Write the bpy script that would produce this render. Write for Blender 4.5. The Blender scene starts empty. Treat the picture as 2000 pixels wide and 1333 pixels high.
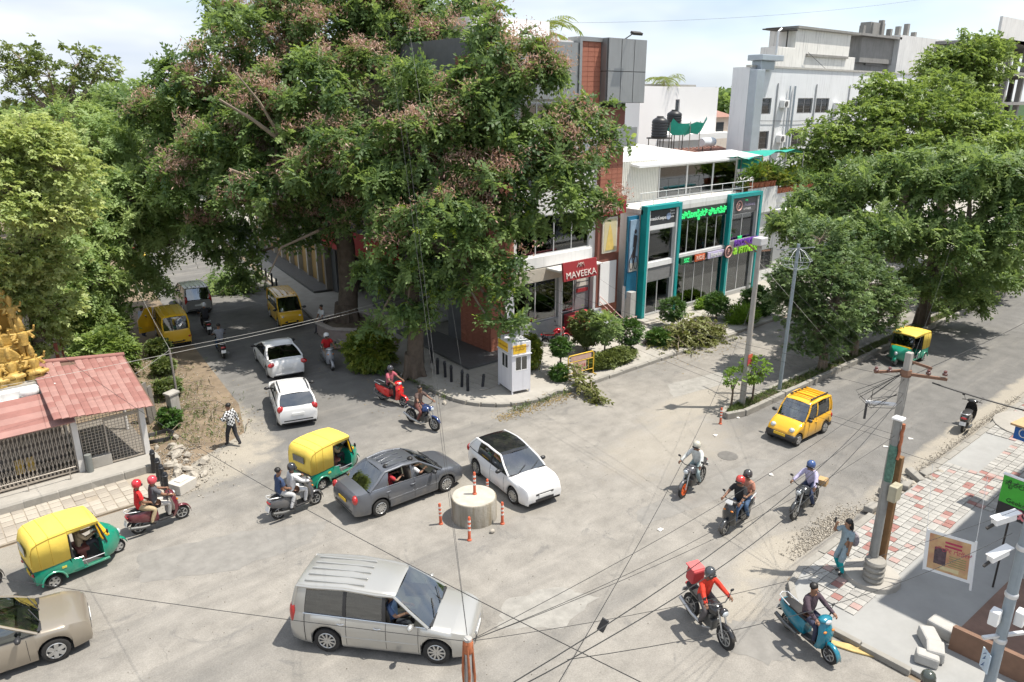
import bpy, bmesh, math, random
import numpy as np
from mathutils import Vector, Matrix, Euler
# World axes: +X runs along the main road, +Y across it towards the shops, Z up. Metres.
S = bpy.context.scene
COL = S.collection
PI = math.pi
R = math.radians
rng = np.random.default_rng(7)
random.seed(7)

# ---------------------------------------------------------------- camera
cam_d = bpy.data.cameras.new('camera'); cam = bpy.data.objects.new('camera', cam_d); COL.objects.link(cam)
cam_d.sensor_width = 36; cam_d.lens = 25.92; cam_d.clip_end = 4000; cam_d.clip_start = .1
cam.location = (0, 0, 12.3); cam.rotation_euler = (R(90 - 18.15), 0, R(-40.4))
S.camera = cam
# ---------------------------------------------------------------- sky and sun
SUN_EL = 67.0
sun_dir = Vector((.762 * math.cos(R(SUN_EL)), -.648 * math.cos(R(SUN_EL)), math.sin(R(SUN_EL))))   # from the ground to the sun
W = bpy.data.worlds.new('World'); S.world = W; W.use_nodes = True
wn = W.node_tree.nodes; wl = W.node_tree.links
for n_ in list(wn): wn.remove(n_)
w_out = wn.new('ShaderNodeOutputWorld'); w_bg = wn.new('ShaderNodeBackground'); w_sky = wn.new('ShaderNodeTexSky')
w_sky.sky_type = 'NISHITA'; w_sky.sun_disc = False; w_sky.sun_elevation = R(SUN_EL)
w_sky.sun_rotation = math.atan2(sun_dir.x, sun_dir.y); w_sky.dust_density = 2.0; w_sky.altitude = 900
w_bg.inputs[1].default_value = .125
w_tc = wn.new('ShaderNodeTexCoord'); w_map = wn.new('ShaderNodeMapping'); w_map.inputs['Scale'].default_value = (1, 1, 3.2)
w_map.inputs['Location'].default_value = (.4, .15, 0)
w_no = wn.new('ShaderNodeTexNoise'); w_no.inputs['Scale'].default_value = 2.1; w_no.inputs['Detail'].default_value = 5; w_no.inputs['Roughness'].default_value = .55
w_no.inputs['Distortion'].default_value = .25
w_rp = wn.new('ShaderNodeValToRGB'); w_rp.color_ramp.elements[0].position = .33; w_rp.color_ramp.elements[1].position = .62
w_rp.color_ramp.elements[0].color = (.40, .40, .40, 1); w_rp.color_ramp.elements[1].color = (.97, .97, .97, 1)
w_n2 = wn.new('ShaderNodeTexNoise'); w_n2.inputs['Scale'].default_value = 5; w_n2.inputs['Detail'].default_value = 3
w_r2 = wn.new('ShaderNodeValToRGB'); w_r2.color_ramp.elements[0].position = .3; w_r2.color_ramp.elements[1].position = .7
w_r2.color_ramp.elements[0].color = (3.2, 3.65, 4.4, 1); w_r2.color_ramp.elements[1].color = (5.7, 5.8, 5.9, 1)
w_mx = wn.new('ShaderNodeMix'); w_mx.data_type = 'RGBA'
wl.new(w_tc.outputs['Generated'], w_map.inputs[0]); wl.new(w_map.outputs[0], w_no.inputs['Vector']); wl.new(w_map.outputs[0], w_n2.inputs['Vector'])
wl.new(w_no.outputs['Fac'], w_rp.inputs[0]); wl.new(w_n2.outputs['Fac'], w_r2.inputs[0])
wl.new(w_rp.outputs[0], w_mx.inputs[0]); wl.new(w_sky.outputs[0], w_mx.inputs[6]); wl.new(w_r2.outputs[0], w_mx.inputs[7])
wl.new(w_mx.outputs[2], w_bg.inputs[0]); wl.new(w_bg.outputs[0], w_out.inputs[0])
sun_d = bpy.data.lights.new('sun', 'SUN'); sun_d.energy = 4.1; sun_d.angle = R(.6); sun_d.color = (1, .94, .845)
sun = bpy.data.objects.new('sun', sun_d); COL.objects.link(sun); sun.rotation_euler = sun_dir.to_track_quat('Z', 'Y').to_euler()
S.view_settings.view_transform = 'Standard'; S.view_settings.look = 'None'; S.view_settings.exposure = .74; S.view_settings.gamma = 1
S.view_settings.use_curve_mapping = False
S.render.engine = 'CYCLES'
S.cycles.max_bounces = 5; S.cycles.diffuse_bounces = 3; S.cycles.glossy_bounces = 2; S.cycles.transparent_max_bounces = 12; S.cycles.caustics_reflective = False; S.cycles.caustics_refractive = False
S.cycles.use_denoising = True; S.cycles.use_adaptive_sampling = True; S.cycles.adaptive_threshold = .025

# ---------------------------------------------------------------- materials
MATS = {}
def nodes_of(name):
    m = bpy.data.materials.new(name); m.use_nodes = True
    nt = m.node_tree; return m, nt.nodes, nt.links, nt.nodes['Principled BSDF']
def mx(N, L, fac, a, b, mode='MIX'):
    n = N.new('ShaderNodeMix'); n.data_type = 'RGBA'; n.blend_type = mode; n.clamp_factor = True
    for i, x in ((0, fac), (6, a), (7, b)):
        if hasattr(x, 'is_linked'): L.new(x, n.inputs[i])
        elif i == 0: n.inputs[0].default_value = x
        else: n.inputs[i].default_value = (*x[:3], 1)
    return n.outputs[2]
def noise(N, L, vec, sc, det=4, rough=.55, dist=0):
    n = N.new('ShaderNodeTexNoise'); n.inputs['Scale'].default_value = sc; n.inputs['Detail'].default_value = det
    n.inputs['Roughness'].default_value = rough; n.inputs['Distortion'].default_value = dist
    if vec is not None: L.new(vec, n.inputs['Vector'])
    return n.outputs['Fac']
def ramp(N, L, x, p0, p1, c0=(0, 0, 0), c1=(1, 1, 1)):
    n = N.new('ShaderNodeValToRGB'); e = n.color_ramp.elements
    e[0].position = p0; e[1].position = p1; e[0].color = (*c0, 1); e[1].color = (*c1, 1); L.new(x, n.inputs[0]); return n.outputs[0]
def coords(N, L, scale=(1, 1, 1), which='Object'):
    tc = N.new('ShaderNodeTexCoord'); mp = N.new('ShaderNodeMapping'); mp.inputs['Scale'].default_value = scale
    L.new(tc.outputs[which], mp.inputs[0]); return mp.outputs[0]
def bump(N, L, h, b, strength=.3, dist=.02):
    n = N.new('ShaderNodeBump'); n.inputs['Strength'].default_value = strength; n.inputs['Distance'].default_value = dist
    L.new(h, n.inputs['Height']); L.new(n.outputs[0], b.inputs['Normal'])
def M(name, col, rough=.6, metal=0, var=.14, sc=5, bmp=0, bsc=40, coat=0, spec=.5, streak=0, emit=0):
    if name in MATS: return MATS[name]
    m, N, L, b = nodes_of(name)
    v = coords(N, L)
    f = noise(N, L, v, sc, 3, .65)
    c = mx(N, L, f, [max(0, x * (1 - var * 1.6)) for x in col], [min(1, x * (1 + var)) for x in col])
    if streak:                                     # rain streaks and grime running down walls
        v2 = coords(N, L, (3.5, 3.5, .22)); s = ramp(N, L, noise(N, L, v2, 1.6, 4, .7), .52, .72)
        c = mx(N, L, s, c, [x * (1 - streak) for x in col])
    L.new(c, b.inputs['Base Color']); b.inputs['Roughness'].default_value = rough; b.inputs['Metallic'].default_value = metal
    b.inputs['Coat Weight'].default_value = coat; b.inputs['Coat Roughness'].default_value = .06; b.inputs['Specular IOR Level'].default_value = spec
    if bmp: bump(N, L, noise(N, L, v, bsc, 2), b, bmp)
    if emit: b.inputs['Emission Color'].default_value = (*col, 1); b.inputs['Emission Strength'].default_value = emit
    MATS[name] = m; return m
def glass(name, tint=(.25, .32, .32), gl=.22, base=.10):
    if name in MATS: return MATS[name]
    m, N, L, b = nodes_of(name); N.remove(b)
    o = N['Material Output']; t = N.new('ShaderNodeBsdfTransparent'); t.inputs[0].default_value = (*tint, 1)
    g = N.new('ShaderNodeBsdfGlossy'); g.inputs['Roughness'].default_value = .03; g.inputs[0].default_value = (.9, .95, 1, 1)
    lw = N.new('ShaderNodeLayerWeight'); lw.inputs[0].default_value = gl
    ms = N.new('ShaderNodeMixShader'); mr = N.new('ShaderNodeMapRange'); mr.inputs[3].default_value = base; L.new(lw.outputs['Fresnel'], mr.inputs[0]); L.new(mr.outputs[0], ms.inputs[0]); L.new(t.outputs[0], ms.inputs[1]); L.new(g.outputs[0], ms.inputs[2])
    L.new(ms.outputs[0], o.inputs[0]); MATS[name] = m; return m
def paint(name, col, metal=.0, rough=.35):
    if name in MATS: return MATS[name]
    m, N, L, b = nodes_of(name); v = coords(N, L)
    d = ramp(N, L, noise(N, L, v, 2.2, 3, .7), .45, .8)
    vz = N.new('ShaderNodeSeparateXYZ'); L.new(v, vz.inputs[0])
    low = ramp(N, L, vz.outputs[2], .15, .75, (.45, .45, .45), (.06, .06, .06))      # road dust low on the doors
    dd = mx(N, L, 1.0, d, low, 'MULTIPLY')
    c = mx(N, L, dd, col, (.42, .37, .30)); L.new(c, b.inputs['Base Color'])
    b.inputs['Metallic'].default_value = metal; b.inputs['Roughness'].default_value = rough
    b.inputs['Coat Weight'].default_value = .6; b.inputs['Coat Roughness'].default_value = .08
    MATS[name] = m; return m
def leafmat(name, c0, c1, trans=.35, rough=.5):
    """Leaf colour varies from twig to twig with the mesh attribute tint (young, old and dry leaves)."""
    if name in MATS: return MATS[name]
    m, N, L, b = nodes_of(name); at = N.new('ShaderNodeAttribute'); at.attribute_name = 'tint'
    v = coords(N, L); f2 = noise(N, L, v, .5, 3)
    c = mx(N, L, at.outputs['Fac'], c0, c1); c = mx(N, L, ramp(N, L, f2, .4, .75, (0, 0, 0), (.3, .3, .3)), c, [c0[0] * .55, c0[1] * .6, c0[2] * .7])
    L.new(c, b.inputs['Base Color']); b.inputs['Roughness'].default_value = rough; b.inputs['Specular IOR Level'].default_value = .35
    t = N.new('ShaderNodeBsdfTranslucent'); c2 = mx(N, L, .5, c, (c1[0] * 1.1, c1[1] * 1.1, c1[2] * .6)); L.new(c2, t.inputs[0])
    ms = N.new('ShaderNodeMixShader'); ms.inputs[0].default_value = trans
    o = N['Material Output']; L.new(b.outputs[0], ms.inputs[1]); L.new(t.outputs[0], ms.inputs[2]); L.new(ms.outputs[0], o.inputs[0])
    MATS[name] = m; return m

# ---------------------------------------------------------------- mesh helpers
class MB:
    def __init__(s): s.v = []; s.f = []; s.m = []
    def add(s, vs, fs, m=0):
        k = len(s.v); s.v += [tuple(x) for x in vs]; s.f += [[i + k for i in q] for q in fs]; s.m += [m] * len(fs); return s
    def box(s, x0, x1, y0, y1, z0, z1, m=0):
        return s.add([(x0, y0, z0), (x1, y0, z0), (x1, y1, z0), (x0, y1, z0), (x0, y0, z1), (x1, y0, z1), (x1, y1, z1), (x0, y1, z1)],
                     [(3, 2, 1, 0), (4, 5, 6, 7), (0, 1, 5, 4), (1, 2, 6, 5), (2, 3, 7, 6), (3, 0, 4, 7)], m)
    def obox(s, c, size, rot=(0, 0, 0), m=0):
        e = Euler(rot).to_matrix(); h = [x / 2 for x in size]; c = Vector(c)
        vs = [c + e @ Vector((x * h[0], y * h[1], z * h[2])) for x, y, z in ((-1, -1, -1), (1, -1, -1), (1, 1, -1), (-1, 1, -1), (-1, -1, 1), (1, -1, 1), (1, 1, 1), (-1, 1, 1))]
        return s.add(vs, [(3, 2, 1, 0), (4, 5, 6, 7), (0, 1, 5, 4), (1, 2, 6, 5), (2, 3, 7, 6), (3, 0, 4, 7)], m)
    def beam(s, a, b, w, h=None, m=0):
        a, b = Vector(a), Vector(b); d = b - a; q = d.to_track_quat('X', 'Z'); h = h or w
        vs = [p + q @ Vector((0, y * w / 2, z * h / 2)) for p in (a, b) for y, z in ((-1, -1), (1, -1), (1, 1), (-1, 1))]
        return s.add(vs, [(0, 1, 2, 3), (7, 6, 5, 4), (0, 4, 5, 1), (1, 5, 6, 2), (2, 6, 7, 3), (3, 7, 4, 0)], m)
    def loft(s, rings, m=0, cap=True, closed=True):
        n = len(rings[0]); vs = [p for r in rings for p in r]; fs = []
        for i in range(len(rings) - 1):
            for j in range(n if closed else n - 1):
                k = (j + 1) % n; fs.append((i * n + j, i * n + k, (i + 1) * n + k, (i + 1) * n + j))
        if cap and closed: fs.append(tuple(range(n - 1, -1, -1))); fs.append(tuple((len(rings) - 1) * n + j for j in range(n)))
        return s.add(vs, fs, m)
    def tube(s, pts, r, n=6, m=0, cap=True):
        pts = [Vector(p) for p in pts]; rs = r if hasattr(r, '__len__') else [r] * len(pts); rings = []; up = None
        for i, p in enumerate(pts):
            d = (pts[min(i + 1, len(pts) - 1)] - pts[max(i - 1, 0)]).normalized()
            if up is None: up = d.orthogonal().normalized()
            up = (up - d * up.dot(d)); up = up.normalized() if up.length > 1e-6 else d.orthogonal().normalized()
            sd = d.cross(up)
            rings.append([p + (up * math.cos(2 * PI * k / n) + sd * math.sin(2 * PI * k / n)) * rs[i] for k in range(n)])
        return s.loft(rings, m, cap)
    def lathe(s, prof, n=16, c=(0, 0, 0), axis='z', m=0, cap=True):
        rings = []
        for r, h in prof:
            q = []
            for k in range(n):
                a = 2 * PI * k / n; x, y = r * math.cos(a), r * math.sin(a)
                q.append((c[0] + x, c[1] + y, c[2] + h) if axis == 'z' else (c[0] + y, c[1] + h, c[2] + x) if axis == 'y' else (c[0] + h, c[1] + x, c[2] + y))
            rings.append(q)
        return s.loft(rings, m, cap)
    def ball(s, c, r, nu=10, nv=7, m=0, rot=None):
        r = r if hasattr(r, '__len__') else (r, r, r); rings = []; e = Euler(rot).to_matrix() if rot else None
        for i in range(nv + 1):
            t = PI * (.02 + .96 * i / nv) - PI / 2; q = []
            for k in range(nu):
                a = 2 * PI * k / nu; p = Vector((r[0] * math.cos(t) * math.cos(a), r[1] * math.cos(t) * math.sin(a), r[2] * math.sin(t)))
                if e: p = e @ p
                q.append(Vector(c) + p)
            rings.append(q)
        return s.loft(rings, m)
    def prism(s, poly, lo, hi, axis='z', m=0):
        f = {'z': lambda a, b, h: (a, b, h), 'y': lambda a, b, h: (a, h, b), 'x': lambda a, b, h: (h, a, b)}[axis]
        return s.loft([[f(a, b, lo) for a, b in poly], [f(a, b, hi) for a, b in poly]], m)
    def mesh(s, name, mats, smooth=None):
        me = bpy.data.meshes.new(name); me.from_pydata(s.v, [], s.f)
        for mt in (mats if isinstance(mats, (list, tuple)) else [mats]): me.materials.append(mt)
        if any(s.m): me.polygons.foreach_set('material_index', s.m)
        bm = bmesh.new(); bm.from_mesh(me); bmesh.ops.recalc_face_normals(bm, faces=bm.faces); bm.to_mesh(me); bm.free()
        if smooth is not None:
            me.polygons.foreach_set('use_smooth', [True] * len(me.polygons)); me.set_sharp_from_angle(angle=R(smooth))
        me.update(); return me
    def build(s, name, mats, parent=None, smooth=None, bev=0, loc=(0, 0, 0), rot=(0, 0, 0)):
        return put(name, s.mesh(name, mats, smooth), parent, loc, rot, bev)
def put(name, me, parent=None, loc=(0, 0, 0), rot=(0, 0, 0), bev=0):
    o = bpy.data.objects.new(name, me); COL.objects.link(o); o.parent = parent; o.location = loc; o.rotation_euler = rot
    if bev:
        b = o.modifiers.new('bevel', 'BEVEL'); b.width = bev; b.segments = 2; b.limit_method = 'ANGLE'; b.angle_limit = R(40); b.harden_normals = False
    return o
def thing(name, label, cat, loc=(0, 0, 0), rz=0, group=None):
    o = bpy.data.objects.new(name, None); COL.objects.link(o); o.location = loc; o.rotation_euler = (0, 0, rz); o.empty_display_size = .2
    return tag(o, label, cat, group)
def tag(o, label, cat, group=None, kind=None):
    o['label'] = label; o['category'] = cat
    if group: o['group'] = group
    if kind: o['kind'] = kind
    return o
def struct(o, label=None): 
    o['kind'] = 'structure'
    if label: o['label'] = label
    return o
KIDS = {}
def copy_tree(o, parent=None):
    c = o.copy(); COL.objects.link(c); c.parent = parent
    for ch in [x for x in o.children]: copy_tree(ch, c)
    return c
def text_old(parent, body, size, loc, rot, mt, ext=.01, name='lettering', ax='CENTER', sx=1, bold=0, shear=0):
    cu = bpy.data.curves.new(name, 'FONT'); cu.body = body; cu.size = size; cu.extrude = ext; cu.align_x = ax; cu.align_y = 'CENTER'; cu.offset = bold; cu.shear = shear
    cu.resolution_u = 3; cu.materials.append(mt); o = bpy.data.objects.new(name, cu); COL.objects.link(o); o.parent = parent; o.location = loc; o.rotation_euler = rot; o.scale = (sx, 1, 1)
    return o
FACE_ROAD = (R(90), 0, 0)          # lettering that faces the main road (-Y)
def text(parent, body, size, loc, rot, mt, ext=.01, name='lettering', ax='CENTER', sx=1, bold=0, shear=0):
    o = text_old(parent, body, size, loc, rot, mt, ext, name, ax, sx, bold, shear); cu = o.data
    me = bpy.data.meshes.new_from_object(o.evaluated_get(bpy.context.evaluated_depsgraph_get())); bpy.data.objects.remove(o)
    q = put(name, me, parent, loc, rot); q.scale = (sx, 1, 1)
    if not me.materials: me.materials.append(mt)
    return q
# ================================================================ ground, roads, pavements
def road_material():
    m, N, L, b = nodes_of('worn_road'); v = coords(N, L); vx = coords(N, L, (.12, 1, 1))
    big = noise(N, L, v, .18, 5, .6, .4); mid = noise(N, L, v, 1.3, 6, .65); st = noise(N, L, vx, .9, 6, .65); fine = noise(N, L, v, 26, 4, .8); grit = noise(N, L, v, 14, 4, .7)
    conc = mx(N, L, ramp(N, L, mid, .3, .7), (.232, .219, .197), (.345, .326, .294)); asph = mx(N, L, ramp(N, L, mid, .3, .7), (.150, .147, .141), (.212, .207, .198))
    sx = N.new('ShaderNodeSeparateXYZ'); L.new(v, sx.inputs[0])
    def math_(op, a, c=None):
        n = N.new('ShaderNodeMath'); n.operation = op
        for i, x in enumerate((a, c)):
            if x is None: continue
            if hasattr(x, 'is_linked'): L.new(x, n.inputs[i])
            else: n.inputs[i].default_value = x
        return n.outputs[0]
    wob = math_('MULTIPLY', math_('SUBTRACT', big, .5), 14.0)
    # asphalt: the main road past the crossing and the side street; concrete in the crossing itself
    ax = ramp(N, L, math_('ADD', math_('MULTIPLY', math_('ADD', sx.outputs[0], wob), .05), -.55), .35, .75)
    ay = ramp(N, L, math_('MULTIPLY', math_('ADD', sx.outputs[1], wob), .02), .38, .52)
    svc = ramp(N, L, math_('MULTIPLY', math_('ADD', sx.outputs[1], math_('MULTIPLY', wob, .12)), .03), .44, .50, (1, 1, 1), (0, 0, 0))
    a1 = mx(N, L, 1.0, ax, svc, 'MULTIPLY'); a2 = mx(N, L, 1.0, a1, ay, 'LIGHTEN')
    c = mx(N, L, a2, conc, asph)
    c = mx(N, L, ramp(N, L, st, .52, .78, (0, 0, 0), (.55, .55, .55)), c, (.40, .375, .335))           # dusty wheel tracks
    c = mx(N, L, ramp(N, L, noise(N, L, vx, .55, 5, .6, .6), .50, .72, (0, 0, 0), (.62, .62, .62)), c, (.15, .148, .143))  # dark rubbed lanes
    c = mx(N, L, ramp(N, L, noise(N, L, v, .8, 7, .75, 1.2), .58, .66, (0, 0, 0), (.5, .5, .5)), c, (.15, .148, .144))   # tar and oil patches
    # sand washed up at the kerb ends (centre x, y, half sizes)
    for cx, cy, rx, ry, k in ((17.2, 8.9, 1.9, .75, .75), (20.6, 15.2, 3.8, 1.9, .42), (13.2, 16.6, 2.2, 1.6, .35), (14.6, 8.4, 1.3, .7, .6), (25, 17, 4, 1.2, .6), (7, 24.6, 2.6, 1.5, .7), (8.6, 28, 1.6, 4.5, .75), (9.6, 36, 1.2, 5, .6), (36, 8.6, 16, .55, .8), (2, 23.0, 5, 1.0, .5)):
        dx = math_('DIVIDE', math_('SUBTRACT', sx.outputs[0], cx), rx); dy = math_('DIVIDE', math_('SUBTRACT', sx.outputs[1], cy), ry)
        d = math_('ADD', math_('MULTIPLY', dx, dx), math_('MULTIPLY', dy, dy)); d = math_('ADD', d, math_('MULTIPLY', math_('SUBTRACT', mid, .5), 2.2))
        c = mx(N, L, ramp(N, L, d, .35, 1.25, (k, k, k), (0, 0, 0)), c, (.395, .36, .30))
    vo = N.new('ShaderNodeTexVoronoi'); vo.feature = 'DISTANCE_TO_EDGE'; vo.inputs['Scale'].default_value = .33
    vd = N.new('ShaderNodeVectorMath'); vd.operation = 'ADD'; nn = N.new('ShaderNodeTexNoise'); nn.inputs['Scale'].default_value = 1.5; nn.inputs['Detail'].default_value = 6; L.new(v, nn.inputs['Vector'])
    L.new(v, vd.inputs[0]); L.new(nn.outputs['Color'], vd.inputs[1]); L.new(vd.outputs[0], vo.inputs['Vector'])
    crack = mx(N, L, 1.0, ramp(N, L, vo.outputs['Distance'], .001, .006, (1, 1, 1), (0, 0, 0)), ramp(N, L, noise(N, L, v, .35, 3), .56, .68, (0, 0, 0), (.55, .55, .55)), 'MULTIPLY')
    c = mx(N, L, crack, c, (.13, .125, .115))
    c = mx(N, L, ramp(N, L, fine, .3, .75, (.78, .78, .78), (1.18, 1.18, 1.18)), c, (1, 1, 1), 'MULTIPLY') if False else c
    g = ramp(N, L, fine, .32, .68, (.70, .69, .68), (1.0, 1.0, 1.0)); c = mx(N, L, 1.0, c, g, 'MULTIPLY')
    c = mx(N, L, ramp(N, L, grit, .68, .74, (0, 0, 0), (.5, .5, .5)), c, (.46, .44, .40))
    L.new(c, b.inputs['Base Color']); b.inputs['Roughness'].default_value = .9; b.inputs['Specular IOR Level'].default_value = .25
    bump(N, L, mx(N, L, .5, fine, grit), b, .5, .01); MATS['worn_road'] = m; return m
road_m = road_material()
dirt_m = M('dry_earth', (.225, .172, .118), .95, var=.45, sc=1.4, bmp=.5, bsc=9)
conc_m = M('pavement_concrete', (.36, .34, .305), .9, var=.2, sc=1.6, bmp=.25, bsc=30)
kerb_m = M('kerb_concrete', (.30, .285, .255), .9, var=.28, sc=2.5, bmp=.35, bsc=22)
soil_m = M('median_soil', (.17, .135, .095), .95, var=.4, sc=3, bmp=.5, bsc=12)
g = MB(); g.add([(-1500, -1500, 0), (1500, -1500, 0), (1500, 1500, 0), (-1500, 1500, 0)], [(0, 1, 2, 3)])
struct(g.build('ground', dirt_m), 'dry brown earth around the streets')
# the crossing and both streets as one sheet of polygons 4 mm above the ground
rd = MB()
rd.add([(-60, -30, .004), (15.4, -30, .004), (15.4, 7.0, .004), (16.6, 8.05, .004), (220, 8.05, .004), (220, 15.4, .004), (220, 21.5, .004), (21.2, 21.5, .004), (18.2, 22.0, .004), (17.0, 24.2, .004),
        (17.2, 34.9, .004), (24.5, 76, .004), (36, 140, .004), (24, 140, .004), (14.6, 66, .004), (10.7, 36, .004), (9.9, 29.5, .004), (9.0, 26.6, .004), (6.6, 25.3, .004), (5.6, 23.5, .004), (-60, 23.5, .004)], [tuple(range(21))])
struct(rd.build('road', road_m), 'worn grey road surface of the crossing')
def slab(name, poly, z0, z1, mt, label, bev=.02):
    return struct(MB().prism(poly, z0, z1).build(name, mt, bev=bev), label)
def kerb_run(parent, p, q, w, h, n, inward, mt=None, z=0):
    """Kerb stones laid end to end from p to q; each stone is a piece of its own."""
    p, q = Vector(p), Vector(q); d = (q - p); ln = d.length / n; d.normalize(); nv = Vector((-d.y, d.x)) * inward
    me = MB().box(-ln / 2 + .012, ln / 2 - .012, -w / 2, w / 2, 0, h).mesh('kerb_stone', mt or kerb_m)
    for i in range(n):
        c = p + d * (ln * (i + .5)) + nv * (w / 2)
        put('kerb_stone', me, parent, (c.x + random.uniform(-.012, .012), c.y + random.uniform(-.012, .012), z + random.uniform(-.012, .004)), (random.uniform(-.015, .015), random.uniform(-.012, .012), math.atan2(d.y, d.x) + random.uniform(-.012, .012)), bev=.018)
for i_, (poly_, c_) in enumerate((([(3.6, 20.7), (3.3, 19.2), (5.4, 18.1), (7.6, 18.0), (8.6, 18.7), (6.2, 19.9)], 0), ([(13.0, 7.9), (13.4, 6.6), (14.4, 6.3), (14.9, 7.3), (14.2, 7.9), (13.6, 8.3)], 0), ([(15.6, 12.3), (19.6, 11.6), (22.8, 11.9), (22.2, 12.5), (18.8, 12.8), (16.2, 13.0)], 0), ([(9.4, 11.6), (10.6, 10.6), (12.2, 10.9), (11.6, 11.9), (10.2, 12.4)], 1), ([(24.5, 18.0), (29.5, 17.3), (30.4, 18.3), (25.6, 19.2)], 1))):
    rp_ = random.Random(i_); q_ = []
    for (a_, b_) in zip(poly_, poly_[1:] + poly_[:1]):
        for k_ in range(7): f_ = k_ / 7; q_.append((a_[0] + (b_[0] - a_[0]) * f_ + rp_.gauss(0, .05), a_[1] + (b_[1] - a_[1]) * f_ + rp_.gauss(0, .05), .008))
    struct(MB().add(q_, [tuple(range(len(q_)))]).build('road_patch', M('dark_repair_asphalt', (.232, .222, .204), .92, var=.25, sc=2.5, bmp=.5, bsc=40) if c_ == 0 else M('pale_repair_cement', (.30, .288, .262), .92, var=.3, sc=3, bmp=.5, bsc=40)), 'worn repair patch in the road surface')
for x_, y_ in ((21.6, 13.3),):
    mh = struct(MB().lathe([(.36, 0), (.36, .009)], 24).build('manhole_cover', M('cast_iron', (.20, .19, .175), .6, metal=.5, var=.3), None, loc=(x_, y_, .004)), 'round iron manhole cover in the road')
# ---- median between the main road and the service lane
med = slab('median', [(24.75, 15.05), (24.55, 15.35), (24.75, 15.62), (26, 15.66), (110, 15.66), (110, 15.02)], 0.004, .14, soil_m, 'soil strip inside the kerbed median')
kerb_run(med, (25.2, 14.86), (49.2, 14.86), .2, .26, 24, 1); kerb_run(med, (25.2, 15.82), (49.2, 15.82), .18, .22, 24, -1)
kerb_run(med, (24.3, 15.15), (25.15, 14.86), .2, .26, 1, 1); kerb_run(med, (24.3, 15.55), (25.15, 15.82), .2, .26, 1, -1)
k = MB().box(49.2, 110, 14.86, 15.06, 0, .25); k.box(49.2, 110, 15.66, 15.82, 0, .22); k.build('far_kerb', kerb_m, med)
# ---- pavement on the near side of the main road
pv = slab('near_pavement', [(15.55, 4.2), (15.55, 6.6), (15.75, 7.25), (16.3, 7.75), (17.2, 7.93), (160, 7.93), (160, -20), (15.55, -20)], 0.004, .13, M('smoothed_cement', (.305, .305, .295), .85, var=.16, sc=1.1, bmp=.15, bsc=25), 'grey cement pavement on the corner')
kp = [(15.42, 4.4), (15.42, 6.65), (15.7, 7.45), (16.3, 7.9), (17.2, 8.08)]
for i in range(4): kerb_run(pv, kp[i], kp[i + 1], .16, .17, 2 if i == 0 else 1, -1)
kerb_run(pv, (17.2, 8.08), (21.4, 8.08), .2, .17, 4, -1); kerb_run(pv, (26.1, 8.08), (40, 8.08), .2, .17, 14, -1)
MB().box(40, 160, 7.9, 8.08, 0, .16).build('far_kerb', kerb_m, pv)
tile_ms = [M('tile_white', (.37, .36, .335), .8, var=.24, sc=2), M('tile_grey', (.31, .30, .28), .85, var=.2, sc=2), M('tile_red', (.30, .15, .13), .85, var=.25, sc=2), M('tile_pink', (.38, .265, .24), .85, var=.2, sc=2)]
def tile_mesh(a, h, mt): return MB().box(-a / 2, a / 2, -a / 2, a / 2, 0, h).mesh('tile', mt)
TA = .25; tms = [tile_mesh(TA - .022, .05, m_) for m_ in tile_ms]; n_t = 0; rest = [MB() for _ in tile_ms]
cells = []
for i in range(96):
    for j in range(14):
        x = 16.45 + i * TA; y = 7.74 - j * TA
        lim = 6.05 if x < 24.3 else 4.3
        if y < lim or (x < 17.1 and y > 7.1 + (x - 16.45)) or x > 40: continue
        if 26.9 < x < 30.6 and y > 6.95: continue                 # a plain cement strip along the kerb
        if 17.55 < x < 18.95 and 6.0 < y < 7.1: continue          # the pole footing
        cells.append((x, y, i, j))
cells.sort(key=lambda c: c[0] - c[1] * .3)
for x, y, i, j in cells:
    ph = (i // 2 + j // 1) % 7; col = 2 if (ph in (1, 4) and random.random() < .6 and j % 2 == (i // 3) % 2) else 3 if random.random() < .06 else 1 if random.random() < .3 else 0
    lc = (x + random.uniform(-.006, .006), y + random.uniform(-.006, .006), .108 + random.uniform(-.006, .006)); rt = (random.uniform(-.02, .02), random.uniform(-.02, .02), random.uniform(-.02, .02))
    if n_t < 300: put('tile', tms[col], pv, lc, rt); n_t += 1
    else: rest[col].obox((lc[0], lc[1], lc[2] + .025), (TA - .022, TA - .022, .05), rt)
rb = MB(); [rb.add(r.v, r.f, i) for i, r in enumerate(rest)]
o = rb.build('paving_tiles', tile_ms, pv); o['kind'] = 'stuff'
# raised round footing far right on the near pavement
MB().lathe([(1.5, 0), (1.5, .1), (1.42, .13)], 28).build('round_slab', conc_m, pv, 30, loc=(32.6, 6.7, .1))
# bare red earth and a low broken wall at the corner plot
slab('corner_plot', [(17.4, 4.25), (21.2, 4.1), (22.5, -6), (16.6, -6)], .1, .145, M('red_earth_floor', (.215, .135, .105), .95, var=.3, sc=2, bmp=.3), 'reddish floor of the corner plot', 0)
# ---- pavement on the shop side, with the curved corner
def arc(cx, cy, r, a0, a1, n): return [(cx + r * math.cos(R(a0 + (a1 - a0) * i / n)), cy + r * math.sin(R(a0 + (a1 - a0) * i / n))) for i in range(n + 1)]
corner = [(120, 21.55), (21.3, 21.55)] + arc(20.0, 24.5, 2.9, -70, -180, 9) + [(17.15, 27), (17.3, 34.9), (20.95, 54), (24.7, 76), (36, 140), (60, 140), (60, 60), (120, 60)]
sp = slab('shop_pavement', corner, 0.004, .15, conc_m, 'cement pavement wrapping the shop corner')
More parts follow.
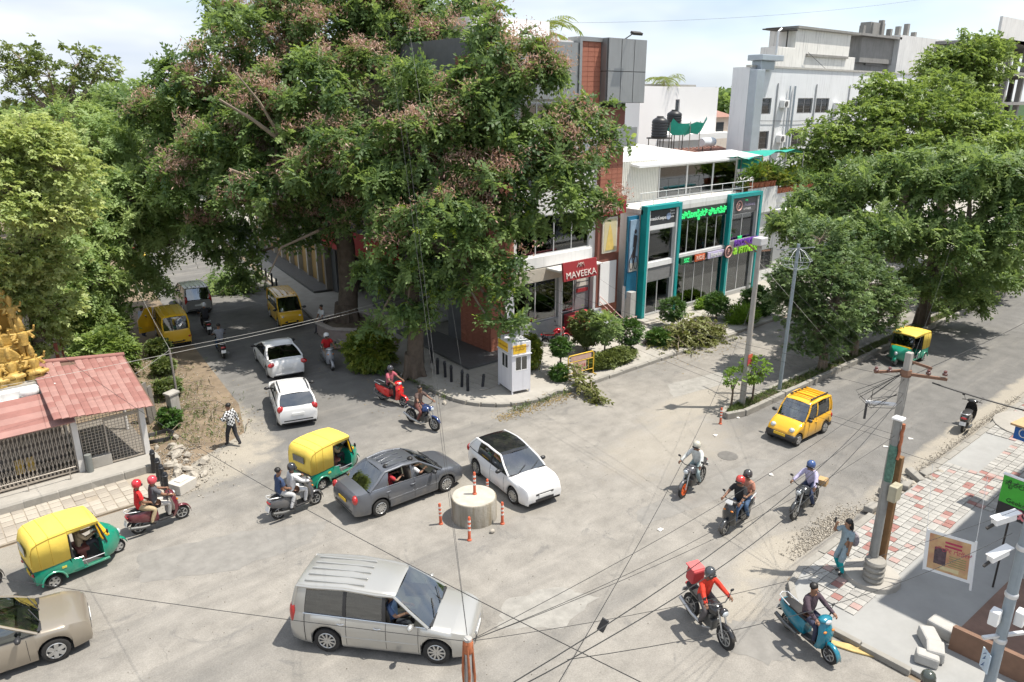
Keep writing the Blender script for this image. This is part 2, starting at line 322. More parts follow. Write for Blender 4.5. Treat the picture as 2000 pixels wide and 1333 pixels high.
# edge band of the kerb, each length its own stone
ring = [(26, 21.55), (21.3, 21.55)] + arc(20.0, 24.5, 2.9, -70, -180, 9) + [(17.15, 27)]
for i in range(len(ring) - 1):
    L_ = (Vector(ring[i]) - Vector(ring[i + 1])).length; kerb_run(sp, ring[i], ring[i + 1], .18, .17, max(1, round(L_ / .9)), 1)
kerb_run(sp, (34.5, 21.52), (26, 21.52), .16, .16, 9, 1); kerb_run(sp, (17.15, 27), (17.3, 34.9), .16, .17, 8, 1); kerb_run(sp, (17.3, 34.9), (20.95, 54), .16, .17, 20, 1)
# cement slabs over the drain beside the kiosk
me = MB().box(-.2, .2, -.85, .85, 0, .035).mesh('drain_slab', conc_m)
for i in range(6): put('drain_slab', me, sp, (18.55 + i * .43 - (i > 2) * .0, 24.55 + .2 * math.sin(i * 2.0) * .2, .15), (0, 0, R(8)), bev=.01)
# large cement flags in front of the shops
flag = MB().box(-.98, .98, -.73, .73, 0, .03).mesh('paving_flag', M('paving_flag', (.40, .38, .34), .9, var=.16, sc=1.5, bmp=.15))
for i in range(10):
    for j in range(2): put('paving_flag', flag, sp, (23 + i * 2.0, 24.55 + j * 1.5, .148), (0, 0, random.uniform(-.006, .006)))
# dark granite apron at the brick building's corner
MB().prism([(19.6, 26.2), (23.3, 26.2), (23.3, 27.3), (21.8, 27.3), (21.8, 33.5), (20.1, 33.5)], .15, .28).build('granite_apron', M('dark_granite', (.105, .105, .105), .55, var=.3, sc=8), sp, bev=.02)
# ---- pavement along the left, in front of the temple
lp = slab('left_pavement', [(-40, 23.55), (5.45, 23.55), (5.6, 24.2), (5.5, 25.4), (-40, 25.55)], .004, .075, M('sandy_bedding', (.36, .31, .245), .95, var=.25, sc=2, bmp=.3), 'beige tiled pavement in front of the temple')
bt = [M('beige_tile', (.37, .33, .275), .9, var=.18, sc=2, bmp=.15), M('beige_tile_pale', (.41, .37, .31), .9, var=.16, sc=2, bmp=.15), M('beige_tile_dull', (.32, .285, .24), .9, var=.2, sc=2, bmp=.15)]
btm = [tile_mesh(.305, .05, m_) for m_ in bt]
for i in range(24):
    for j in range(6):
        x = -2.3 + i * .33; y = 23.72 + j * .33
        if x > 4.6 and y > 24.4 and random.random() < .7: continue
        if random.random() < .02: continue
        put('tile', random.choice(btm), lp, (x, y, .042 + random.uniform(-.006, .006)), (random.uniform(-.02, .02), random.uniform(-.02, .02), random.uniform(-.015, .015)))
MB().box(-40, -2.5, 23.6, 25.4, .03, .088).build('far_paving', bt[0], lp)
st_ = slab('temple_step', [(-40, 25.55), (5.4, 25.42), (5.75, 25.9), (5.75, 26.45), (-40, 26.55)], .004, .32, conc_m, 'cement ledge under the temple gates', .02)
kerb_run(st_, (-6.2, 25.5), (5.4, 25.4), .14, .34, 12, 1)
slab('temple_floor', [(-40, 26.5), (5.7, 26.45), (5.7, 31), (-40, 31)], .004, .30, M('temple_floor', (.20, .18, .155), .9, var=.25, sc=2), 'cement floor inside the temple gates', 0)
# ================================================================ buildings
brick_m = M('terracotta_cladding', (.36, .135, .085), .75, var=.22, sc=3, bmp=.2); brick_b = M('terracotta_joint', (.22, .085, .06), .9)
white_m = M('white_render', (.74, .74, .73), .85, var=.06, sc=.8, streak=.16); wht2_m = M('stained_white_render', (.66, .66, .645), .9, var=.12, sc=.7, streak=.34)
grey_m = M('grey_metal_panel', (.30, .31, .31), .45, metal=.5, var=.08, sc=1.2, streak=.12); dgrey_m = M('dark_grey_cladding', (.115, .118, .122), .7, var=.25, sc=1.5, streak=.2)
bare_m = M('bare_concrete', (.27, .265, .25), .95, var=.22, sc=.9, streak=.35, bmp=.2); teal_m = M('teal_panel', (.004, .27, .27), .4, var=.1, sc=2); alu_m = M('aluminium', (.62, .63, .64), .4, metal=.4, var=.06)
in_m = M('shop_interior', (.30, .29, .27), .9, var=.3, sc=1.2); inl_m = M('shop_interior_pale', (.66, .65, .61), .9, var=.1, sc=1.2); stone_m = M('grey_stone_plinth', (.30, .315, .325), .7, var=.22, sc=3)
win_g = glass('shop_glass', (.82, .88, .87), .35, .10); dark_g = glass('dark_glass', (.2, .24, .25), .4, .14); tint_g = glass('car_glass', (.50, .58, .55), .45, .16)
red_m = M('sign_red', (.30, .03, .035), .5, var=.1); blk_m = M('black_plastic', (.02, .02, .022), .5, var=.2); wpl_m = M('white_plastic', (.78, .78, .77), .5, var=.04); iron_m = M('dark_iron', (.06, .055, .05), .6, metal=.4, var=.3)
def wall_with(b, x0, x1, z0, z1, y0, y1, holes, axis='x', m=0):
    """Masonry panel from x0 to x1 with real openings (x0, x1, z0, z1)."""
    xs = sorted({x0, x1, *[h[0] for h in holes], *[h[1] for h in holes]}); zs = sorted({z0, z1, *[h[2] for h in holes], *[h[3] for h in holes]})
    for i in range(len(xs) - 1):
        for j in range(len(zs) - 1):
            cx, cz = (xs[i] + xs[i + 1]) / 2, (zs[j] + zs[j + 1]) / 2
            if any(h[0] < cx < h[1] and h[2] < cz < h[3] for h in holes): continue
            if axis == 'x': b.box(xs[i], xs[i + 1], y0, y1, zs[j], zs[j + 1], m)
            else: b.box(y0, y1, xs[i], xs[i + 1], zs[j], zs[j + 1], m)
    return b
def window(parent, x0, x1, z0, z1, y, axis='x', nx=2, nz=1, fm=None, gm=None, grille=0, w=.06, name='window'):
    """Frame with mullions and its panes, set in an opening of a wall facing -Y (axis x) or -X (axis y)."""
    f = MB(); P = (lambda a, b, c, d, e, g_: f.box(a, b, c, d, e, g_)) if axis == 'x' else (lambda a, b, c, d, e, g_: f.box(c, d, a, b, e, g_))
    P(x0, x1, y, y + w, z0, z0 + w); P(x0, x1, y, y + w, z1 - w, z1)
    for i in range(nx + 1): c = x0 + w / 2 + (x1 - x0 - w) * i / nx; P(c - w / 2, c + w / 2, y + .002, y + w - .002, z0 + w, z1 - w)
    for j in range(1, nz): c = z0 + (z1 - z0) * j / nz; P(x0 + w, x1 - w, y + .004, y + w - .004, c - w / 2, c + w / 2)
    o = f.build(name, fm or alu_m, parent)
    for i in range(nx):
        a, b = x0 + w + (x1 - x0 - w) * i / nx, x0 + (x1 - x0 - w) * (i + 1) / nx; p = MB()
        (p.box(a, b, y + w * .4, y + w * .6, z0 + w, z1 - w) if axis == 'x' else p.box(y + w * .4, y + w * .6, a, b, z0 + w, z1 - w)); p.build('pane', gm or dark_g, o)
    if grille:
        gb = MB(); q = y - .05; n = int((x1 - x0) / .16)
        for i in range(n + 1):
            c = x0 + (x1 - x0) * i / n; (gb.box(c - .012, c + .012, q, q + .02, z0, z1) if axis == 'x' else gb.box(q, q + .02, c - .012, c + .012, z0, z1))
        for j in range(4): c = z0 + (z1 - z0) * j / 3; (gb.box(x0, x1, q - .004, q + .024, c - .015, c + .015) if axis == 'x' else gb.box(q - .004, q + .024, x0, x1, c - .015, c + .015))
        gb.build('grille', M('grille_iron', (.12, .12, .12), .6, var=.2), o)
    return o
def clad(parent, x0, x1, z0, z1, y, axis='x', tw=.42, th=.235, limit=300):
    n = max(1, round((x1 - x0) / tw)); k = max(1, round((z1 - z0) / th)); a, b = (x1 - x0) / n, (z1 - z0) / k
    me = (MB().box(-a / 2 + .008, a / 2 - .008, -.02, 0, -b / 2 + .008, b / 2 - .008) if axis == 'x' else MB().box(-.02, 0, -a / 2 + .008, a / 2 - .008, -b / 2 + .008, b / 2 - .008)).mesh('cladding_tile', brick_m)
    for i in range(n):
        for j in range(k):
            c = x0 + a * (i + .5); z = z0 + b * (j + .5); put('cladding_tile', me, parent, ((c, y, z) if axis == 'x' else (y, c, z)))
# ---------------------------------------------------------------- brick-clad fashion store on the corner
mb = thing('fashion_store', 'four storey corner store clad in terracotta tiles with dark red entrance sign', 'building')
w = MB(); wall_with(w, 23.4, 29.4, 4.05, 15.0, 27.5, 27.8, [(23.7, 28.9, 4.7, 6.7), (23.9, 27.2, 8.0, 10.2), (23.9, 27.2, 11.0, 12.2)])
w.box(22.25, 30.75, 27.85, 44.65, 14.7, 14.96); w.box(30.8, 31.05, 27.6, 45, .15, 14.9); w.box(22.2, 31, 44.7, 45, .15, 14.9); w.box(23.42, 28.95, 27.3, 27.5, 4.1, 4.66); w.build('wall', white_m, mb)
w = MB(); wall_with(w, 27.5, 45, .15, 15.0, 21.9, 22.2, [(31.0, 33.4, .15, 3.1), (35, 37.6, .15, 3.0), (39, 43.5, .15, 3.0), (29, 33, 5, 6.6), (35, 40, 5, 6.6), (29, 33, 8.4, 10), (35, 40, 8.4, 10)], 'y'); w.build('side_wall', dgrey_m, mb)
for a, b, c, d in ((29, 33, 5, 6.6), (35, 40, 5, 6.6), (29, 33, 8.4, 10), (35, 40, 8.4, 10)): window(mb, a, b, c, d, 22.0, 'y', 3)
MB().box(22.2, 30.8, 28, 44.7, 3.6, 3.9).box(22.2, 30.8, 28, 44.7, 7.2, 7.5).box(22.2, 30.8, 28, 44.7, 10.6, 10.9).build('floor_slab', in_m, mb)
MB().box(22.25, 30.75, 33.4, 33.6, .2, 3.6).box(22.25, 30.75, 31.4, 31.6, 3.9, 7.2).build('inner_wall', inl_m, mb)
for nm, a in (('corner_pier', (21.8, 23.35, 27.3, 29.7, .15, 14.2)), ('right_pier', (29.35, 31.1, 27.28, 28.0, .15, 11.9)), ('brick_fin', (27.55, 29.0, 27.2, 27.9, 11.9, 15.0))):
    MB().box(*a).build(nm, brick_b, mb)
clad(mb, 21.82, 22.75, .2, 4.2, 27.3, tw=.46, th=.25); clad(mb, 22.75, 23.35, 4.0, 10.2, 27.3, tw=.3, th=.3); clad(mb, 27.32, 29.7, .2, 4.2, 21.8, 'y', .48, .25)
clad(mb, 29.36, 31.09, 6.6, 9.9, 27.28); clad(mb, 29.36, 31.09, .2, 1.3, 27.28); clad(mb, 27.6, 28.97, 12.0, 15.0, 27.2)
MB().box(21.75, 27.5, 27.15, 27.35, 12.3, 14.9).build('upper_band', grey_m, mb); MB().box(27.4, 29.1, 27.1, 27.95, 15.0, 15.2).box(27.38, 27.55, 27.08, 27.95, 11.95, 15.0).build('fin_trim', grey_m, mb)
# projecting metal box at the top with its panel joints
bx = MB().box(29.02, 31.95, 26.75, 28.6, 12.12, 15.2).build('metal_box', M('grey_box_core', (.12, .12, .12), .6), mb)
for i in range(3):
    for j, (za, zb) in enumerate(((12.14, 13.62), (13.66, 15.18))): MB().box(29.05 + i * .97, 29.98 + i * .97, 26.72, 26.75, za, zb).build('metal_panel', grey_m, bx, bev=.008)
for j, (za, zb) in enumerate(((12.14, 13.62), (13.66, 15.18))): MB().box(28.99, 29.02, 26.8, 28.5, za, zb).build('metal_panel', grey_m, bx, bev=.008)
fl = MB().beam((30.4, 26.9, 15.2), (30.4, 26.2, 15.5), .04).obox((30.4, 26.15, 15.42), (.7, .22, .12), (R(25), 0, 0)); fl.build('floodlight', iron_m, mb)
fl = MB().beam((23.4, 27.4, 14.95), (23.4, 26.6, 15.2), .04).obox((23.4, 26.5, 15.12), (.6, .2, .1), (R(25), 0, 0)); fl.build('floodlight', iron_m, mb)
MB().box(30.0, 31.75, 26.95, 27.5, 9.9, 10.9).build('metal_ledge', grey_m, mb, bev=.01)
o = MB().box(29.3, 31.3, 27.06, 27.2, 6.35, 7.3).build('wall_sign', red_m, mb); text(o, 'MAVEEKA', .34, (30.3, 27.05, 6.6), FACE_ROAD, M('sign_letter_dull', (.55, .42, .38), .5), .004, sx=1.05)
def emblem(parent, c, s, mt, y):
    e = MB()
    for dx in (-.28, .28):
        pts = [(-.5 + dx, -.3), (-.2 + dx, .05 + .3), (.0 + dx, .05), (.2 + dx, .35), (.5 + dx, -.3)]
        for p, q in zip(pts, pts[1:]): e.beam((c[0] + p[0] * s, y, c[1] + p[1] * s), (c[0] + q[0] * s, y, c[1] + q[1] * s), .07 * s / .5, .012)
    return e.build('emblem', mt, parent)
sl_m = M('sign_letter', (.72, .62, .58), .5)
emblem(o, (30.3, 7.0), .3, sl_m, 27.05)
# first floor shop window with mannequins
window(mb, 23.7, 28.9, 4.7, 6.7, 27.55, 'x', 4, 1, alu_m, win_g); window(mb, 23.9, 27.2, 8.0, 10.2, 27.55, 'x', 3, 1, None, dark_g); window(mb, 23.9, 27.2, 11.0, 12.2, 27.55, 'x', 3, 1, None, dark_g)
def mannequin(x, y, z, col, label_):
    d = MB().lathe([(.30, 0), (.26, .25), (.17, .75), (.14, .95), (.19, 1.2), (.17, 1.36), (.05, 1.42), (.045, 1.5), (.085, 1.58), (.09, 1.68), (.03, 1.76)], 12)
    d.tube([(.19, 0, 1.34), (.25, .02, 1.1), (.2, -.06, .85)], [.05, .045, .03]); d.tube([(-.19, 0, 1.34), (-.25, .02, 1.1), (-.22, -.06, .85)], [.05, .045, .03])
    d.build('mannequin', M('dress_' + label_, col, .8, var=.15), mb, 40, loc=(x, y, z))
for i, (c, n_) in enumerate((((.62, .64, .62), 'pale'), ((.25, .03, .05), 'maroon'), ((.05, .05, .07), 'black'), ((.55, .57, .52), 'mint'), ((.35, .05, .08), 'crimson'))): mannequin(28.3 - i * .75, 28.3 + (i % 2) * .3, 4.62 + .0, c, n_)
# right pier: white poster below, yellow dress window above
MB().box(29.55, 30.85, 27.2, 27.25, 1.3, 3.75).build('white_board', M('white_board', (.80, .80, .79), .6, var=.03), mb, bev=.006)
o = MB().box(29.62, 30.78, 27.18, 27.26, 4.25, 6.2).build('display_frame', M('cream_frame', (.66, .62, .52), .6), mb); MB().box(29.72, 30.68, 27.165, 27.18, 4.35, 6.1).build('poster', M('poster_cream', (.62, .55, .34), .6, var=.12, sc=1.5), o)
MB().prism([(29.85, 4.4), (30.55, 4.4), (30.3, 5.5), (30.15, 5.85), (30.05, 5.5)], 27.155, 27.166, 'y').build('poster_dress', M('poster_yellow', (.72, .53, .16), .6, var=.15), o)
MB().box(22.72, 23.3, 27.2, 27.28, 1.15, 3.6).build('white_board', M('white_board', (.80, .80, .79)), mb, bev=.006)
# ground floor: stone plinth, display glass, entrance canopy, stairs
MB().box(23.35, 26.5, 27.3, 27.6, .15, 1.2).build('stone_plinth', stone_m, mb, bev=.01); window(mb, 23.4, 26.4, 1.2, 3.4, 27.4, 'x', 2, 1, alu_m, win_g); MB().box(23.35, 26.6, 27.25, 27.6, 3.4, 4.05).build('fascia', M('beige_fascia', (.50, .46, .39), .7), mb)
for i in range(3): mannequin(24.1 + i * .85, 28.1, 1.0, ((.30, .20, .12), (.20, .16, .10), (.35, .28, .16))[i], ('brown', 'umber', 'tan')[i])
MB().box(26.5, 26.75, 27.3, 27.6, .15, 4.05).build('door_pier', M('pale_grey_render', (.52, .53, .53), .7), mb); MB().box(29.15, 29.36, 27.3, 27.6, .15, 4.05).build('door_pier', M('pale_grey_render', (0, 0, 0)), mb)
MB().box(26.75, 29.15, 30.4, 30.5, 1.2, 3.6).build('back_wall', M('hall_yellow', (.50, .36, .05), .7, var=.3, sc=2), mb); MB().box(26.75, 29.15, 27.6, 30.4, .15, 1.2).build('hall_floor', dgrey_m, mb)
window(mb, 26.85, 27.95, 1.25, 3.4, 27.62, 'x', 1, 1, alu_m, win_g, name='door'); MB().box(28.0, 29.1, 27.6, 27.66, 1.25, 3.4).build('side_panel', M('dull_grey_panel', (.19, .195, .20), .6), mb)
for j in range(3): MB().box(28.1, 29.0, 27.57, 27.6, 2.55 + j * .27, 2.75 + j * .27).build('notice_plate', M('notice_cream', (.60, .57, .50), .6), mb)
MB().box(28.1, 29.0, 27.57, 27.6, 2.22, 2.42).build('notice_plate', red_m, mb)
cn = MB().box(25.5, 28.0, 26.1, 27.3, 3.95, 4.05).build('canopy', M('canopy_white', (.62, .62, .60), .7, var=.08), mb); MB().box(28.0, 28.75, 26.3, 27.25, 3.97, 4.03).build('canopy_side', M('canopy_white', (0, 0, 0)), mb)
o = MB().obox((26.72, 26.02, 4.0), (2.45, .12, .95), (R(-8), 0, 0)).build('canopy_sign', red_m, mb, bev=.01); text(o, 'MAVEEKA', .46, (26.72, 25.90, 3.80), (R(82), 0, 0), sl_m, .012, sx=1.1); emblem(o, (26.72, 4.26), .34, sl_m, 25.955)
MB().tube([(25.6, 26.15, .15), (25.6, 26.15, 3.95)], .03, 8).tube([(27.9, 26.15, .15), (27.9, 26.15, 3.95)], .03, 8).build('canopy_post', alu_m, mb, 40)
rc_m = M('red_stair_carpet', (.42, .045, .055), .85, var=.2)
for i in range(6): MB().box(27.1, 28.75, 25.3 + i * .35, 27.5, .15 + i * .175, .325 + i * .175).build('stair', rc_m if i != 0 else rc_m, mb, bev=.01)
for i in range(6): MB().box(28.752, 29.6, 25.3 + i * .35, 27.28, .15 + i * .175, .325 + i * .175).build('stair_end', stone_m, mb, bev=.01)
rl = MB()
for a, b in (((29.6, 25.35, .9), (29.6, 27.3, 1.9)), ((29.6, 25.35, .6), (29.6, 27.3, 1.6)), ((29.6, 25.35, .9), (30.6, 25.35, .9)), ((29.6, 25.35, .6), (30.6, 25.35, .6)), ((30.6, 25.35, .15), (30.6, 25.35, .92)), ((29.6, 25.35, .15), (29.6, 25.35, .92))): rl.tube([a, b], .022, 6)
rl.build('handrail', M('pink_rail', (.60, .40, .36), .5), mb, 40)
# white roof room behind the parapet, seen past the tree
MB().box(24, 29, 31, 40, 15.0, 16.2).build('roof_room', white_m, mb)

# ---------------------------------------------------------------- shops along the left street
sh = thing('shutter_shops', 'row of closed tan roller shutters behind the black bollards', 'building', (21.5, 44.2, 0), R(-9))
MB().box(0, 6, 0, .3, .15, 3.2).box(.3, 6, 0, 24, 2.7, 6.6).box(1.2, 6, 0, 24, .15, 2.7).build('wall', M('shop_wall', (.23, .2, .17), .9, streak=.3), sh); shm = M('tan_shutter', (.37, .235, .085), .6, metal=.1, var=.18)
me = MB()
for i in range(22): me.prism([(-.0, i * .115), (.045, i * .115 + .058), (0, i * .115 + .115)], .02, 2.0, 'y')
shut = me.mesh('shutter', shm)
for i in range(9):
    put('shutter', shut, sh, (.5, .4 + i * 2.35, .15)); MB().box(.2, .55, .1 + i * 2.35, .38 + i * 2.35, .15, 2.7).build('pillar', M('shop_pillar', (.42, .39, .34), .85), sh)
MB().box(-.9, .3, 0, 24, .15, .3).build('shop_step', M('dark_granite', (0, 0, 0)), sh)
o = tag(MB().box(21.3, 21.6, 35.2, 44, 3.3, 4.6).build('awning_board', M('awning_red', (.42, .02, .03), .6, var=.2)), 'long red shop board above the left street behind the big trunk', 'signboard')
# ---------------------------------------------------------------- cycle shop
cs = thing('cycle_shop', 'two storey glass fronted cycle shop with teal frames and terrace on top', 'building')
w = MB().box(31.95, 32.1, 26.6, 38, .15, 6.3).box(43.2, 43.4, 26.6, 38, .15, 6.3).box(32, 43.3, 33.8, 34, .15, 6.3); w.build('wall', white_m, cs)
MB().box(31.9, 43.4, 26.35, 38, 6.25, 6.5).box(32.1, 43.2, 26.75, 33.8, 3.2, 3.42).build('floor_slab', M('slab_white', (.62, .61, .58), .85, var=.1, streak=.2), cs); MB().box(31.95, 43.35, 26.28, 33.8, .15, .42).build('plinth', M('shop_plinth', (.40, .40, .385), .7, var=.12), cs)
MB().box(32.12, 43.18, 33.6, 33.78, .42, 6.2).build('back_wall', inl_m, cs)
for (a, b) in ((31.9, 35.0), (39.85, 43.35)):
    fr = MB().box(a, a + .24, 26.05, 26.5, .2, 6.72).box(b - .24, b, 26.05, 26.5, .2, 6.72).box(a + .24, b - .24, 26.05, 26.5, 6.48, 6.72).build('portal_frame', teal_m, cs, bev=.01)
    MB().box(a + .24, a + .38, 26.12, 26.45, .3, 6.45).box(b - .38, b - .24, 26.12, 26.45, .3, 6.45).build('portal_trim', M('silver_trim', (.60, .62, .62), .4, var=.05), fr)
# left bay
MB().box(32.28, 34.62, 26.2, 26.3, 5.6, 6.42).build('sign_board', M('sign_charcoal', (.045, .048, .052), .5), cs)
lw = M('sign_white', (.75, .75, .74), .5); text(cs, 'medcKeeper', .3, (33.1, 26.19, 5.98), FACE_ROAD, lw, .006, sx=.95, bold=.004); text(cs, 'Smart\nBicycle\nSuite', .17, (34.28, 26.19, 6.14), FACE_ROAD, lw, .006)
MB().lathe([(.19, 0), (.19, .02)], 20, axis='y').build('emblem', M('emblem_blue', (.30, .38, .55), .5), cs, loc=(33.95, 26.175, 6.0))
MB().box(32.28, 34.62, 26.2, 26.4, 5.35, 5.6).box(32.28, 34.62, 26.2, 26.4, 3.2, 3.5).build('white_band', white_m, cs)
window(cs, 32.28, 34.62, 3.5, 5.35, 26.3, 'x', 1, 1, alu_m, win_g); MB().box(32.1, 34.9, 27.4, 27.45, 3.45, 6.2).build('screen_wall', M('screen_grey', (.42, .45, .45), .8), cs); MB().box(33.6, 34.5, 27.36, 27.4, 4.2, 5.4).build('poster', M('poster_dark', (.07, .10, .12), .6, var=.6, sc=3), cs)
MB().box(32.28, 34.62, 26.25, 26.4, 2.4, 3.2).build('grey_band', M('grey_band', (.20, .20, .20), .6), cs); window(cs, 32.28, 34.62, .42, 2.4, 26.3, 'x', 2, 1, alu_m, win_g)
MB().box(32.1, 34.9, 28.6, 28.65, .42, 3.2).build('mural_wall', M('mural_wall', (.40, .43, .42), .8), cs)
mu = MB()
for cx, cz, rr in ((32.9, 1.7, .42), (34.2, 1.5, .46), (33.5, 2.2, .18)):
    mu.tube([(cx + rr * math.cos(a * PI / 10), 28.55, cz + rr * math.sin(a * PI / 10)) for a in range(21)], .05, 5)
for a, b in (((32.9, 1.7), (33.5, 2.1)), ((33.5, 2.1), (34.2, 1.5)), ((33.3, 1.5), (34.1, 2.25)), ((32.5, 2.2), (33.1, 2.3)), ((34.0, 2.3), (34.5, 2.2))): mu.beam((a[0], 28.56, a[1]), (b[0], 28.56, b[1]), .07, .03)
mu.build('mural', M('mural_black', (.03, .03, .03), .7), cs, 40)
# middle bay: two storeys of glass with bright signs
window(cs, 35.02, 39.83, 3.6, 5.62, 26.32, 'x', 5, 1, alu_m, win_g, w=.05); window(cs, 35.02, 39.83, .42, 3.0, 26.32, 'x', 5, 1, alu_m, win_g, w=.05)
MB().box(35.0, 39.85, 26.25, 26.4, 3.42, 3.6).build('white_band', M('white_band_clean', (.70, .70, .69), .7), cs); MB().box(35.02, 39.83, 26.3, 26.4, 5.55, 6.25).build('fascia', M('fascia_dark', (.04, .05, .045), .6), cs)
gl_m = M('lit_green_letters', (.04, .70, .20), .5, emit=.35); text(cs, 'ಪ್ರೋಬೈಕರ್ ಫಿಟ್ನೆಸ್', .50, (37.4, 26.22, 5.86), FACE_ROAD, gl_m, .03, sx=.92, bold=.008)
for nm, a, b, col, tx, tc in (('green', 35.35, 36.45, (.02, .10, .04), 'SIZ', gl_m), ('orange', 36.75, 37.75, (.55, .10, .03), 'RIDE', M('pale_orange', (.85, .55, .45), .5)), ('lilac', 38.05, 39.75, (.55, .50, .72), 'Bicycles', lw)):
    o = MB().box(a, b, 26.16, 26.24, 2.98, 3.38).build('bay_sign', M('bay_sign_' + nm, col, .5), cs, bev=.006); text(o, tx, .34, ((a + b) / 2, 26.15, 3.18), FACE_ROAD, tc, .008, sx=1.1, bold=.006)
# right bay
MB().box(40.2, 43.0, 26.2, 26.3, 5.5, 6.42).build('sign_board', M('sign_grey', (.105, .105, .11), .5), cs); em = M('emblem_pink', (.72, .42, .38), .5)
rg = MB().tube([(40.95 + .3 * math.cos(a * PI / 12), 26.17, 5.97 + .3 * math.sin(a * PI / 12)) for a in range(25)], .035, 6); rg.build('emblem_ring', em, cs); text(cs, 'P', .42, (40.95, 26.18, 5.97), FACE_ROAD, em, .01)
text(cs, 'THE', .16, (41.75, 26.19, 6.26), FACE_ROAD, gl_m, .006); text(cs, 'Probikers', .3, (42.15, 26.19, 5.98), FACE_ROAD, M('sign_mauve', (.36, .32, .46), .5), .006); text(cs, '& FITNESS', .18, (41.9, 26.19, 5.7), FACE_ROAD, lw, .006)
window(cs, 40.2, 43.0, 3.75, 5.45, 26.3, 'x', 2, 1, alu_m, win_g); window(cs, 40.2, 43.0, .42, 3.0, 26.3, 'x', 2, 1, alu_m, win_g); MB().box(40.2, 43.0, 26.25, 26.4, 3.0, 3.75).build('sign_backing', M('fascia_grey', (.28, .28, .27), .6), cs)
o = MB().lathe([(.42, 0), (.42, .05)], 24, axis='y').build('round_emblem', M('emblem_plum', (.09, .05, .055), .5), cs, loc=(39.95, 26.0, 3.22)); rg = MB().tube([(.36 * math.cos(a * PI / 12), -.02, .36 * math.sin(a * PI / 12)) for a in range(25)], .03, 6); rg.build('emblem_ring', em, o); text(o, 'P', .5, (0, -.02, 0), FACE_ROAD, em, .01)
text(cs, 'PROBIKERS', .54, (41.8, 25.98, 3.64), (R(90), R(0), 0), M('letter_violet', (.17, .05, .40), .4), .06, sx=.98, bold=.012, shear=.2); text(cs, '& FITNESS', .58, (41.8, 25.98, 3.15), FACE_ROAD, M('letter_lime', (.33, .72, .05), .4), .06, sx=1.08, bold=.012, shear=.2); text(cs, 'THE', .24, (41.0, 25.98, 4.0), FACE_ROAD, gl_m, .04, shear=.2)
# end wall facing the brick building: rider poster and blue sheeting
MB().box(31.0, 31.9, 26.6, 26.72, 2.3, 6.2).build('blue_wall', M('blue_panel', (.02, .16, .27), .5, var=.2, sc=2), cs); ps = MB().box(31.12, 31.84, 26.52, 26.6, 3.1, 6.0).build('rider_poster', M('poster_sky', (.30, .42, .55), .6, var=.35, sc=1.2), cs)
pf = MB().ball((31.55, 26.51, 5.35), (.1, .01, .12)).prism([(31.4, 4.5), (31.66, 4.45), (31.72, 5.1), (31.45, 5.2)], 26.505, 26.52, 'y').prism([(31.25, 4.0), (31.5, 4.5), (31.65, 4.45), (31.6, 3.8)], 26.503, 26.518, 'y')
for cx in (31.3, 31.66): pf.tube([(cx + .15 * math.cos(a * PI / 8), 26.51, 3.6 + .36 * math.sin(a * PI / 8)) for a in range(17)], .03, 5)
pf.build('poster_rider', M('poster_figure', (.06, .045, .05), .7, var=.5, sc=6), ps, 40); MB().box(31.12, 31.84, 26.5, 26.52, 3.12, 3.6).build('poster_ground', M('poster_beige', (.42, .40, .36), .6), ps)
sheet = MB()
for i in range(10): sheet.prism([(31.02 + i * .088, 26.56), (31.064 + i * .088, 26.53), (31.108 + i * .088, 26.56)], 1.6, 3.05)
sheet.build('blue_sheeting', M('blue_sheet', (.02, .20, .33), .45, var=.15), cs); MB().box(31.0, 31.95, 26.62, 26.8, .15, 2.3).build('low_wall', wht2_m, cs); MB().box(31.05, 31.5, 26.2, 26.6, .15, 2.0).build('meter_box', M('grey_cabinet', (.42, .42, .40), .6, streak=.2), cs, bev=.02)
for i in range(4): MB().box(31.6 - .3 * i * 0, 35, 25.6 - i * .28, 25.9 - i * .28 + (.4 if i == 0 else 0), .15, .34 - i * .06).build('shop_step', conc_m, cs, bev=.01)
# goods inside the shop: cycles and display tables
def bicycle(x, y, z, rz, col, lab):
    t = thing('bicycle', lab, 'bicycle', (x, y, z), rz, 'cycles shown behind the shop glass'); wm = MB()
    for cx in (-.5, .5):
        wm = MB().tube([(cx + .33 * math.cos(a * PI / 9), 0, .35 + .33 * math.sin(a * PI / 9)) for a in range(19)], .024, 5); wm.build('wheel', blk_m, t, 40)
    fr = MB()
    for a, b in (((-.5, .35), (-.1, .35)), ((-.1, .35), (-.2, .85)), ((-.2, .8), (.35, .82)), ((-.1, .35), (.35, .75)), ((.5, .35), (.33, .95)), ((-.5, .35), (-.19, .78))): fr.tube([(a[0], 0, a[1]), (b[0], 0, b[1])], .022, 6)
    fr.build('frame', M('cycle_' + lab.split()[0], col, .4), t, 40); MB().tube([(.33, -.28, 1.0), (.35, 0, .97), (.33, .28, 1.0)], .018, 6).build('handlebar', blk_m, t); MB().ball((-.23, 0, .9), (.13, .06, .035), 8, 5).build('saddle', blk_m, t, 40)
for i, (x, z, c, n_) in enumerate(((35.7, 3.42, (.45, .03, .03), 'red'), (36.9, 3.42, (.05, .2, .4), 'blue'), (38.2, 3.42, (.5, .5, .5), 'silver'), (39.2, 3.42, (.6, .45, .05), 'yellow'), (37.6, .42, (.1, .1, .1), 'black'), (38.9, .42, (.25, .3, .3), 'grey'))): bicycle(x, 27.4 + (i % 2) * .5, z, R(20 * (-1) ** i), c, n_ + ' cycle standing behind the ' + ('upper' if z > 1 else 'lower') + ' glass of the cycle shop')
for i, (a, b) in enumerate(((35.15, 35.75), (37.3, 38.2))): MB().box(a, b, 26.6, 27.3, .42, 1.35).build('display_block', wpl_m, cs, bev=.03)
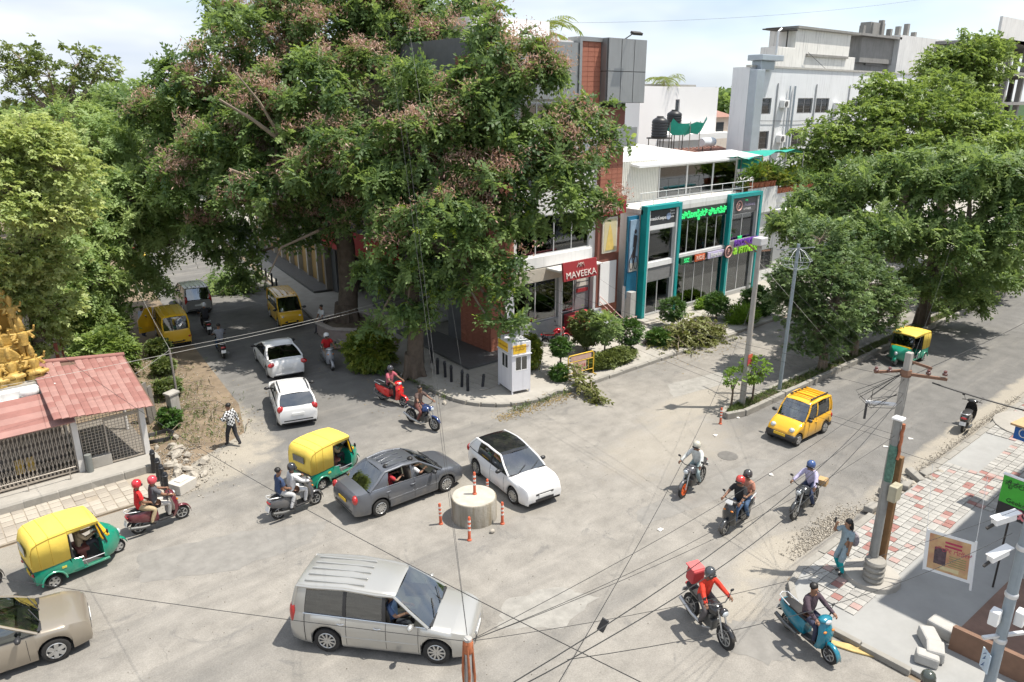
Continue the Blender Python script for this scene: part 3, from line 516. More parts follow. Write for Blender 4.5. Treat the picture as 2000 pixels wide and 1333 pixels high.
for j in range(3): MB().box(40.4, 42.8, 27.4, 27.9, .9 + j * .75, .95 + j * .75).build('shelf', wpl_m, cs)
MB().box(35.1, 39.8, 28.75, 28.8, .42, 3.18).build('partition', inl_m, cs); MB().box(35.1, 39.8, 28.75, 28.8, 3.45, 6.2).build('partition', inl_m, cs); MB().box(40.1, 43.1, 28.6, 28.65, .42, 6.2).build('partition', inl_m, cs)  # pale partitions added close behind the glass to brighten the dark interior
for i, (x, z, c_) in enumerate(((35.5, 1.4, (.10, .11, .12)), (36.4, 1.1, (.35, .06, .05)), (38.6, 1.5, (.12, .2, .25)), (39.2, 1.2, (.2, .2, .2)), (35.6, 4.4, (.5, .52, .5)), (37.9, 4.5, (.12, .16, .2)), (41.2, 4.6, (.15, .17, .2)), (41.6, 1.4, (.02, .28, .26)))): MB().box(x, x + .75, 28.70, 28.75, z, z + 1.1).build('wall_poster', M('shop_poster_%d' % i, c_, .6, var=.6, sc=5), cs)
dk = MB(); random.seed(3)
for i in range(26): x = random.uniform(35.3, 42.8); z0 = random.choice((.42, 3.42)); dk.box(x, x + random.uniform(.2, .6), 29.5, 29.9 + random.random(), z0, z0 + random.uniform(.5, 1.7))
dk.build('stock', M('dark_stock', (.09, .09, .09), .8, var=.6, sc=1.5), cs)['kind'] = 'stuff'
# terrace parapet, railing and glazed roof room
MB().box(35.02, 39.83, 26.35, 26.5, 6.5, 6.75).box(32, 43.3, 26.6, 26.7, 6.5, 6.62).build('parapet', white_m, cs)
rl = MB()
for i in range(11): x = 32.2 + i * 1.1; rl.tube([(x, 26.8, 6.5), (x, 26.8, 7.35)], .02, 6)
rl.tube([(32.1, 26.8, 7.35), (43.3, 26.8, 7.35)], .022, 6).tube([(32.1, 26.8, 6.95), (43.3, 26.8, 6.95)], .014, 6); rl.build('terrace_rail', M('rail_white', (.68, .68, .66), .5), cs, 40)
rm = MB()
for i in range(24): rm.prism([(32.6 + i * .15, 28.9), (32.64 + i * .15, 28.87), (32.72 + i * .15, 28.87), (32.75 + i * .15, 28.9)], 6.5, 8.9)
rm.build('sheet_wall', M('cream_sheet', (.64, .63, .57), .5, var=.08), cs); MB().box(32.6, 32.75, 28.9, 36, 6.5, 8.9).box(32.6, 44.5, 35.8, 36, 6.5, 8.6).build('room_wall', white_m, cs)
for i in range(3): window(cs, 36.25 + i * 2.75, 39.0 + i * 2.75, 6.55, 8.45, 28.85, 'x', 1, 1, M('rail_white', (0, 0, 0)), win_g, w=.07)
MB().prism([(28.2, 8.55), (28.2, 8.68), (30.6, 8.95), (30.6, 8.82)], 33.6, 46.3, 'x').build('roof_sheet', M('white_roof_sheet', (.76, .76, .75), .4, var=.04), cs)
MB().add([(33.0, 30.0, 8.9), (44.5, 30.0, 8.6), (36.6, 34.5, 9.9), (33.0, 36, 8.9), (44.5, 36, 8.6), (33, 33, 9.75)], [(0, 1, 2), (0, 2, 5), (5, 2, 4, 3), (1, 4, 2)]).build('tent_roof', M('tent_white', (.66, .66, .63), .7, var=.06), cs)
for i in range(8):
    x = 36.6 + i * 1.0; MB().box(x, x + .55, 30.2, 30.9, 6.5, 7.25).box(x, x + .1, 30.2, 30.3, 7.25, 7.9).build('cafe_chair' if i % 2 else 'cafe_table', M('cane_tan', (.36, .25, .13), .8, var=.25), cs)
# ---------------------------------------------------------------- white house with a roof garden
wh = thing('white_house', 'white painted house with potted plants along its flat roof', 'building')
w = MB(); wall_with(w, 43.5, 56, .15, 6.0, 27.2, 27.45, [(46.0, 47.2, 3.6, 4.9), (48.2, 49.6, 3.6, 4.9), (45.5, 47.3, .9, 2.4), (50, 52, .9, 2.4)]); w.box(43.5, 43.75, 27.45, 40, .15, 6.0).box(43.5, 56, 27.2, 40, 6.0, 6.1).box(43.4, 46.5, 26.9, 27.2, 5.1, 6.75).box(46.5, 56, 27.0, 27.2, 5.6, 6.2).box(46.4, 53, 26.2, 27.2, 5.0, 5.15); w.build('wall', wht2_m, wh)
for a in ((46.0, 47.2, 3.6, 4.9), (48.2, 49.6, 3.6, 4.9), (45.5, 47.3, .9, 2.4), (50, 52, .9, 2.4)): window(wh, *a, 27.3, 'x', 2, 1, M('rail_white', (0, 0, 0)), dark_g, grille=1)
MB().box(43.75, 56, 30, 30.1, .2, 6).build('inner_wall', in_m, wh)
nt_m = M('green_shade_net', (.01, .33, .25), .7, var=.2, sc=4)
nt = MB(); n = 14
nt.add([(42.5 + i * 9.0 / n, 28.0 + j * 1.2, 8.75 - .35 * math.sin(PI * i / n * 2) * .4 - .1 * j + .1 * math.sin(i * 1.7 + j)) for j in range(4) for i in range(n + 1)], [(j * (n + 1) + i, j * (n + 1) + i + 1, (j + 1) * (n + 1) + i + 1, (j + 1) * (n + 1) + i) for j in range(3) for i in range(n)])
nt.build('shade_net', nt_m, wh, 60); pp = MB()
for x in (43, 46, 49, 51.4):
    for y in (28, 31.5): pp.tube([(x, y, 6.1), (x, y, 8.75)], .035, 6)
pp.build('net_post', M('net_post', (.35, .33, .3), .6), wh); MB().add([(46, 31.6, 8.3), (52, 31.6, 8.3), (52, 31.6, 7.4), (46, 31.6, 7.4)], [(0, 1, 2, 3)]).build('net_curtain', nt_m, wh)
# ---------------------------------------------------------------- apartment block behind
ap = thing('apartment_block', 'stained white apartment block with grilled windows and a rooftop stair tower', 'building')
ho = [(57.3, 59.7, 11.1, 12.4), (64, 66.6, 11.1, 12.4), (67.2, 69.6, 11.1, 12.4), (57.2, 59.8, 8.2, 9.7), (63.6, 66.2, 8.2, 9.7), (68, 71, 8.2, 9.7), (74, 77, 11.1, 12.4), (57.3, 59.7, 4.6, 6.2), (64, 66, 4.6, 6.2)]
w = MB(); wall_with(w, 56, 98, 0, 14.8, 36, 36.3, ho); w.box(56, 56.3, 36.3, 37.4, 0, 14.8).box(56.3, 98, 36.3, 37.4, 13.6, 13.8).box(56, 98, 37.4, 37.6, 0, 14.8).build('wall', M('blue_white_render', (.70, .72, .74), .9, var=.06, sc=.5, streak=.2), ap)
for h in ho: window(ap, *h, 36.1, 'x', 2, 1, alu_m, dark_g, grille=1)
MB().box(56.35, 97, 37.2, 37.35, .2, 13.5).build('inner_wall', in_m, ap)
tw = M('weathered_cream_render', (.74, .73, .69), .9, var=.10, sc=.6, streak=.36)
MB().box(64.2, 74.2, 37, 39.6, 13.8, 18.2).box(61.2, 64.2, 36.9, 38.5, 13.8, 16.6).box(74.2, 76, 37.2, 38.5, 13.8, 16.2).build('stair_tower', tw, ap, bev=.03)
MB().box(64.0, 75.6, 36.7, 39.9, 18.2, 18.4).box(66.2, 73.8, 36.8, 37, 16.0, 16.2).build('tower_slab', bare_m, ap)
MB().tube([(61.4, 37, 16.6), (61.4, 37, 18.0)], .06).tube([(62.8, 37, 16.6), (62.8, 37, 18.0)], .06).box(61.2, 64.2, 36.9, 38.5, 18.0, 18.1).build('roof_shelter', iron_m, ap)
MB().box(61.2, 62.1, 36.84, 36.9, 13.9, 15.0).build('roof_door', M('door_brown', (.28, .18, .12), .7), ap)
for x, r_ in ((56.6, .32), (63.0, .10), (62.2, .07)): MB().tube([(x, 35.85 - r_ * .3, 7), (x, 35.85 - r_ * .3, 14.2 if r_ > .2 else 13.4)], r_ * .9, 10).build('duct' if r_ > .2 else 'drain_pipe', M('galvanised_duct', (.42, .47, .52), .4, metal=.4, var=.12, sc=1.5), ap, 40)
MB().box(56.0, 57.2, 35.3, 36.0, 5, 14.6).build('duct_casing', M('galvanised_duct', (0, 0, 0)), ap, bev=.05); MB().box(56.4, 59.6, 35.2, 36.6, 15.3, 15.75).box(56.8, 58.8, 35.5, 36.4, 14.6, 15.3).build('duct_hood', M('galvanised_duct', (0, 0, 0)), ap, bev=.05)
MB().tube([(59, 35.6, 15.9), (59, 35.6, 17.6), (59.4, 35.6, 17.8)], .09, 8).build('vent_pipe', alu_m, ap)
bb = thing('unfinished_building', 'grey bare concrete building with unfinished roof columns behind the apartments', 'building')
MB().box(82, 100, 42, 44, 0, 16.2).box(86, 94, 41.6, 44, 16.2, 18.9).build('wall', bare_m, bb, bev=.03); MB().box(84.6, 94.5, 41, 44, 18.9, 19.15).box(88, 91.5, 41.8, 43, 19.15, 20.5).build('roof_slab', bare_m, bb)
for i in range(7): MB().box(86 + i * 2.2, 86.5 + i * 2.2, 41.6, 42.1, 19.15, 20.0 + .4 * (i % 3)).build('column_stub', bare_m, bb)
MB().box(94, 110, 41.0, 42.0, 12, 19.4).build('white_wall', wht2_m, bb)
for j in range(3): MB().box(88, 92, 41.8, 42.0, 13 + j * 1.5, 13.3 + j * 1.5).build('shade_ledge', bare_m, bb)
cb = thing('concrete_frame_building', 'open concrete frame building at the far right edge behind the trees', 'building')
for j in range(4): MB().box(104, 140, 34, 50, 8 + j * 3.6, 8.35 + j * 3.6).build('floor_slab', bare_m, cb)
for i in range(6):
    for y in (34.5, 41, 48): MB().box(105 + i * 6, 105.6 + i * 6, y, y + .6, 0, 18.8).build('column', bare_m, cb)
MB().box(104.5, 139, 46, 46.3, .2, 18.8).box(104, 124, 34, 34.3, 18.8, 21.5).build('wall', wht2_m, cb)
for x, z in ((61.0, 11.6), (61.0, 8.7), (70.4, 11.4), (72.6, 8.6)):
    ac = MB().box(x, x + .9, 35.55, 35.98, z, z + .62).build('air_conditioner', wpl_m, ap, bev=.03); MB().lathe([(.24, 0), (.24, .02)], 16, c=(x + .35, 35.52, z + .31), axis='y').build('fan_grille', M('grille_iron', (.12, .12, .12)), ac)
for x in (60.4, 66.9, 73.2): MB().tube([(x, 35.93, 4), (x, 35.93, 13.6)], .055, 8).build('drain_pipe', M('pipe_grey', (.42, .43, .44), .7), ap, 40)
MB().tube([(57, 35.9, 10.6), (64, 35.9, 10.45), (80, 35.9, 10.7)], .02, 5).tube([(66, 36.7, 16.3), (70, 36.7, 14.8), (78, 36.2, 14.9)], .02, 5).build('wall_cable', blk_m, ap, 60)
MB().box(55.9, 98, 35.9, 36.32, 14.8, 14.95).build('parapet_coping', M('stained_coping', (.46, .45, .42), .9, var=.3, streak=.3), ap)
# ---------------------------------------------------------------- white box building far behind
fb = thing('white_box_building', 'blank bright white box building behind the rooftop water tanks', 'building')
w = MB(); wall_with(w, 57.3, 69.5, 0, 13.5, 48.2, 48.5, [(62.4, 63.1, 10.6, 12.3)]); wall_with(w, 48.2, 62, 0, 13.5, 57, 57.3, [(50, 51, 10.2, 12), (53, 54.2, 6.4, 8)], 'y'); w.box(57.3, 69.2, 48.5, 62, 13.2, 13.4).box(69.2, 69.5, 48.5, 62, 0, 13.46).box(60, 70.5, 46.8, 48.2, 8.4, 9.0); w.build('wall', M('bright_white_render', (.80, .80, .795), .85, var=.03, sc=.6), fb)
window(fb, 62.4, 63.1, 10.6, 12.3, 48.3, 'x', 1); window(fb, 50, 51, 10.2, 12, 57.1, 'y', 1); window(fb, 53, 54.2, 6.4, 8, 57.1, 'y', 2)
MB().box(58, 68, 50, 60, 13.5, 13.75).tube([(58.6, 52, 13.5), (58.6, 52, 15.6)], .05).tube([(60.2, 52, 13.5), (60.2, 52, 16.0)], .05).build('roof_rail', bare_m, fb)
lowb = thing('tiled_roof_house', 'low house with red tiled roof between the white buildings', 'building')
MB().box(46, 58, 36, 44, 0, 7.2).build('wall', wht2_m, lowb); rf = MB().prism([(35.4, 7.2), (40, 8.3), (44.4, 7.2)], 45.4, 58.6, 'x').build('roof', M('old_red_tiles', (.32, .17, .13), .85, var=.25, sc=2), lowb)
for i in range(26): MB().beam((45.6 + i * .5, 35.5, 7.26), (45.6 + i * .5, 40, 8.34), .14, .08).build('tile_row', M('old_red_tiles', (0, 0, 0)), rf)
far = thing('cream_far_house', 'small cream house with red roof beneath the wooded hill', 'building', (84, 62, 0)); MB().box(0, 9, 0, 9, 0, 10.0).box(-6, 14, -3, 0, 0, 7.8).build('wall', M('cream_render', (.62, .56, .50), .9, streak=.2), far); MB().prism([(-.5, 10.0), (4.5, 11.2), (9.5, 10.0)], -.5, 9.5, 'x').build('roof', M('old_red_tiles', (0, 0, 0)), far); MB().box(1.5, 3.2, -.06, 0, 7.9, 9.3).build('window', M('dark_window', (.05, .06, .07), .2), far); MB().box(5.5, 7.2, -.06, 0, 7.9, 9.3).build('window', M('dark_window', (.05, .06, .07)), far)
# rooftop water tanks
def tank(x, y, z, r_, h, lab):
    t = thing('water_tank', lab, 'water tank', (x, y, z), 0, 'rooftop water tanks'); p = [(r_ * .97, 0)]
    for i in range(6): p += [(r_, h * (i + .15) / 6.5), (r_, h * (i + .6) / 6.5), (r_ * .95, h * (i + .8) / 6.5), (r_ * .95, h * (i + 1) / 6.5)]
    MB().lathe(p + [(r_ * .9, h * .96), (r_ * .45, h * 1.1)], 20).build('body', M('tank_black', (.02, .02, .022), .45), t, 40); MB().lathe([(r_ * .42, h * 1.1), (r_ * .42, h * 1.16)], 16).build('lid', blk_m, t)
    s_ = MB().box(-r_ * 1.1, r_ * 1.1, -r_ * 1.1, r_ * 1.1, -.12, -.02)
    for dx in (-1, 1):
        for dy in (-1, 1): s_.tube([(dx * r_ * .9, dy * r_ * .9, -z + 7.2), (dx * r_ * .9, dy * r_ * .9, -.1)], .04)
    s_.build('stand', iron_m, t)
tank(47.3, 37.9, 9.5, .62, 1.35, 'ribbed black water tank on a stand beside the green net'); tank(50.2, 38.8, 10.0, .6, 1.3, 'black water tank half behind the draped green net')
nn = MB(); nn.add([(48.0 + i * .45, 37.2 + .3 * math.sin(i * 1.3) + j * .25, 10.9 - .5 * math.sin(PI * i / 10) - j * .45 + .12 * math.sin(i * 2.1)) for j in range(3) for i in range(11)], [(j * 11 + i, j * 11 + i + 1, (j + 1) * 11 + i + 1, (j + 1) * 11 + i) for j in range(2) for i in range(10)])
for i in range(4): nn.tube([(48.2 + i * 1.3, 37.6, 8.4), (48.2 + i * 1.3, 37.6, 10.6)], .04, 5, 1)
tag(nn.build('draped_net', [nt_m, M('net_post', (0, 0, 0))], None, 60), 'torn green net draped on poles in front of the water tanks', 'net')
o = thing('solar_heater', 'blue and white solar water heater cylinder on the roof behind the shed', 'water heater', (53, 38, 8.9)); MB().lathe([(.32, 0), (.36, .1), (.36, 1.5), (.32, 1.6)], 16, axis='x').build('cylinder', M('heater_pale', (.62, .66, .70), .4), o, 40); MB().lathe([(.365, 1.5), (.33, 1.62), (.1, 1.68)], 16, axis='x').build('end_cap', M('heater_blue', (.05, .2, .45), .4), o, 40); MB().tube([(.2, 0, -.9), (.2, 0, -.3)], .04).tube([(1.4, 0, -.9), (1.4, 0, -.3)], .04).build('stand', iron_m, o)
# ---------------------------------------------------------------- the near building on the right, its shade falls over the corner
nb = thing('corner_building', 'tall near building at the right that shades the corner pavement', 'building')
MB().box(20.75, 60, -22, 3.05, .1, 9.7).box(20.5, 60.2, -22, 3.3, 9.7, 9.95).build('wall', wht2_m, nb)
# ================================================================ trees and plants
BL_B=[(14.7,41.3,13.4,2.55),(17.3,40.4,15.4,2.71),(20.3,39.2,15.8,3.04),(22.8,37.0,15.8,3.04),(24.5,34.3,15.5,2.43),(13.0,41.5,11.3,2.13),(14.4,37.6,11.3,2.53),(17.0,35.4,12.2,2.76),(19.3,33.5,12.2,2.76),(12.8,39.0,8.6,2.2),(14.1,35.9,8.1,2.25),(16.3,33.4,9.2,2.44),(12.5,39.9,6.1,1.61),(12.2,42.2,9.6,1.35),(13.0,42.8,13.1,1.21),(18.7,40.6,17.0,1.64),(22.1,38.9,17.5,1.95),(24.9,36.6,17.3,1.96),(14.6,41.4,5.1,1.72),(16.2,44.0,2.7,1.24),(17.5,32.4,7.2,1.49),(15.8,36.5,6.0,1.32),(17.9,37.3,5.8,1.39),(16.0,42.8,17.1,0.96),(25.6,33.4,16.7,1.34),(11.9,42.4,11.3,1.2)]
BL_A=[(20.1,23.8,5.6,.75),(19.3,24.3,5.0,.6),(21.4,24.2,7.2,1.0),(19.6,23.4,4.6,.35),(18.5,27.6,10.1,2.23),(20.8,26.9,12.1,2.25),(22.1,25.8,13.7,1.55),(21.7,27.5,15.3,1.23),(23.1,25.0,13.7,1.0),(22.1,24.6,10.4,1.78),(24.5,24.4,11.4,1.38),(25.8,24.0,10.6,0.94),(22.2,23.4,8.6,1.3),(24.0,22.9,7.6,1.03),(20.1,24.9,8.3,1.76),(18.1,26.0,7.4,1.75),(17.0,27.5,7.3,1.66),(18.8,24.9,6.2,1.15),(17.2,26.0,5.3,1.1),(16.7,26.7,3.6,0.85),(16.3,28.1,5.3,1.13),(17.3,28.6,9.2,1.8),(16.6,30.5,9.8,1.84),(18.9,23.8,3.4,0.44),(19.4,23.0,3.3,0.3),(17.8,25.3,4.7,0.79),(23.3,23.5,9.4,1.23),(20.1,28.9,12.8,1.84),(15.9,27.9,2.6,0.55)]
BL_C=[(3.2,32.6,5.2,.95),(4.3,32.7,4.6,.95),(3.8,33.0,3.5,.8),(4.6,32.4,6.2,.9),(2.6,31.4,7.0,.7),(4.4,31.7,11.0,1.36),(5.1,31.1,9.9,1.1),(3.5,31.1,9.2,1.43),(4.5,30.9,8.4,1.1),(3.0,31.5,7.0,1.1),(5.3,31.6,8.6,0.85),(3.9,32.1,6.8,0.95),(3.3,31.4,10.7,1.23),(2.7,31.8,5.9,0.83),(5.3,33.6,10.0,1.18)]
BL_D=[(5.6,38.6,4.1,0.99),(4.6,37.4,5.2,0.94),(7.1,39.9,4.0,1.05),(8.4,41.4,2.3,0.85),(6.7,40.2,5.1,1.23),(5.4,38.7,6.3,1.04),(11.2,45.6,1.9,0.84),(9.0,46.5,7.6,2.0),(7.2,44.6,8.2,1.9),(6.3,42.2,6.8,1.6),(7.0,40.4,3.4,1.1),(10.8,47.5,7.0,1.9),(12.4,47.0,6.0,1.6),(5.2,39.2,3.6,1.0),(9.4,44.8,5.6,1.5),(9.8,45.5,9.8,2.21),(11.3,45.5,9.2,1.99),(10.0,42.7,7.3,2.01),(8.3,42.9,7.2,1.83),(7.4,41.0,5.7,1.51),(9.0,42.2,5.3,1.46),(5.9,39.6,4.9,1.32),(8.1,41.7,3.1,1.19),(11.1,43.1,5.8,1.39),(12.2,44.8,4.3,1.32),(10.4,43.7,3.6,1.27),(6.0,39.5,3.1,0.98),(4.4,38.3,4.1,0.92),(7.3,41.1,1.8,0.65),(12.2,43.5,6.8,1.55),(13.1,44.0,8.3,1.43),(9.1,47.4,11.1,1.4)]
BL_E=[(9.5,64.1,15.0,1.61),(10.9,63.0,13.8,1.8),(12.7,62.8,14.4,1.64),(14.0,63.0,13.9,1.12),(9.7,64.0,12.6,1.81),(11.6,62.3,12.5,1.63),(8.7,64.8,13.8,1.62),(14.5,62.5,14.7,0.67),(13.2,62.3,15.4,0.73)]
BL_Fbig=[(39.5,20.2,6.8,1.57),(40.5,18.1,8.3,1.91),(41.5,15.9,8.5,2.1),(42.3,13.9,8.7,2.05),(44.0,12.4,8.7,1.8),(37.8,20.4,5.8,1.16),(39.6,16.2,5.9,1.97),(41.2,14.1,5.7,2.06),(42.7,12.2,5.5,1.8),(40.7,15.2,3.15,1.16),(42.8,13.5,2.95,1.16),(45.6,12.4,3.15,1.06),(37.9,17.6,5.7,1.48),(40.2,20.8,8.0,0.6),(40.5,19.4,7.5,1.15),(46.1,13.3,1.45,0.73),(43.2,11.8,7.1,1.42),(44.2,14.9,1.15,0.61),(37.9,21.6,5.5,0.66)]
BL_Gm=[(57.9,26.9,10.3,2.53),(60.8,24.4,10.7,3.0),(55.5,27.6,9.5,1.72),(64.5,22.6,10.7,2.73),(63.7,19.3,9.3,2.15),(55.1,28.0,8.600000000000001,1.42),(55.9,24.6,8.4,2.12),(58.0,21.6,8.5,2.08),(58.5,18.5,8.600000000000001,1.72),(61.1,26.8,12.7,1.94),(64.8,24.9,12.9,1.97),(54.7,29.6,9.9,0.8),(53.6,29.2,8.200000000000001,0.94),(60.0,17.2,9.3,1.43)]
BL_Gt=[(71.6,25.7,14.700000000000001,2.45),(73.1,24.4,15.3,1.9),(70.2,26.9,15.100000000000001,1.66),(72.0,25.4,16.3,1.37),(72.2,25.2,12.9,1.79)]
BL_H1=[(31.8,16.3,4.8,1.52),(32.6,15.4,3.4,1.53),(31.5,16.8,3.1,1.15),(32.9,16.6,6.1,1.14),(31.4,16.6,4.6,1.17),(32.0,15.9,2.2,1.07),(33.3,15.7,4.7,1.31),(31.6,16.0,1.2,0.53),(32.6,15.3,1.5,0.72),(31.3,17.2,3.8,0.72)]
BL_H2=[(35.8,15.5,3.6,1.5),(36.5,14.9,2.2,1.14),(35.2,15.5,2.2,1.0),(37.3,14.8,3.0,1.02),(35.6,16.3,4.8,1.13),(34.9,15.7,1.1,0.56),(36.8,15.9,4.9,1.01)]
BL_back=[(20.9,80.7,12.3,1.98),(20.2,85.2,12.8,2.05),(21.2,76.5,11.4,1.67),(24.5,84.2,12.5,1.58),(17.4,82.4,11.8,1.96),(13.9,80.1,11.4,2.09),(18.2,73.8,10.3,1.81),(24.1,78.0,12.0,1.98)]
def tpl_feather(n=5, droop=.5, wid=.34):
    """A drooping compound leaf: broad pairs of leaflets along a rib, ragged at the edge."""
    v = []; f = []; st = .92 / n
    for i in range(n):
        x = .08 + .86 * i / (n - 1); z = -droop * x * x; w = wid * (math.sin(PI * (.14 + .72 * x)) ** .7)
        for sd in (-1, 1):
            k = len(v); v += [(x - st * .5, 0, z), (x + st * .30, sd * w * 1.0, z - .10), (x + st * .95, sd * w * .82, z - .12 - droop * .12), (x + st * .55, 0, z - droop * .12)]; f += [(k, k + 1, k + 2), (k, k + 2, k + 3)]
    return np.array(v), np.array(f)
def tpl_broad(n=7, L_=.5, w=.16, spread=1.0, seed=1, droop=.3):
    """A twig tip carrying n pointed leaves."""
    r = np.random.default_rng(seed); v = []; f = []
    for i in range(n):
        a = 2 * PI * i / n + r.uniform(-.3, .3); e = r.uniform(-.3, .8) * spread; d = np.array([math.cos(a) * math.cos(e) * .9 + .25, math.sin(a) * math.cos(e), math.sin(e)]); d /= np.linalg.norm(d)
        s = np.cross(d, (0, 0, 1)); s /= np.linalg.norm(s) + 1e-9; o = np.array([r.uniform(0, .45), 0, 0]); m_ = o + d * L_ * .5; t = o + d * L_ + np.array([0, 0, -droop * L_]); k = len(v)
        v += [o, m_ + s * w, t, m_ - s * w]; f += [(k, k + 1, k + 2), (k, k + 2, k + 3)]
    return np.array(v), np.array(f)
def scatter(name, tpl, P, D, scale, mt, parent=None, tint=None, roll=.5, seed=0):
    """Places one leaf template at every point P, pointing along D, as a single mesh."""
    r = np.random.default_rng(seed); V0, F0 = tpl; K = len(P); D = D / (np.linalg.norm(D, axis=1, keepdims=True) + 1e-9)
    up = np.tile(np.array([0., 0, 1]), (K, 1)) + r.normal(0, roll, (K, 3)); Y = np.cross(up, D); Y /= np.linalg.norm(Y, axis=1, keepdims=True) + 1e-9; Z = np.cross(D, Y)
    sc = scale * r.uniform(.5, 1.5, K); A = np.stack([D, Y, Z], 2) * sc[:, None, None]
    V = np.einsum('kij,nj->kni', A, V0) + P[:, None, :]; n = len(V0); F = (F0[None] + (np.arange(K) * n)[:, None, None]).reshape(-1, 3)
    me = bpy.data.meshes.new(name); me.vertices.add(K * n); me.vertices.foreach_set('co', V.reshape(-1).astype(np.float32))
    me.loops.add(F.size); me.loops.foreach_set('vertex_index', F.reshape(-1).astype(np.int32)); me.polygons.add(len(F)); me.polygons.foreach_set('loop_start', np.arange(0, F.size, 3, dtype=np.int32))
    try: me.polygons.foreach_set('loop_total', np.full(len(F), 3, np.int32))
    except Exception: pass
    me.update(calc_edges=True)
    if tint is None: tint = r.random(K)
    at = me.attributes.new('tint', 'FLOAT', 'POINT'); at.data.foreach_set('value', np.repeat(tint, n).astype(np.float32)); me.materials.append(mt)
    return put(name, me, parent)
def crown_points(blobs, dens, per, csz, flat=.8, seed=0, inner=.25, up=.25, ros=0, open_=.35):
    """Twig tips gathered in clumps over the skin of each bough, with gaps between the clumps. ros leaves spread like an umbrella at each tip."""
    r = np.random.default_rng(seed); P = []; D = []; T = []; C = []
    for (x, y, z, rad) in blobs:
        nc = max(3, int(dens * rad * rad)); c0 = np.array([x, y, z])
        d = r.normal(0, 1, (nc, 3)); d /= np.linalg.norm(d, axis=1, keepdims=True); k = 1 - inner * 2.2 * r.random(nc) ** 1.6
        cc = c0 + d * k[:, None] * np.array([rad, rad, rad * flat]); C += [(c0, c) for c in cc]; tn = r.normal(.42, .25, nc)
        for c, dd, t in zip(cc, d, tn):
            m_ = r.poisson(per) + 1; q = r.normal(0, csz, (m_, 3)); q[:, 2] *= .55; o = dd * .8 + r.normal(0, .55, (m_, 3)) + q / csz * .45; o[:, 2] = o[:, 2] * .5 + up; tt = np.clip(t + r.normal(0, .16, m_), 0, 1)
            if ros:
                o[:, 2] += .55; o /= np.linalg.norm(o, axis=1, keepdims=True); e1 = np.cross(o, r.normal(0, 1, (m_, 3))); e1 /= np.linalg.norm(e1, axis=1, keepdims=True); e2 = np.cross(o, e1)
                ang = 2 * PI * (np.arange(ros)[None] + r.random((m_, 1))) / ros + r.normal(0, .25, (m_, ros)); f = o[:, None] * (open_ + r.normal(0, .15, (m_, ros, 1))) + e1[:, None] * np.cos(ang)[..., None] + e2[:, None] * np.sin(ang)[..., None]
                P.append(np.repeat(c + q, ros, 0)); D.append(f.reshape(-1, 3)); T.append(np.clip(np.repeat(tt, ros) + r.normal(0, .06, m_ * ros), 0, 1))
            else: P.append(c + q); D.append(o); T.append(tt)
    return np.concatenate(P), np.concatenate(D), np.concatenate(T), C
bark_m = M('grey_brown_bark', (.135, .105, .08), .95, var=.4, sc=4, bmp=.8, bsc=14); bark2_m = M('pale_bark', (.25, .20, .15), .9, var=.3, sc=4, bmp=.5, bsc=16)
def limb(b, p, q, r0, r1, n=5, sag=.12, seed=0, k=7):
    r = np.random.default_rng(seed); p, q = np.array(p, float), np.array(q, float); ln = np.linalg.norm(q - p); pts = []
    for i in range(n + 1):
        t = i / n; w = p + (q - p) * t; w = w + r.normal(0, .035, 3) * ln * math.sin(PI * t); w[2] += sag * ln * math.sin(PI * t); pts.append(w)
    b.tube(pts, [r0 + (r1 - r0) * (i / n) ** .8 for i in range(n + 1)], k)
    return pts
def tree(name, label, trunk, tr, blobs, tpl, scale, mt, dens, per, csz, flat=.8, seed=0, bark=None, fork=None, twig=.35, inner=.25, group=None, up=.25, extra=None, lr=.35, ros=0, open_=.35):
    t = thing(name, label, 'tree', trunk[0], 0, group); o = np.array(trunk[0], float)
    b = MB(); b.tube([np.array(p) - o for p in trunk], tr, 12); top = np.array(trunk[-1]) - o
    # root flare
    for a in range(6): b.tube([(tr[0] * .6 * math.cos(a * 1.05), tr[0] * .6 * math.sin(a * 1.05), .7 + tr[0]), (tr[0] * 1.0 * math.cos(a * 1.05), tr[0] * 1.0 * math.sin(a * 1.05), .15), (tr[0] * 1.5 * math.cos(a * 1.05), tr[0] * 1.5 * math.sin(a * 1.05), -.1)], [tr[0] * .45, tr[0] * .35, tr[0] * .2], 6)
    b.build('trunk', bark or bark_m, t, 50); lb = MB()
    rel = [(x - o[0], y - o[1], z - o[2], r) for x, y, z, r in blobs]
    mids = [np.array(p) - o for p in (fork or [trunk[-1]])]
    for i, (x, y, z, r) in enumerate(rel):
        s = min(mids, key=lambda m_: np.linalg.norm(m_ - (x, y, z))); limb(lb, s, (x, y, z), tr[-1] * lr * (1 + .4 * r / 2), .035, 6, .08, seed + i)
    for m_ in mids:
        if np.linalg.norm(m_ - top) > .3: limb(lb, top, m_, tr[-1] * .75, tr[-1] * .5, 5, .05, seed + 77)
    P, D, T, C = crown_points(rel, dens, per, csz, flat, seed, inner, up, ros, open_); r = np.random.default_rng(seed)
    for c0, c in C:
        if r.random() < twig: limb(lb, c0, c, .03, .008, 3, .05, int(r.integers(1e6)), 4)
    if extra: extra(lb, o)
    lb.build('branches', bark2_m, t, 50); cr = scatter('crown', tpl, P, D, scale, mt, t, T, seed=seed); return t, P, D, C
feather = tpl_feather(4, .62, .24); feather2 = tpl_feather(4, .42, .24); broad = tpl_broad(); broadL = tpl_broad(6, .62, .17, .8, 4, .45); tiny = tpl_broad(9, .42, .11, 1.1, 3)
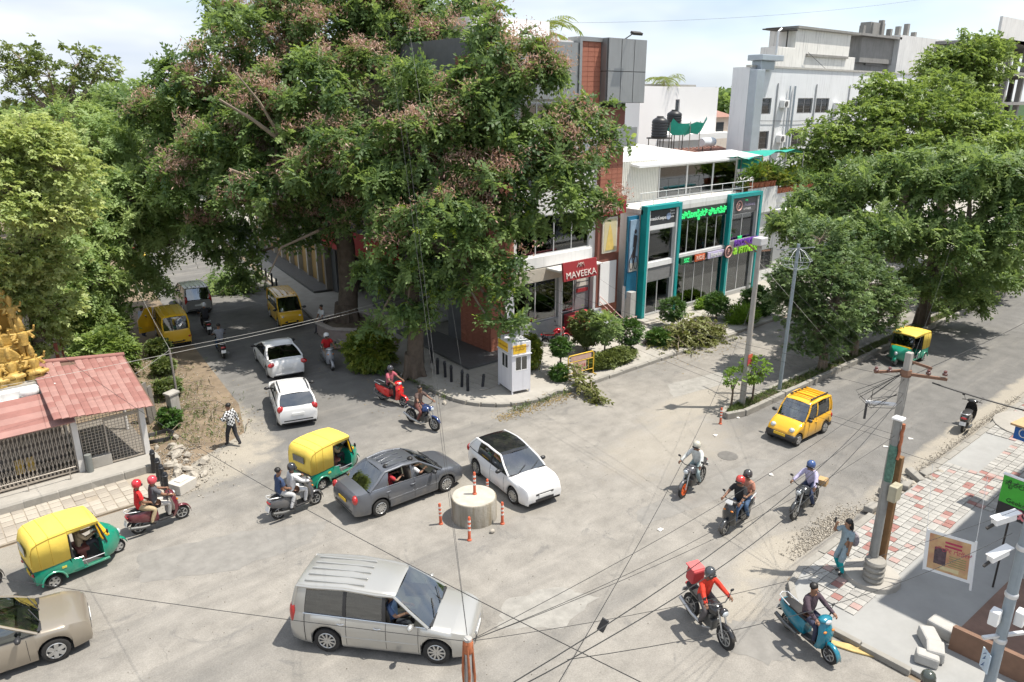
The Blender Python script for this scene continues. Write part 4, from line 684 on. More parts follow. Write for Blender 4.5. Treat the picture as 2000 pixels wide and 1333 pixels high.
lf_dark = leafmat('feathery_dark_leaf', (.075, .14, .055), (.28, .385, .125), .5); lf_mid = leafmat('feathery_fresh_leaf', (.105, .18, .062), (.31, .41, .145), .48); lf_mid2 = leafmat('feathery_light_leaf', (.165, .265, .085), (.42, .52, .20), .42); lf_pale = leafmat('pale_lime_leaf', (.25, .34, .10), (.60, .66, .30), .42)
lf_mango = leafmat('glossy_broad_leaf', (.10, .17, .045), (.34, .44, .13), .4, .4); lf_ficus = leafmat('dull_fig_leaf', (.085, .150, .055), (.27, .37, .15), .3); lf_bush = leafmat('clipped_bush_leaf', (.03, .085, .018), (.12, .22, .045), .3)
lf_dry = leafmat('withered_leaf', (.12, .115, .035), (.22, .25, .075), .3); pod_m = leafmat('pinkish_seed_pod', (.32, .16, .13), (.60, .42, .35), .3)
# ---- the two great street trees on the corner
def bareB(b, o):
    for ch in ([(17.6, 35.6, 7.5), (15.0, 34.2, 10.4), (14.1, 34.3, 12.2), (13.1, 34.5, 13.6)], [(15.0, 34.2, 10.4), (13.7, 34.6, 11.5), (12.5, 34.9, 12.3)], [(18.5, 36, 6.2), (16.3, 34.0, 6.1), (14.6, 34.6, 5.4), (13.8, 35.2, 3.6)], [(14.3, 34.6, 8.2), (13.2, 34.2, 8.9), (12.4, 34.4, 9.3)]): b.tube([np.array(p) - o for p in ch], [.11, .085, .055, .03][:len(ch)] , 6)
tB, PB, DB, CB = tree('flame_tree', 'huge spreading tree hung with pinkish seed pods, trunk inside the stone planter', [(18.8, 36.5, .1), (19.0, 36.4, 2.4), (18.9, 36.2, 4.7), (18.6, 36.1, 6.2)], [.62, .52, .5, .46], BL_B, feather, .50, lf_dark, 7.6, 3.0, .28, ros=7, seed=1, fork=[(18.5, 36.1, 6.2), (16.6, 37.5, 9), (19.8, 36, 10.5), (17.8, 35, 8.5), (22, 36.5, 12)], extra=bareB, lr=.42)
tA, PA, DA, CA = tree('flame_tree', 'leaning street tree beside the black bollards, boughs reaching over the kiosk', [(17.3, 27.3, .1), (17.4, 27.2, 2.2), (17.3, 27.3, 4.4), (17.8, 27.1, 6.2)], [.42, .36, .34, .3], BL_A, feather, .46, lf_dark, 10.2, 3.0, .25, ros=7, seed=2, fork=[(17.8, 27.1, 6.2), (19.5, 26.6, 8.8), (18, 28.3, 8.5), (21.5, 25.6, 9.5), (20.6, 26.8, 12)], lr=.42)
def pods(t, P, D, k, seed):
    """Dry pinkish pods in tight bunches on the sunny side of the crown."""
    r = np.random.default_rng(seed); o = np.array(t.location); Cc = P[r.choice(len(P), k, replace=False)]; w = np.sin(Cc[:, 0] * 1.3 + 1 + Cc[:, 2] * .5) + np.sin(Cc[:, 1] * 1.1 + Cc[:, 2] * 1.2); Cc = Cc[(w > .1) & (Cc[:, 2] + o[2] > 6)]; m_ = 30
    Q = (Cc[:, None] + r.normal(0, 1, (len(Cc), m_, 3)) * np.array([.24, .24, .15]) + np.array([.12, -.34, .38])).reshape(-1, 3); E = r.normal(0, 1, (len(Q), 3)) + np.array([0, 0, .2])
    scatter('seed_pods', (np.array([(0, 0, 0), (.5, .13, .02), (1, 0, 0), (.5, -.13, .02)]), np.array([(0, 1, 2), (0, 2, 3)])), Q, E, .16, pod_m, t, np.repeat(r.random(len(Cc)), m_), seed=seed)['kind'] = 'stuff'
pods(tB, PB, DB, 5200, 5); pods(tA, PA, DA, 1700, 6)
# young yellow-green shoots
def shoots(t, P, D, k, seed):
    r = np.random.default_rng(seed); i = r.choice(len(P), k, replace=False); scatter('young_leaves', feather2, np.repeat(P[i], 3, 0) + r.normal(0, .12, (k * 3, 3)), np.repeat(D[i], 3, 0) + r.normal(0, .5, (k * 3, 3)), .36, leafmat('young_yellow_leaf', (.16, .25, .03), (.34, .42, .05), .4), t, seed=seed)['kind'] = 'stuff'
shoots(tB, PB, DB, 110, 8); shoots(tA, PA, DA, 190, 9)
# ---- left side
tree('lime_leaved_tree', 'pale lime green leafy tree rising behind the temple roof', [(3.6, 33.2, 0), (3.7, 33, 3.5), (3.8, 32.6, 6)], [.3, .26, .2], BL_C, broadL, .24, lf_pale, 42, 14, .22, seed=11, bark=bark2_m, up=-.1, lr=.4)
tree('rain_tree', 'feathery bright green tree overhanging the left street', [(8.5, 44.6, 0), (8.4, 44.4, 2.2), (8.8, 44.0, 4.6)], [.34, .24, .2], BL_D, feather2, .42, lf_mid2, 12.5, 2.6, .28, ros=7, seed=12, bark=bark2_m, fork=[(8.8, 44, 4.6), (10, 44.3, 6.5), (7.4, 42, 4.6)], lr=.4)
tree('open_crowned_tree', 'sparse tall tree with bare boughs against the sky at far left', [(11.5, 63, 0), (11.4, 63, 6), (11.2, 63, 10)], [.4, .34, .26], BL_E, broad, .5, leafmat('olive_leaf', (.10, .15, .045), (.30, .36, .13), .35), 6.5, 6, .28, seed=13, bark=bark2_m, twig=.9, lr=.42)
r_ = random.Random(4)
for i, (x, y, z, rr) in enumerate(BL_back[:6]):
    tree('street_tree', ('rounded dark tree far down the left street', 'broad dark tree at the far end of the left street', 'small dark tree beyond the sparse crown', 'dark tree just left of the great tree top', 'wide dark tree behind the sparse crown', 'dark tree at the far left skyline')[i], [(x, y, 0), (x, y, 5), (x, y, 8)], [.3, .25, .2], [(x, y, z - .6, rr * 1.5), (x + 2, y - 1, z - 2.6, rr * 1.7), (x - 2, y, z - 3.0, rr * 1.7), (x, y - 2, z - 5, rr * 1.8)], feather2, 1.0, lf_dark if i % 2 else lf_mid, 2.6, 6, .5, seed=20 + i, group='trees far down the left street')
# ---- right side
tree('rain_tree', 'wide feathery green tree growing from the median behind the auto rickshaw', [(43.5, 15.4, .1), (43.5, 15.35, 2.5), (43.2, 15.3, 4.2)], [.34, .28, .26], BL_Fbig, feather2, .44, lf_mid, 14, 2.8, .28, ros=7, flat=.62, seed=31, fork=[(43.2, 15.3, 4.2), (40.5, 16.8, 5.4), (42.4, 13.6, 6), (40.6, 18.5, 6.4)], lr=.42)
tree('mango_tree', 'broad glossy green tree in front of the apartment block', [(60, 24, 0), (60, 24, 4), (60, 24, 7)], [.5, .45, .4], BL_Gm, broadL, .46, lf_mango, 12, 11, .40, seed=32, up=-.05, lr=.4)
tree('mango_tree', 'round crowned green tree standing highest at the right, near the grey buildings', [(72, 25.5, 0), (72, 25.5, 7), (72, 25.5, 11)], [.5, .4, .35], BL_Gt, broadL, .46, lf_mango, 13, 11, .40, seed=33, up=-.05, lr=.4)
tree('fig_tree', 'dull green fig tree on the median nearest the steel pole', [(32.45, 15.45, .1), (32.4, 15.5, 1.2), (32.2, 15.9, 2.2)], [.17, .13, .12], BL_H1, tiny, .25, lf_ficus, 46, 12, .19, seed=34, bark=bark2_m, lr=.4)
tree('fig_tree', 'smaller dull green fig tree on the median nearer the auto rickshaw', [(35.5, 15.4, .1), (35.5, 15.45, 1.3), (35.6, 15.5, 2.2)], [.14, .11, .1], BL_H2, tiny, .25, lf_ficus, 46, 12, .19, seed=35, bark=bark2_m, lr=.4)
for i, (x, y, z, rr, lab) in enumerate(((49.5, 16.2, 2.2, 1.6, 'round dark bush on the median beyond the wide tree'), (53.5, 15.6, 2.0, 1.7, 'dark bushy shrub farthest along the median'), (57.5, 29.5, 6.6, 1.6, 'green roof level tree beside the apartment block duct'))):
    tree('bushy_tree', lab, [(x, y, 0), (x, y, 1), (x, y, z * .7)], [.12, .1, .08], [(x, y, z, rr), (x + .9, y, z - .5, rr * .8), (x - .8, y + .3, z - .3, rr * .8), (x, y - .8, z + .4, rr * .7)], broad, .42, lf_ficus if i < 2 else lf_mango, 13, 8, .3, seed=40 + i)
# ---- wooded hill and far tree belt
hp = MB(); nh = 40
hill_v = [(40 + i * 14, 130 + j * 30 + 10 * math.sin(i), (11 if j in (1, 2) else 0) * (.75 + .25 * math.sin(i * .7 + j))) for j in range(4) for i in range(nh)]
hp.add(hill_v, [(j * nh + i, j * nh + i + 1, (j + 1) * nh + i + 1, (j + 1) * nh + i) for j in range(3) for i in range(nh - 1)]); struct(hp.build('hill', M('wooded_slope', (.03, .07, .018), .95, var=.4, sc=.2), None, 60), 'low wooded hill on the horizon')
r = np.random.default_rng(50); bl = []
for i in range(150):
    x = r.uniform(60, 420); bl.append((x, 128 + r.uniform(0, 30), 9 + r.uniform(-4, 4.5), r.uniform(3, 5)))
for i in range(170):
    a = R(r.uniform(48, 112)); d = r.uniform(105, 190); bl.append((d * math.cos(a), d * math.sin(a), r.uniform(3, 9), r.uniform(3, 5)))
P, D, T, _ = crown_points(bl, .6, 3, 1.1, .8, 51); tag(scatter('far_woodland', broad, P, D, 3.2, lf_dark, None, T, seed=51), 'mass of distant trees along the horizon', 'woodland', kind='stuff')
# ---- clipped bushes, hedge and plants in front of the shops
def bush(name, lab, x, y, z, rr, stem, tpl=tiny, sc=.2, mt=None, n=900, group=None, flat=.9, seed=0, squash=1):
    t = thing(name, lab, 'bush', (x, y, .15), 0, group); r = np.random.default_rng(seed); d = r.normal(0, 1, (n, 3)); d /= np.linalg.norm(d, axis=1, keepdims=True)
    rad = rr * (1 - .45 * r.random(n) ** 2) * (1 + .13 * np.sin(d[:, 0] * 5 + seed) * np.cos(d[:, 1] * 4 + seed) + .08 * np.sin(d[:, 2] * 9 + d[:, 0] * 7)) * (1 + .25 * (r.random(n) < .05)); P = d * rad[:, None] * np.array([1, squash, flat]) + np.array([0, 0, z])
    scatter('foliage', tpl, P, d + r.normal(0, .4, (n, 3)), sc, mt or lf_bush, t, np.clip(r.normal(.45, .25, n), 0, 1), seed=seed)
    if stem:
        b = MB().tube([(0, 0, 0), (.03, 0, z * .5), (0, 0, z)], [.05, .04, .03], 7)
        for a in range(4): b.tube([(0, 0, z * .55), (.5 * rr * math.cos(a * 1.6), .5 * rr * math.sin(a * 1.6), z)], [.025, .012], 5)
        b.build('stem', bark_m, t, 50)
    return t
gT = 'clipped round bushes in front of the shops'
bush('topiary_bush', 'large clipped round bush above the hedge in front of the red stairs', 27.2, 22.9, 1.15, .74, 1, group=gT, seed=60); bush('topiary_bush', 'clipped round bush at the left end of the cycle shop steps', 32.3, 24.2, 1.1, .75, 1, group=gT, seed=61)
bush('topiary_bush', 'clipped round bush behind the fallen branches', 35.6, 23.6, 1.0, .72, 1, group=gT, seed=62); bush('topiary_bush', 'small dark clipped bush on a thin stem by the yellow barricade', 22.5, 23.0, 1.35, .48, 1, group=gT, n=600, seed=63)
bush('hedge', 'low straggly hedge between the barricade and the clipped bush', 25.4, 22.35, .32, 1.6, 0, broad, .3, leafmat('dusty_hedge_leaf', (.07, .10, .025), (.22, .26, .08), .3), 1100, flat=.24, squash=.28, seed=64)
bush('low_shrub', 'low spreading shrub right of the clipped bush, before the branch heap', 29.6, 22.9, .35, .7, 0, broad, .26, None, 500, flat=.55, seed=65); bush('low_shrub', 'green shrub row at the foot of the cycle shop glass', 37.8, 25.55, .25, 1.4, 0, broad, .24, leafmat('fresh_shrub_leaf', (.09, .18, .02), (.26, .40, .05), .35), 700, flat=.3, squash=.3, seed=66)
bush('low_shrub', 'dark shrub under the concrete pole beyond the branch heap', 38.6, 22.8, .7, 1.0, 0, broad, .3, None, 700, seed=67); bush('low_shrub', 'tufted bright green plants behind the branch heap', 36.4, 22.4, .35, .9, 0, tpl_broad(7, .8, .06, 1.6, 8, -.1), .42, leafmat('fresh_shrub_leaf', (0, 0, 0), (0, 0, 0)), 260, flat=.5, seed=68)
bush('potted_shrub', 'tall narrow croton shrub beside the white kiosk', 21.9, 24.3, .9, .42, 1, broad, .3, leafmat('croton_leaf', (.06, .13, .02), (.28, .30, .04), .3), 420, flat=2.0, seed=69); bush('flower_shrub', 'leafy shrub with reddish flowers before the red stairs', 25.7, 24.4, 1.3, .85, 1, broad, .3, leafmat('mixed_shrub_leaf', (.06, .10, .03), (.20, .24, .07), .3), 800, flat=1.0, seed=70); bush('flower_shrub', 'dark bush on a thin stem at the foot of the red stairs', 25.6, 23.1, 1.7, .5, 1, feather2, .4, lf_mid, 260, seed=71)
bush('low_shrub', 'bushy yellow green plant at the foot of the leaning tree', 16.4, 29.6, .85, 1.15, 1, broadL, .34, leafmat('croton_leaf', (0, 0, 0), (0, 0, 0)), 800, flat=.85, seed=72); bush('low_shrub', 'weeds growing at the barricade foot', 22.0, 22.5, .35, .4, 0, broad, .3, lf_bush, 120, seed=73)
bush('low_shrub', 'big bright bush behind the tiled shed roof', 7.0, 40.2, 1.2, 1.5, 1, broadL, .34, lf_mango, 1100, flat=1.0, seed=74); bush('low_shrub', 'leafy bush beside the tiled shed gate post', 6.6, 36.5, 1.0, 1.3, 1, broadL, .34, lf_mango, 900, flat=.9, seed=75); bush('low_shrub', 'small weeds by the stump post on the left verge', 7.0, 29.0, .25, .4, 0, broad, .3, lf_bush, 130, seed=76)
bush('sapling', 'thin light green sapling beside the concrete pole on the median', 26.35, 15.35, 1.5, .62, 1, broadL, .22, leafmat('fresh_shrub_leaf', (0, 0, 0), (0, 0, 0)), 110, flat=.9, seed=77); bush('sapling', 'spindly light green plant left of the concrete pole on the median', 25.2, 15.6, 1.3, .4, 1, broadL, .2, leafmat('fresh_shrub_leaf', (0, 0, 0), (0, 0, 0)), 40, seed=78)
# heap of pruned branches
hb = thing('branch_heap', 'heap of pruned withered branches piled by the service lane', 'branch heap', (31.2, 22.3, .05)); r = np.random.default_rng(80); b = MB()
for i in range(46):
    a = r.uniform(0, 2 * PI); c = np.array([r.uniform(-1.6, 2.2), r.uniform(-.6, .8), r.uniform(.05, .8)]); d = np.array([math.cos(a) * r.uniform(.5, 1.3), math.sin(a) * .6, r.uniform(-.25, .35)]); limb(b, c - d, c + d, .03, .01, 4, .12, int(r.integers(1e6)), 5)
b.build('branches', bark2_m, hb, 50); n = 1500; P = np.stack([r.normal(.3, 1.15, n), r.normal(0, .5, n), np.abs(r.normal(.35, .28, n))], 1); P[:, 2] *= np.clip(1.3 - (P[:, 0] / 3) ** 2 - (P[:, 1] / 1.2) ** 2, .1, 1.5)
scatter('withered_leaves', feather2, P, r.normal(0, 1, (n, 3)) * np.array([1, 1, .4]), .42, lf_dry, hb, seed=81)
fb_ = thing('fallen_branch', 'withered leafy bough lying over the kerb below the barricade', 'branch', (21.6, 20.9, .05)); b = MB(); limb(b, (.7, 1.3, .9), (-.1, -1.5, .05), .035, .012, 6, .1, 3); b.build('branches', bark2_m, fb_, 50); n = 110; u = r.random(n); P = np.stack([.7 - .8 * u, 1.3 - 2.6 * u, .85 - .75 * u], 1) + r.normal(0, .13, (n, 3)); P[:, 2] = np.abs(P[:, 2]); scatter('withered_leaves', feather2, P, r.normal(0, 1, (n, 3)) * np.array([.6, 1, .3]) + np.array([0, -.5, 0]), .4, lf_dry, fb_, seed=82)
ob = thing('pruned_branch_pile', 'dark pile of cut branches on the left street before the bollards', 'branch heap', (17.2, 49.2, .02)); b = MB()
for i in range(30): c = np.array([r.uniform(-1.6, 1.2), r.uniform(-1.2, 1.2), r.uniform(.05, .5)]); a = r.uniform(0, 6.3); d = np.array([math.cos(a), math.sin(a), r.uniform(-.2, .3)]) * r.uniform(.5, 1.2); limb(b, c - d, c + d, .03, .01, 3, .1, int(r.integers(1e6)), 4)
b.build('branches', bark_m, ob); n = 500; P = np.stack([r.normal(-.2, .9, n), r.normal(0, .9, n), np.abs(r.normal(.4, .5, n))], 1); scatter('withered_leaves', feather2, P, r.normal(0, 1, (n, 3)), .5, lf_dark, ob, seed=83)
for i, (x, y, rr, lab) in enumerate(((7.9, 32.2, .55, 'scrubby weed clump on the verge behind the squat gate post'), (6.3, 32.8, .8, 'rank green weeds behind the tiled shed'), (8.6, 35.2, .5, 'small weed clump midway along the left verge'), (9.2, 38.2, .6, 'weed clump near the rear-facing yellow van'))): bush('low_shrub', lab, x, y, .35, rr, 0, broad, .3, leafmat('mixed_shrub_leaf', (0, 0, 0), (0, 0, 0)), 220, flat=.6, seed=140 + i)
vb_ = thing('dead_branches', 'dry grey branches strewn on the left verge', 'branch heap', (8.2, 31.0, .02)); b = MB()
for i in range(22): c = np.array([r.normal(0, .8), r.normal(0, 2.2), r.uniform(.03, .3)]); a = r.uniform(0, 6.3); d = np.array([math.cos(a), math.sin(a), r.uniform(-.12, .15)]) * r.uniform(.3, .9); limb(b, c - d, c + d, .025, .008, 3, .1, int(r.integers(1e6)), 4)
b.build('branches', bark2_m, vb_)
# grass on the median, weeds along the kerbs and litter leaves
def tufts(name, lab, pts, sc, mt, seed, h=1.0):
    r = np.random.default_rng(seed); P = np.array(pts); D = r.normal(0, .45, P.shape); D[:, 2] = h; return tag(scatter(name, tpl_broad(6, .7, .035, .5, 9, .2), P, D, sc, mt, None, roll=3, seed=seed), lab, 'grass', kind='stuff')
r = np.random.default_rng(90); n = 2600; tufts('median_grass', 'short grass growing along the median soil', np.stack([24.7 + 26 * r.random(n) ** 1.3, r.uniform(15.1, 15.62, n), np.full(n, .13)], 1), .17, leafmat('grass_blade', (.06, .11, .025), (.20, .26, .08), .3), 91)
n = 3000; tufts('verge_weeds', 'sparse weeds on the left verge beside the street', np.concatenate([np.stack([r.normal(7.6, 1.0, n), r.uniform(26.5, 39, n), np.full(n, .01)], 1)[r.random(n) < .35], np.stack([r.uniform(18.0, 21.5, 120), 21.35 + r.normal(0, .1, 120), np.full(120, .01)], 1), np.stack([16.95 + r.normal(0, .08, 160), r.uniform(24, 31, 160), np.full(160, .01)], 1)]), .2, leafmat('grass_blade', (0, 0, 0), (0, 0, 0)), 92)
n = 1800; cx = np.concatenate([np.stack([r.normal(8.0, 1.1, n // 2), r.uniform(26.5, 40, n // 2)], 1), np.stack([r.uniform(17.2, 21.5, n // 2), 21.2 + r.normal(0, .22, n // 2)], 1), np.stack([r.normal(16.2, 1.4, n // 4), r.uniform(24, 36, n // 4)], 1), np.stack([r.normal(31, 2.2, n // 4), r.normal(21, .5, n // 4)], 1)]); lt = np.concatenate([cx, np.full((len(cx), 1), .02)], 1); lt[(lt[:, 1] > 21.55) & (lt[:, 0] > 17.3), 2] = .165
tag(scatter('leaf_litter', (np.array([(0, 0, 0), (.5, .25, .03), (1, 0, .01), (.5, -.25, .03)]), np.array([(0, 1, 2), (0, 2, 3)])), lt, np.concatenate([r.normal(0, 1, (len(lt), 2)), np.zeros((len(lt), 1))], 1), .075, leafmat('dead_leaf', (.16, .11, .05), (.34, .26, .12), .1), None, roll=.2, seed=93), 'fallen dry leaves scattered along the kerb', 'leaves', kind='stuff')
# ================================================================ vehicles
tyre_m = M('tyre_rubber', (.025, .024, .023), .85, var=.3, sc=8); rim_m = M('alloy_rim', (.50, .50, .49), .35, metal=.7, var=.1); rimd_m = M('rim_shadow', (.05, .05, .05), .7); under_m = M('underbody', (.015, .015, .015), .9); cabin_m = M('cabin_trim', (.06, .055, .05), .8, var=.3, sc=6); seat_m = M('seat_fabric', (.16, .14, .115), .9, var=.2, sc=9)
lamp_m = M('headlamp_lens', (.62, .66, .68), .08, metal=.3, var=.2, sc=12, coat=1); lampd_m = M('headlamp_dark', (.20, .22, .23), .08, metal=.4, var=.5, sc=14, coat=1); tail_m = M('tail_lamp_red', (.42, .012, .012), .15, var=.2, sc=8, coat=1); plate_w = M('plate_white', (.72, .72, .70), .5, var=.05); plate_y = M('plate_yellow', (.72, .46, .03), .5, var=.05); amber_m = M('amber_lens', (.65, .20, .01), .2, coat=1); trim_m = M('black_trim', (.028, .028, .03), .45, var=.2); chrome_m = M('chrome', (.70, .70, .70), .15, metal=1, var=.05)
WH = {}
def wheel_meshes(r, w, spokes=9, style='alloy'):
    k = (r, w, spokes, style)
    if k in WH: return WH[k]
    ty = MB().lathe([(r * .62, -w * .42), (r * .86, -w * .5), (r * .97, -w * .42), (r, -w * .2), (r, w * .2), (r * .97, w * .42), (r * .86, w * .5), (r * .62, w * .42)], 24, axis='y', cap=False); ty = ty.mesh('wheel', tyre_m, 40)
    rm = MB().lathe([(r * .66, -w * .40), (r * .64, -w * .46), (r * .60, -w * .30), (.01, -w * .28)], 24, axis='y', m=1, cap=False).lathe([(r * .66, w * .40), (r * .64, w * .46), (r * .60, w * .30), (.01, w * .28)], 24, axis='y', m=1, cap=False)
    for sd in (-1, 1):
        rm.lathe([(r * .68, sd * w * .43), (r * .62, sd * w * .49), (r * .58, sd * w * .42)], 24, axis='y', cap=False); rm.lathe([(r * .16, sd * w * .28), (r * .15, sd * w * .42), (.01, sd * w * .43)], 12, axis='y', cap=False)
        for i in range(spokes): a = 2 * PI * i / spokes; rm.beam((math.cos(a) * r * .1, sd * w * .36, math.sin(a) * r * .1), (math.cos(a) * r * .62, sd * w * .42, math.sin(a) * r * .62), w * .12 if style == 'alloy' else w * .3, r * .13 if style == 'alloy' else r * .3)
    WH[k] = (ty, rm.mesh('rim', [rim_m, rimd_m], 40)); return WH[k]
def wheel(parent, x, y, r, w=.2, spokes=9, style='alloy', steer=0):
    a, b = wheel_meshes(r, w, spokes, style); o = put('wheel', a, parent, (x, y, r), (0, random.uniform(0, 1), steer)); put('rim', b, o); return o
SPEC = dict(
 mpv=dict(nose=2.22, tail=-2.33, W=.885, xf=1.375, xr=-1.375, r=.335, top=[(-2.33, .98), (-2.2, 1.07), (-1.3, 1.06), (.9, 1.0), (1.2, .99), (1.8, .90), (2.1, .80), (2.22, .68)], g=(1.22, .30, -2.12, -2.3), zr=(1.66, 1.76, 1.72), side=[(1.14, .34), (.14, .12), (.04, .04), (-.86, -.84), (-.95, -.92), (-1.92, -1.86), (-2.29, -2.1)], ribs=5),
 sedan=dict(nose=2.06, tail=-2.2, W=.85, xf=1.275, xr=-1.275, r=.30, top=[(-2.2, .80), (-2.1, .97), (-1.6, 1.0), (-.4, .98), (.8, .94), (1.1, .93), (1.7, .84), (1.98, .74), (2.06, .62)], g=(1.12, .30, -.98, -1.66), zr=(1.42, 1.5, 1.44), side=[(1.0, .33), (.0, .0), (-.08, -.07), (-1.0, -.86), (-1.6, -1.0)], ribs=4),
 sedan2=dict(nose=2.25, tail=-2.28, W=.885, xf=1.35, xr=-1.35, r=.32, top=[(-2.28, .84), (-2.2, 1.02), (-1.7, 1.04), (-.4, .97), (.9, .92), (1.2, .91), (1.8, .80), (2.15, .70), (2.25, .58)], g=(1.3, .25, -.85, -1.85), zr=(1.37, 1.44, 1.39), side=[(1.15, .28), (.05, .02), (-.03, -.05), (-1.0, -.75), (-1.75, -.88)], ribs=0),
 hatch=dict(nose=2.03, tail=-1.93, W=.84, xf=1.235, xr=-1.235, r=.315, top=[(-1.93, .86), (-1.84, .98), (-1.2, .97), (.7, .91), (.95, .93), (1.5, .90), (1.84, .84), (1.98, .76), (2.03, .67)], g=(.98, .18, -1.42, -1.82), zr=(1.39, 1.465, 1.42), side=[(.88, .22), (-.2, -.16), (-.28, -.23), (-1.12, -1.06), (-1.76, -1.4)], ribs=0),
 van=dict(nose=1.86, tail=-1.84, W=.74, xf=1.15, xr=-1.2, r=.28, top=[(-1.84, .98), (-1.78, 1.06), (1.3, 1.04), (1.56, 1.02), (1.74, .95), (1.83, .85), (1.86, .70)], g=(1.58, 1.08, -1.70, -1.80), zr=(1.74, 1.80, 1.78), side=[(1.46, 1.08), (.56, .56), (.48, .48), (-.46, -.46), (-.54, -.54), (-1.56, -1.54), (-1.79, -1.69)], ribs=4),
 qute=dict(nose=1.3, tail=-1.42, W=.656, xf=.96, xr=-.96, r=.255, top=[(-1.42, .84), (-1.36, .96), (.3, .93), (.62, .92), (.9, .84), (1.14, .68), (1.26, .54), (1.3, .46)], g=(.64, .20, -1.2, -1.36), zr=(1.55, 1.63, 1.58), side=[(.56, .22), (-.18, -.16), (-.25, -.24), (-1.12, -1.06), (-1.34, -1.18)], ribs=0))
priv_g = glass('privacy_glass', (.28, .33, .33), .42, .12)
def car(name, label, kind, loc, deg, pm, cat='car', roof_m=None, glass_m=None, wstyle=(9, 'alloy'), plate=None, rails=False, belt_m=None, open_win=(), dz=1.0, bumper_m=None, steer=0, group=None, sc=.95, side_glass=None):
    s = SPEC[kind]; t = thing(name, label, cat, (*loc, .006), R(deg), group); t.scale = (sc,) * 3; Wd = s['W']; gl = glass_m or tint_g
    tx, tz = zip(*s['top']); top = lambda x: float(np.interp(x, tx, tz))
    nose, tail, r = s['nose'], s['tail'], s['r']; Ra = r + .055; w0, w1, r1, r0 = s['g']
    def wid(x):
        k = max(0, (x - (nose - .75)) / .75); k2 = max(0, ((tail + .55) - x) / .55); e = (.10, .06) if kind in ('van', 'qute') else (.17, .12) if kind == 'hatch' else (.22, .15); return Wd * (1 - e[0] * k ** 2.4 - e[1] * k2 ** 2.4)
    def zb(x):
        b = .20 + .06 * max(0, (x - s['xf'] - .4)) + .08 * max(0, (s['xr'] - .35 - x))
        for c in (s['xf'], s['xr']):
            d = abs(x - c)
            if d < Ra: b = max(b, r + math.sqrt(Ra * Ra - d * d))
        return b
    xs = {nose, nose - .03, nose - .12, nose - .3, tail, tail + .04, tail + .14, tail + .3, w0 - .005, w0 + .03, r0 + .005, r0 - .03, 0, .5, -.5, (w0 + .03 + nose) / 2}
    for c in (s['xf'], s['xr']):
        for a in (-1.001, -.97, -.85, -.6, -.3, 0, .3, .6, .85, .97, 1.001): xs.add(c + a * Ra)
    xs = sorted(x for x in xs if tail <= x <= nose); rings = []
    for x in xs:
        w = wid(x); b = zb(x); z = top(x); h = z - b; inside = r0 < x < w0
        if x >= nose - .001: b += .10; z -= .05; h = z - b
        if x <= tail + .001: b += .08; z -= .04; h = z - b
        half = [(0, b), (w * .93, b), (w * .975, b + .10 * h), (w, b + .42 * h), (w * .995, b + .66 * h), (w * .965, b + .86 * h), (w * .925, z - .004)]
        half += [(w * .84, z - .30), (0, z - .34)] if inside else [(w * .74, z + .018), (0, z + .035)]
        rings.append([(x, y, zz) for y, zz in half] + [(x, -y, zz) for y, zz in half[-2:0:-1]])
    bd = MB(); n = len(rings[0]); vs = [p for q in rings for p in q]; fs = []; ms = []
    for i in range(len(rings) - 1):
        ins = r0 <= xs[i] and xs[i + 1] <= w0
        for j in range(n):
            k = (j + 1) % n; fs.append((i * n + j, i * n + k, (i + 1) * n + k, (i + 1) * n + j)); ms.append(1 if j in (0, n - 1) else 2 if ins and j in (6, 7, 8, 9) else 0)
    fs += [tuple(range(n - 1, -1, -1)), tuple((len(rings) - 1) * n + j for j in range(n))]; ms += [0, 0]
    bd.v = vs; bd.f = [list(q) for q in fs]; bd.m = ms; bd.build('body', [pm, under_m, cabin_m], t, 42)
    # dark inner panel so the cabin does not show the road
    # ---- cabin: roof, pillars, panes
    yb = lambda x: wid(x) * .925; WR = Wd * (.76 if kind not in ('van', 'qute') else .86)
    def zr(x): return float(np.interp(x, (r1, (r1 + w1) / 2, w1), (s['zr'][2], s['zr'][1], s['zr'][0])))
    def wr(x): return WR * (1 - .06 * max(0, (x - (w1 - .4)) / .4) - .05 * max(0, ((r1 + .4) - x) / .4))
    rf = MB(); cols = [r1 + (w1 - r1) * i / 8 for i in range(9)]; prof = (-1, -.96, -.8, -.4, 0, .4, .8, .96, 1)
    def cr(q): return .035 * (1 - q * q) - (.035 if abs(q) > .99 else 0)
    g1 = [[(x, wr(x) * q, zr(x) + cr(q)) for q in prof] for x in cols]; g1 = [[(p[0] - .05, p[1] * .97, p[2] - .035) for p in g1[0]]] + g1 + [[(p[0] + .05, p[1] * .97, p[2] - .03) for p in g1[-1]]]
    rf.loft(g1, closed=False); ro = rf.build('roof', roof_m or pm, t, 50)
    if s['ribs']:
        for i in range(s['ribs']): y = WR * .72 * (2 * i / (s['ribs'] - 1) - 1); MB().box(r1 + .15, w1 - (.75 if kind == 'mpv' else .35), y - .025, y + .025, s['zr'][1] - .03, s['zr'][1] + .022 + .028 * (1 - (y / WR) ** 2)).build('roof_rib', roof_m or pm, ro, bev=.01)
    if rails:
        for sd in (-1, 1): MB().tube([(r1 + .1, sd * WR * .9, s['zr'][2] + .02), (r1 + .3, sd * WR * .9, s['zr'][1] + .05), (w1 - .25, sd * WR * .9, s['zr'][1] + .03), (w1 - .1, sd * WR * .88, s['zr'][0] + .02)], .022, 6).build('roof_rail', trim_m, t, 40)
    pils = {-1: MB(), 1: MB()}; sd_cols = s['side']
    kinds = ['G' if i % 2 == 0 else 'B' for i in range(len(sd_cols) - 1)]
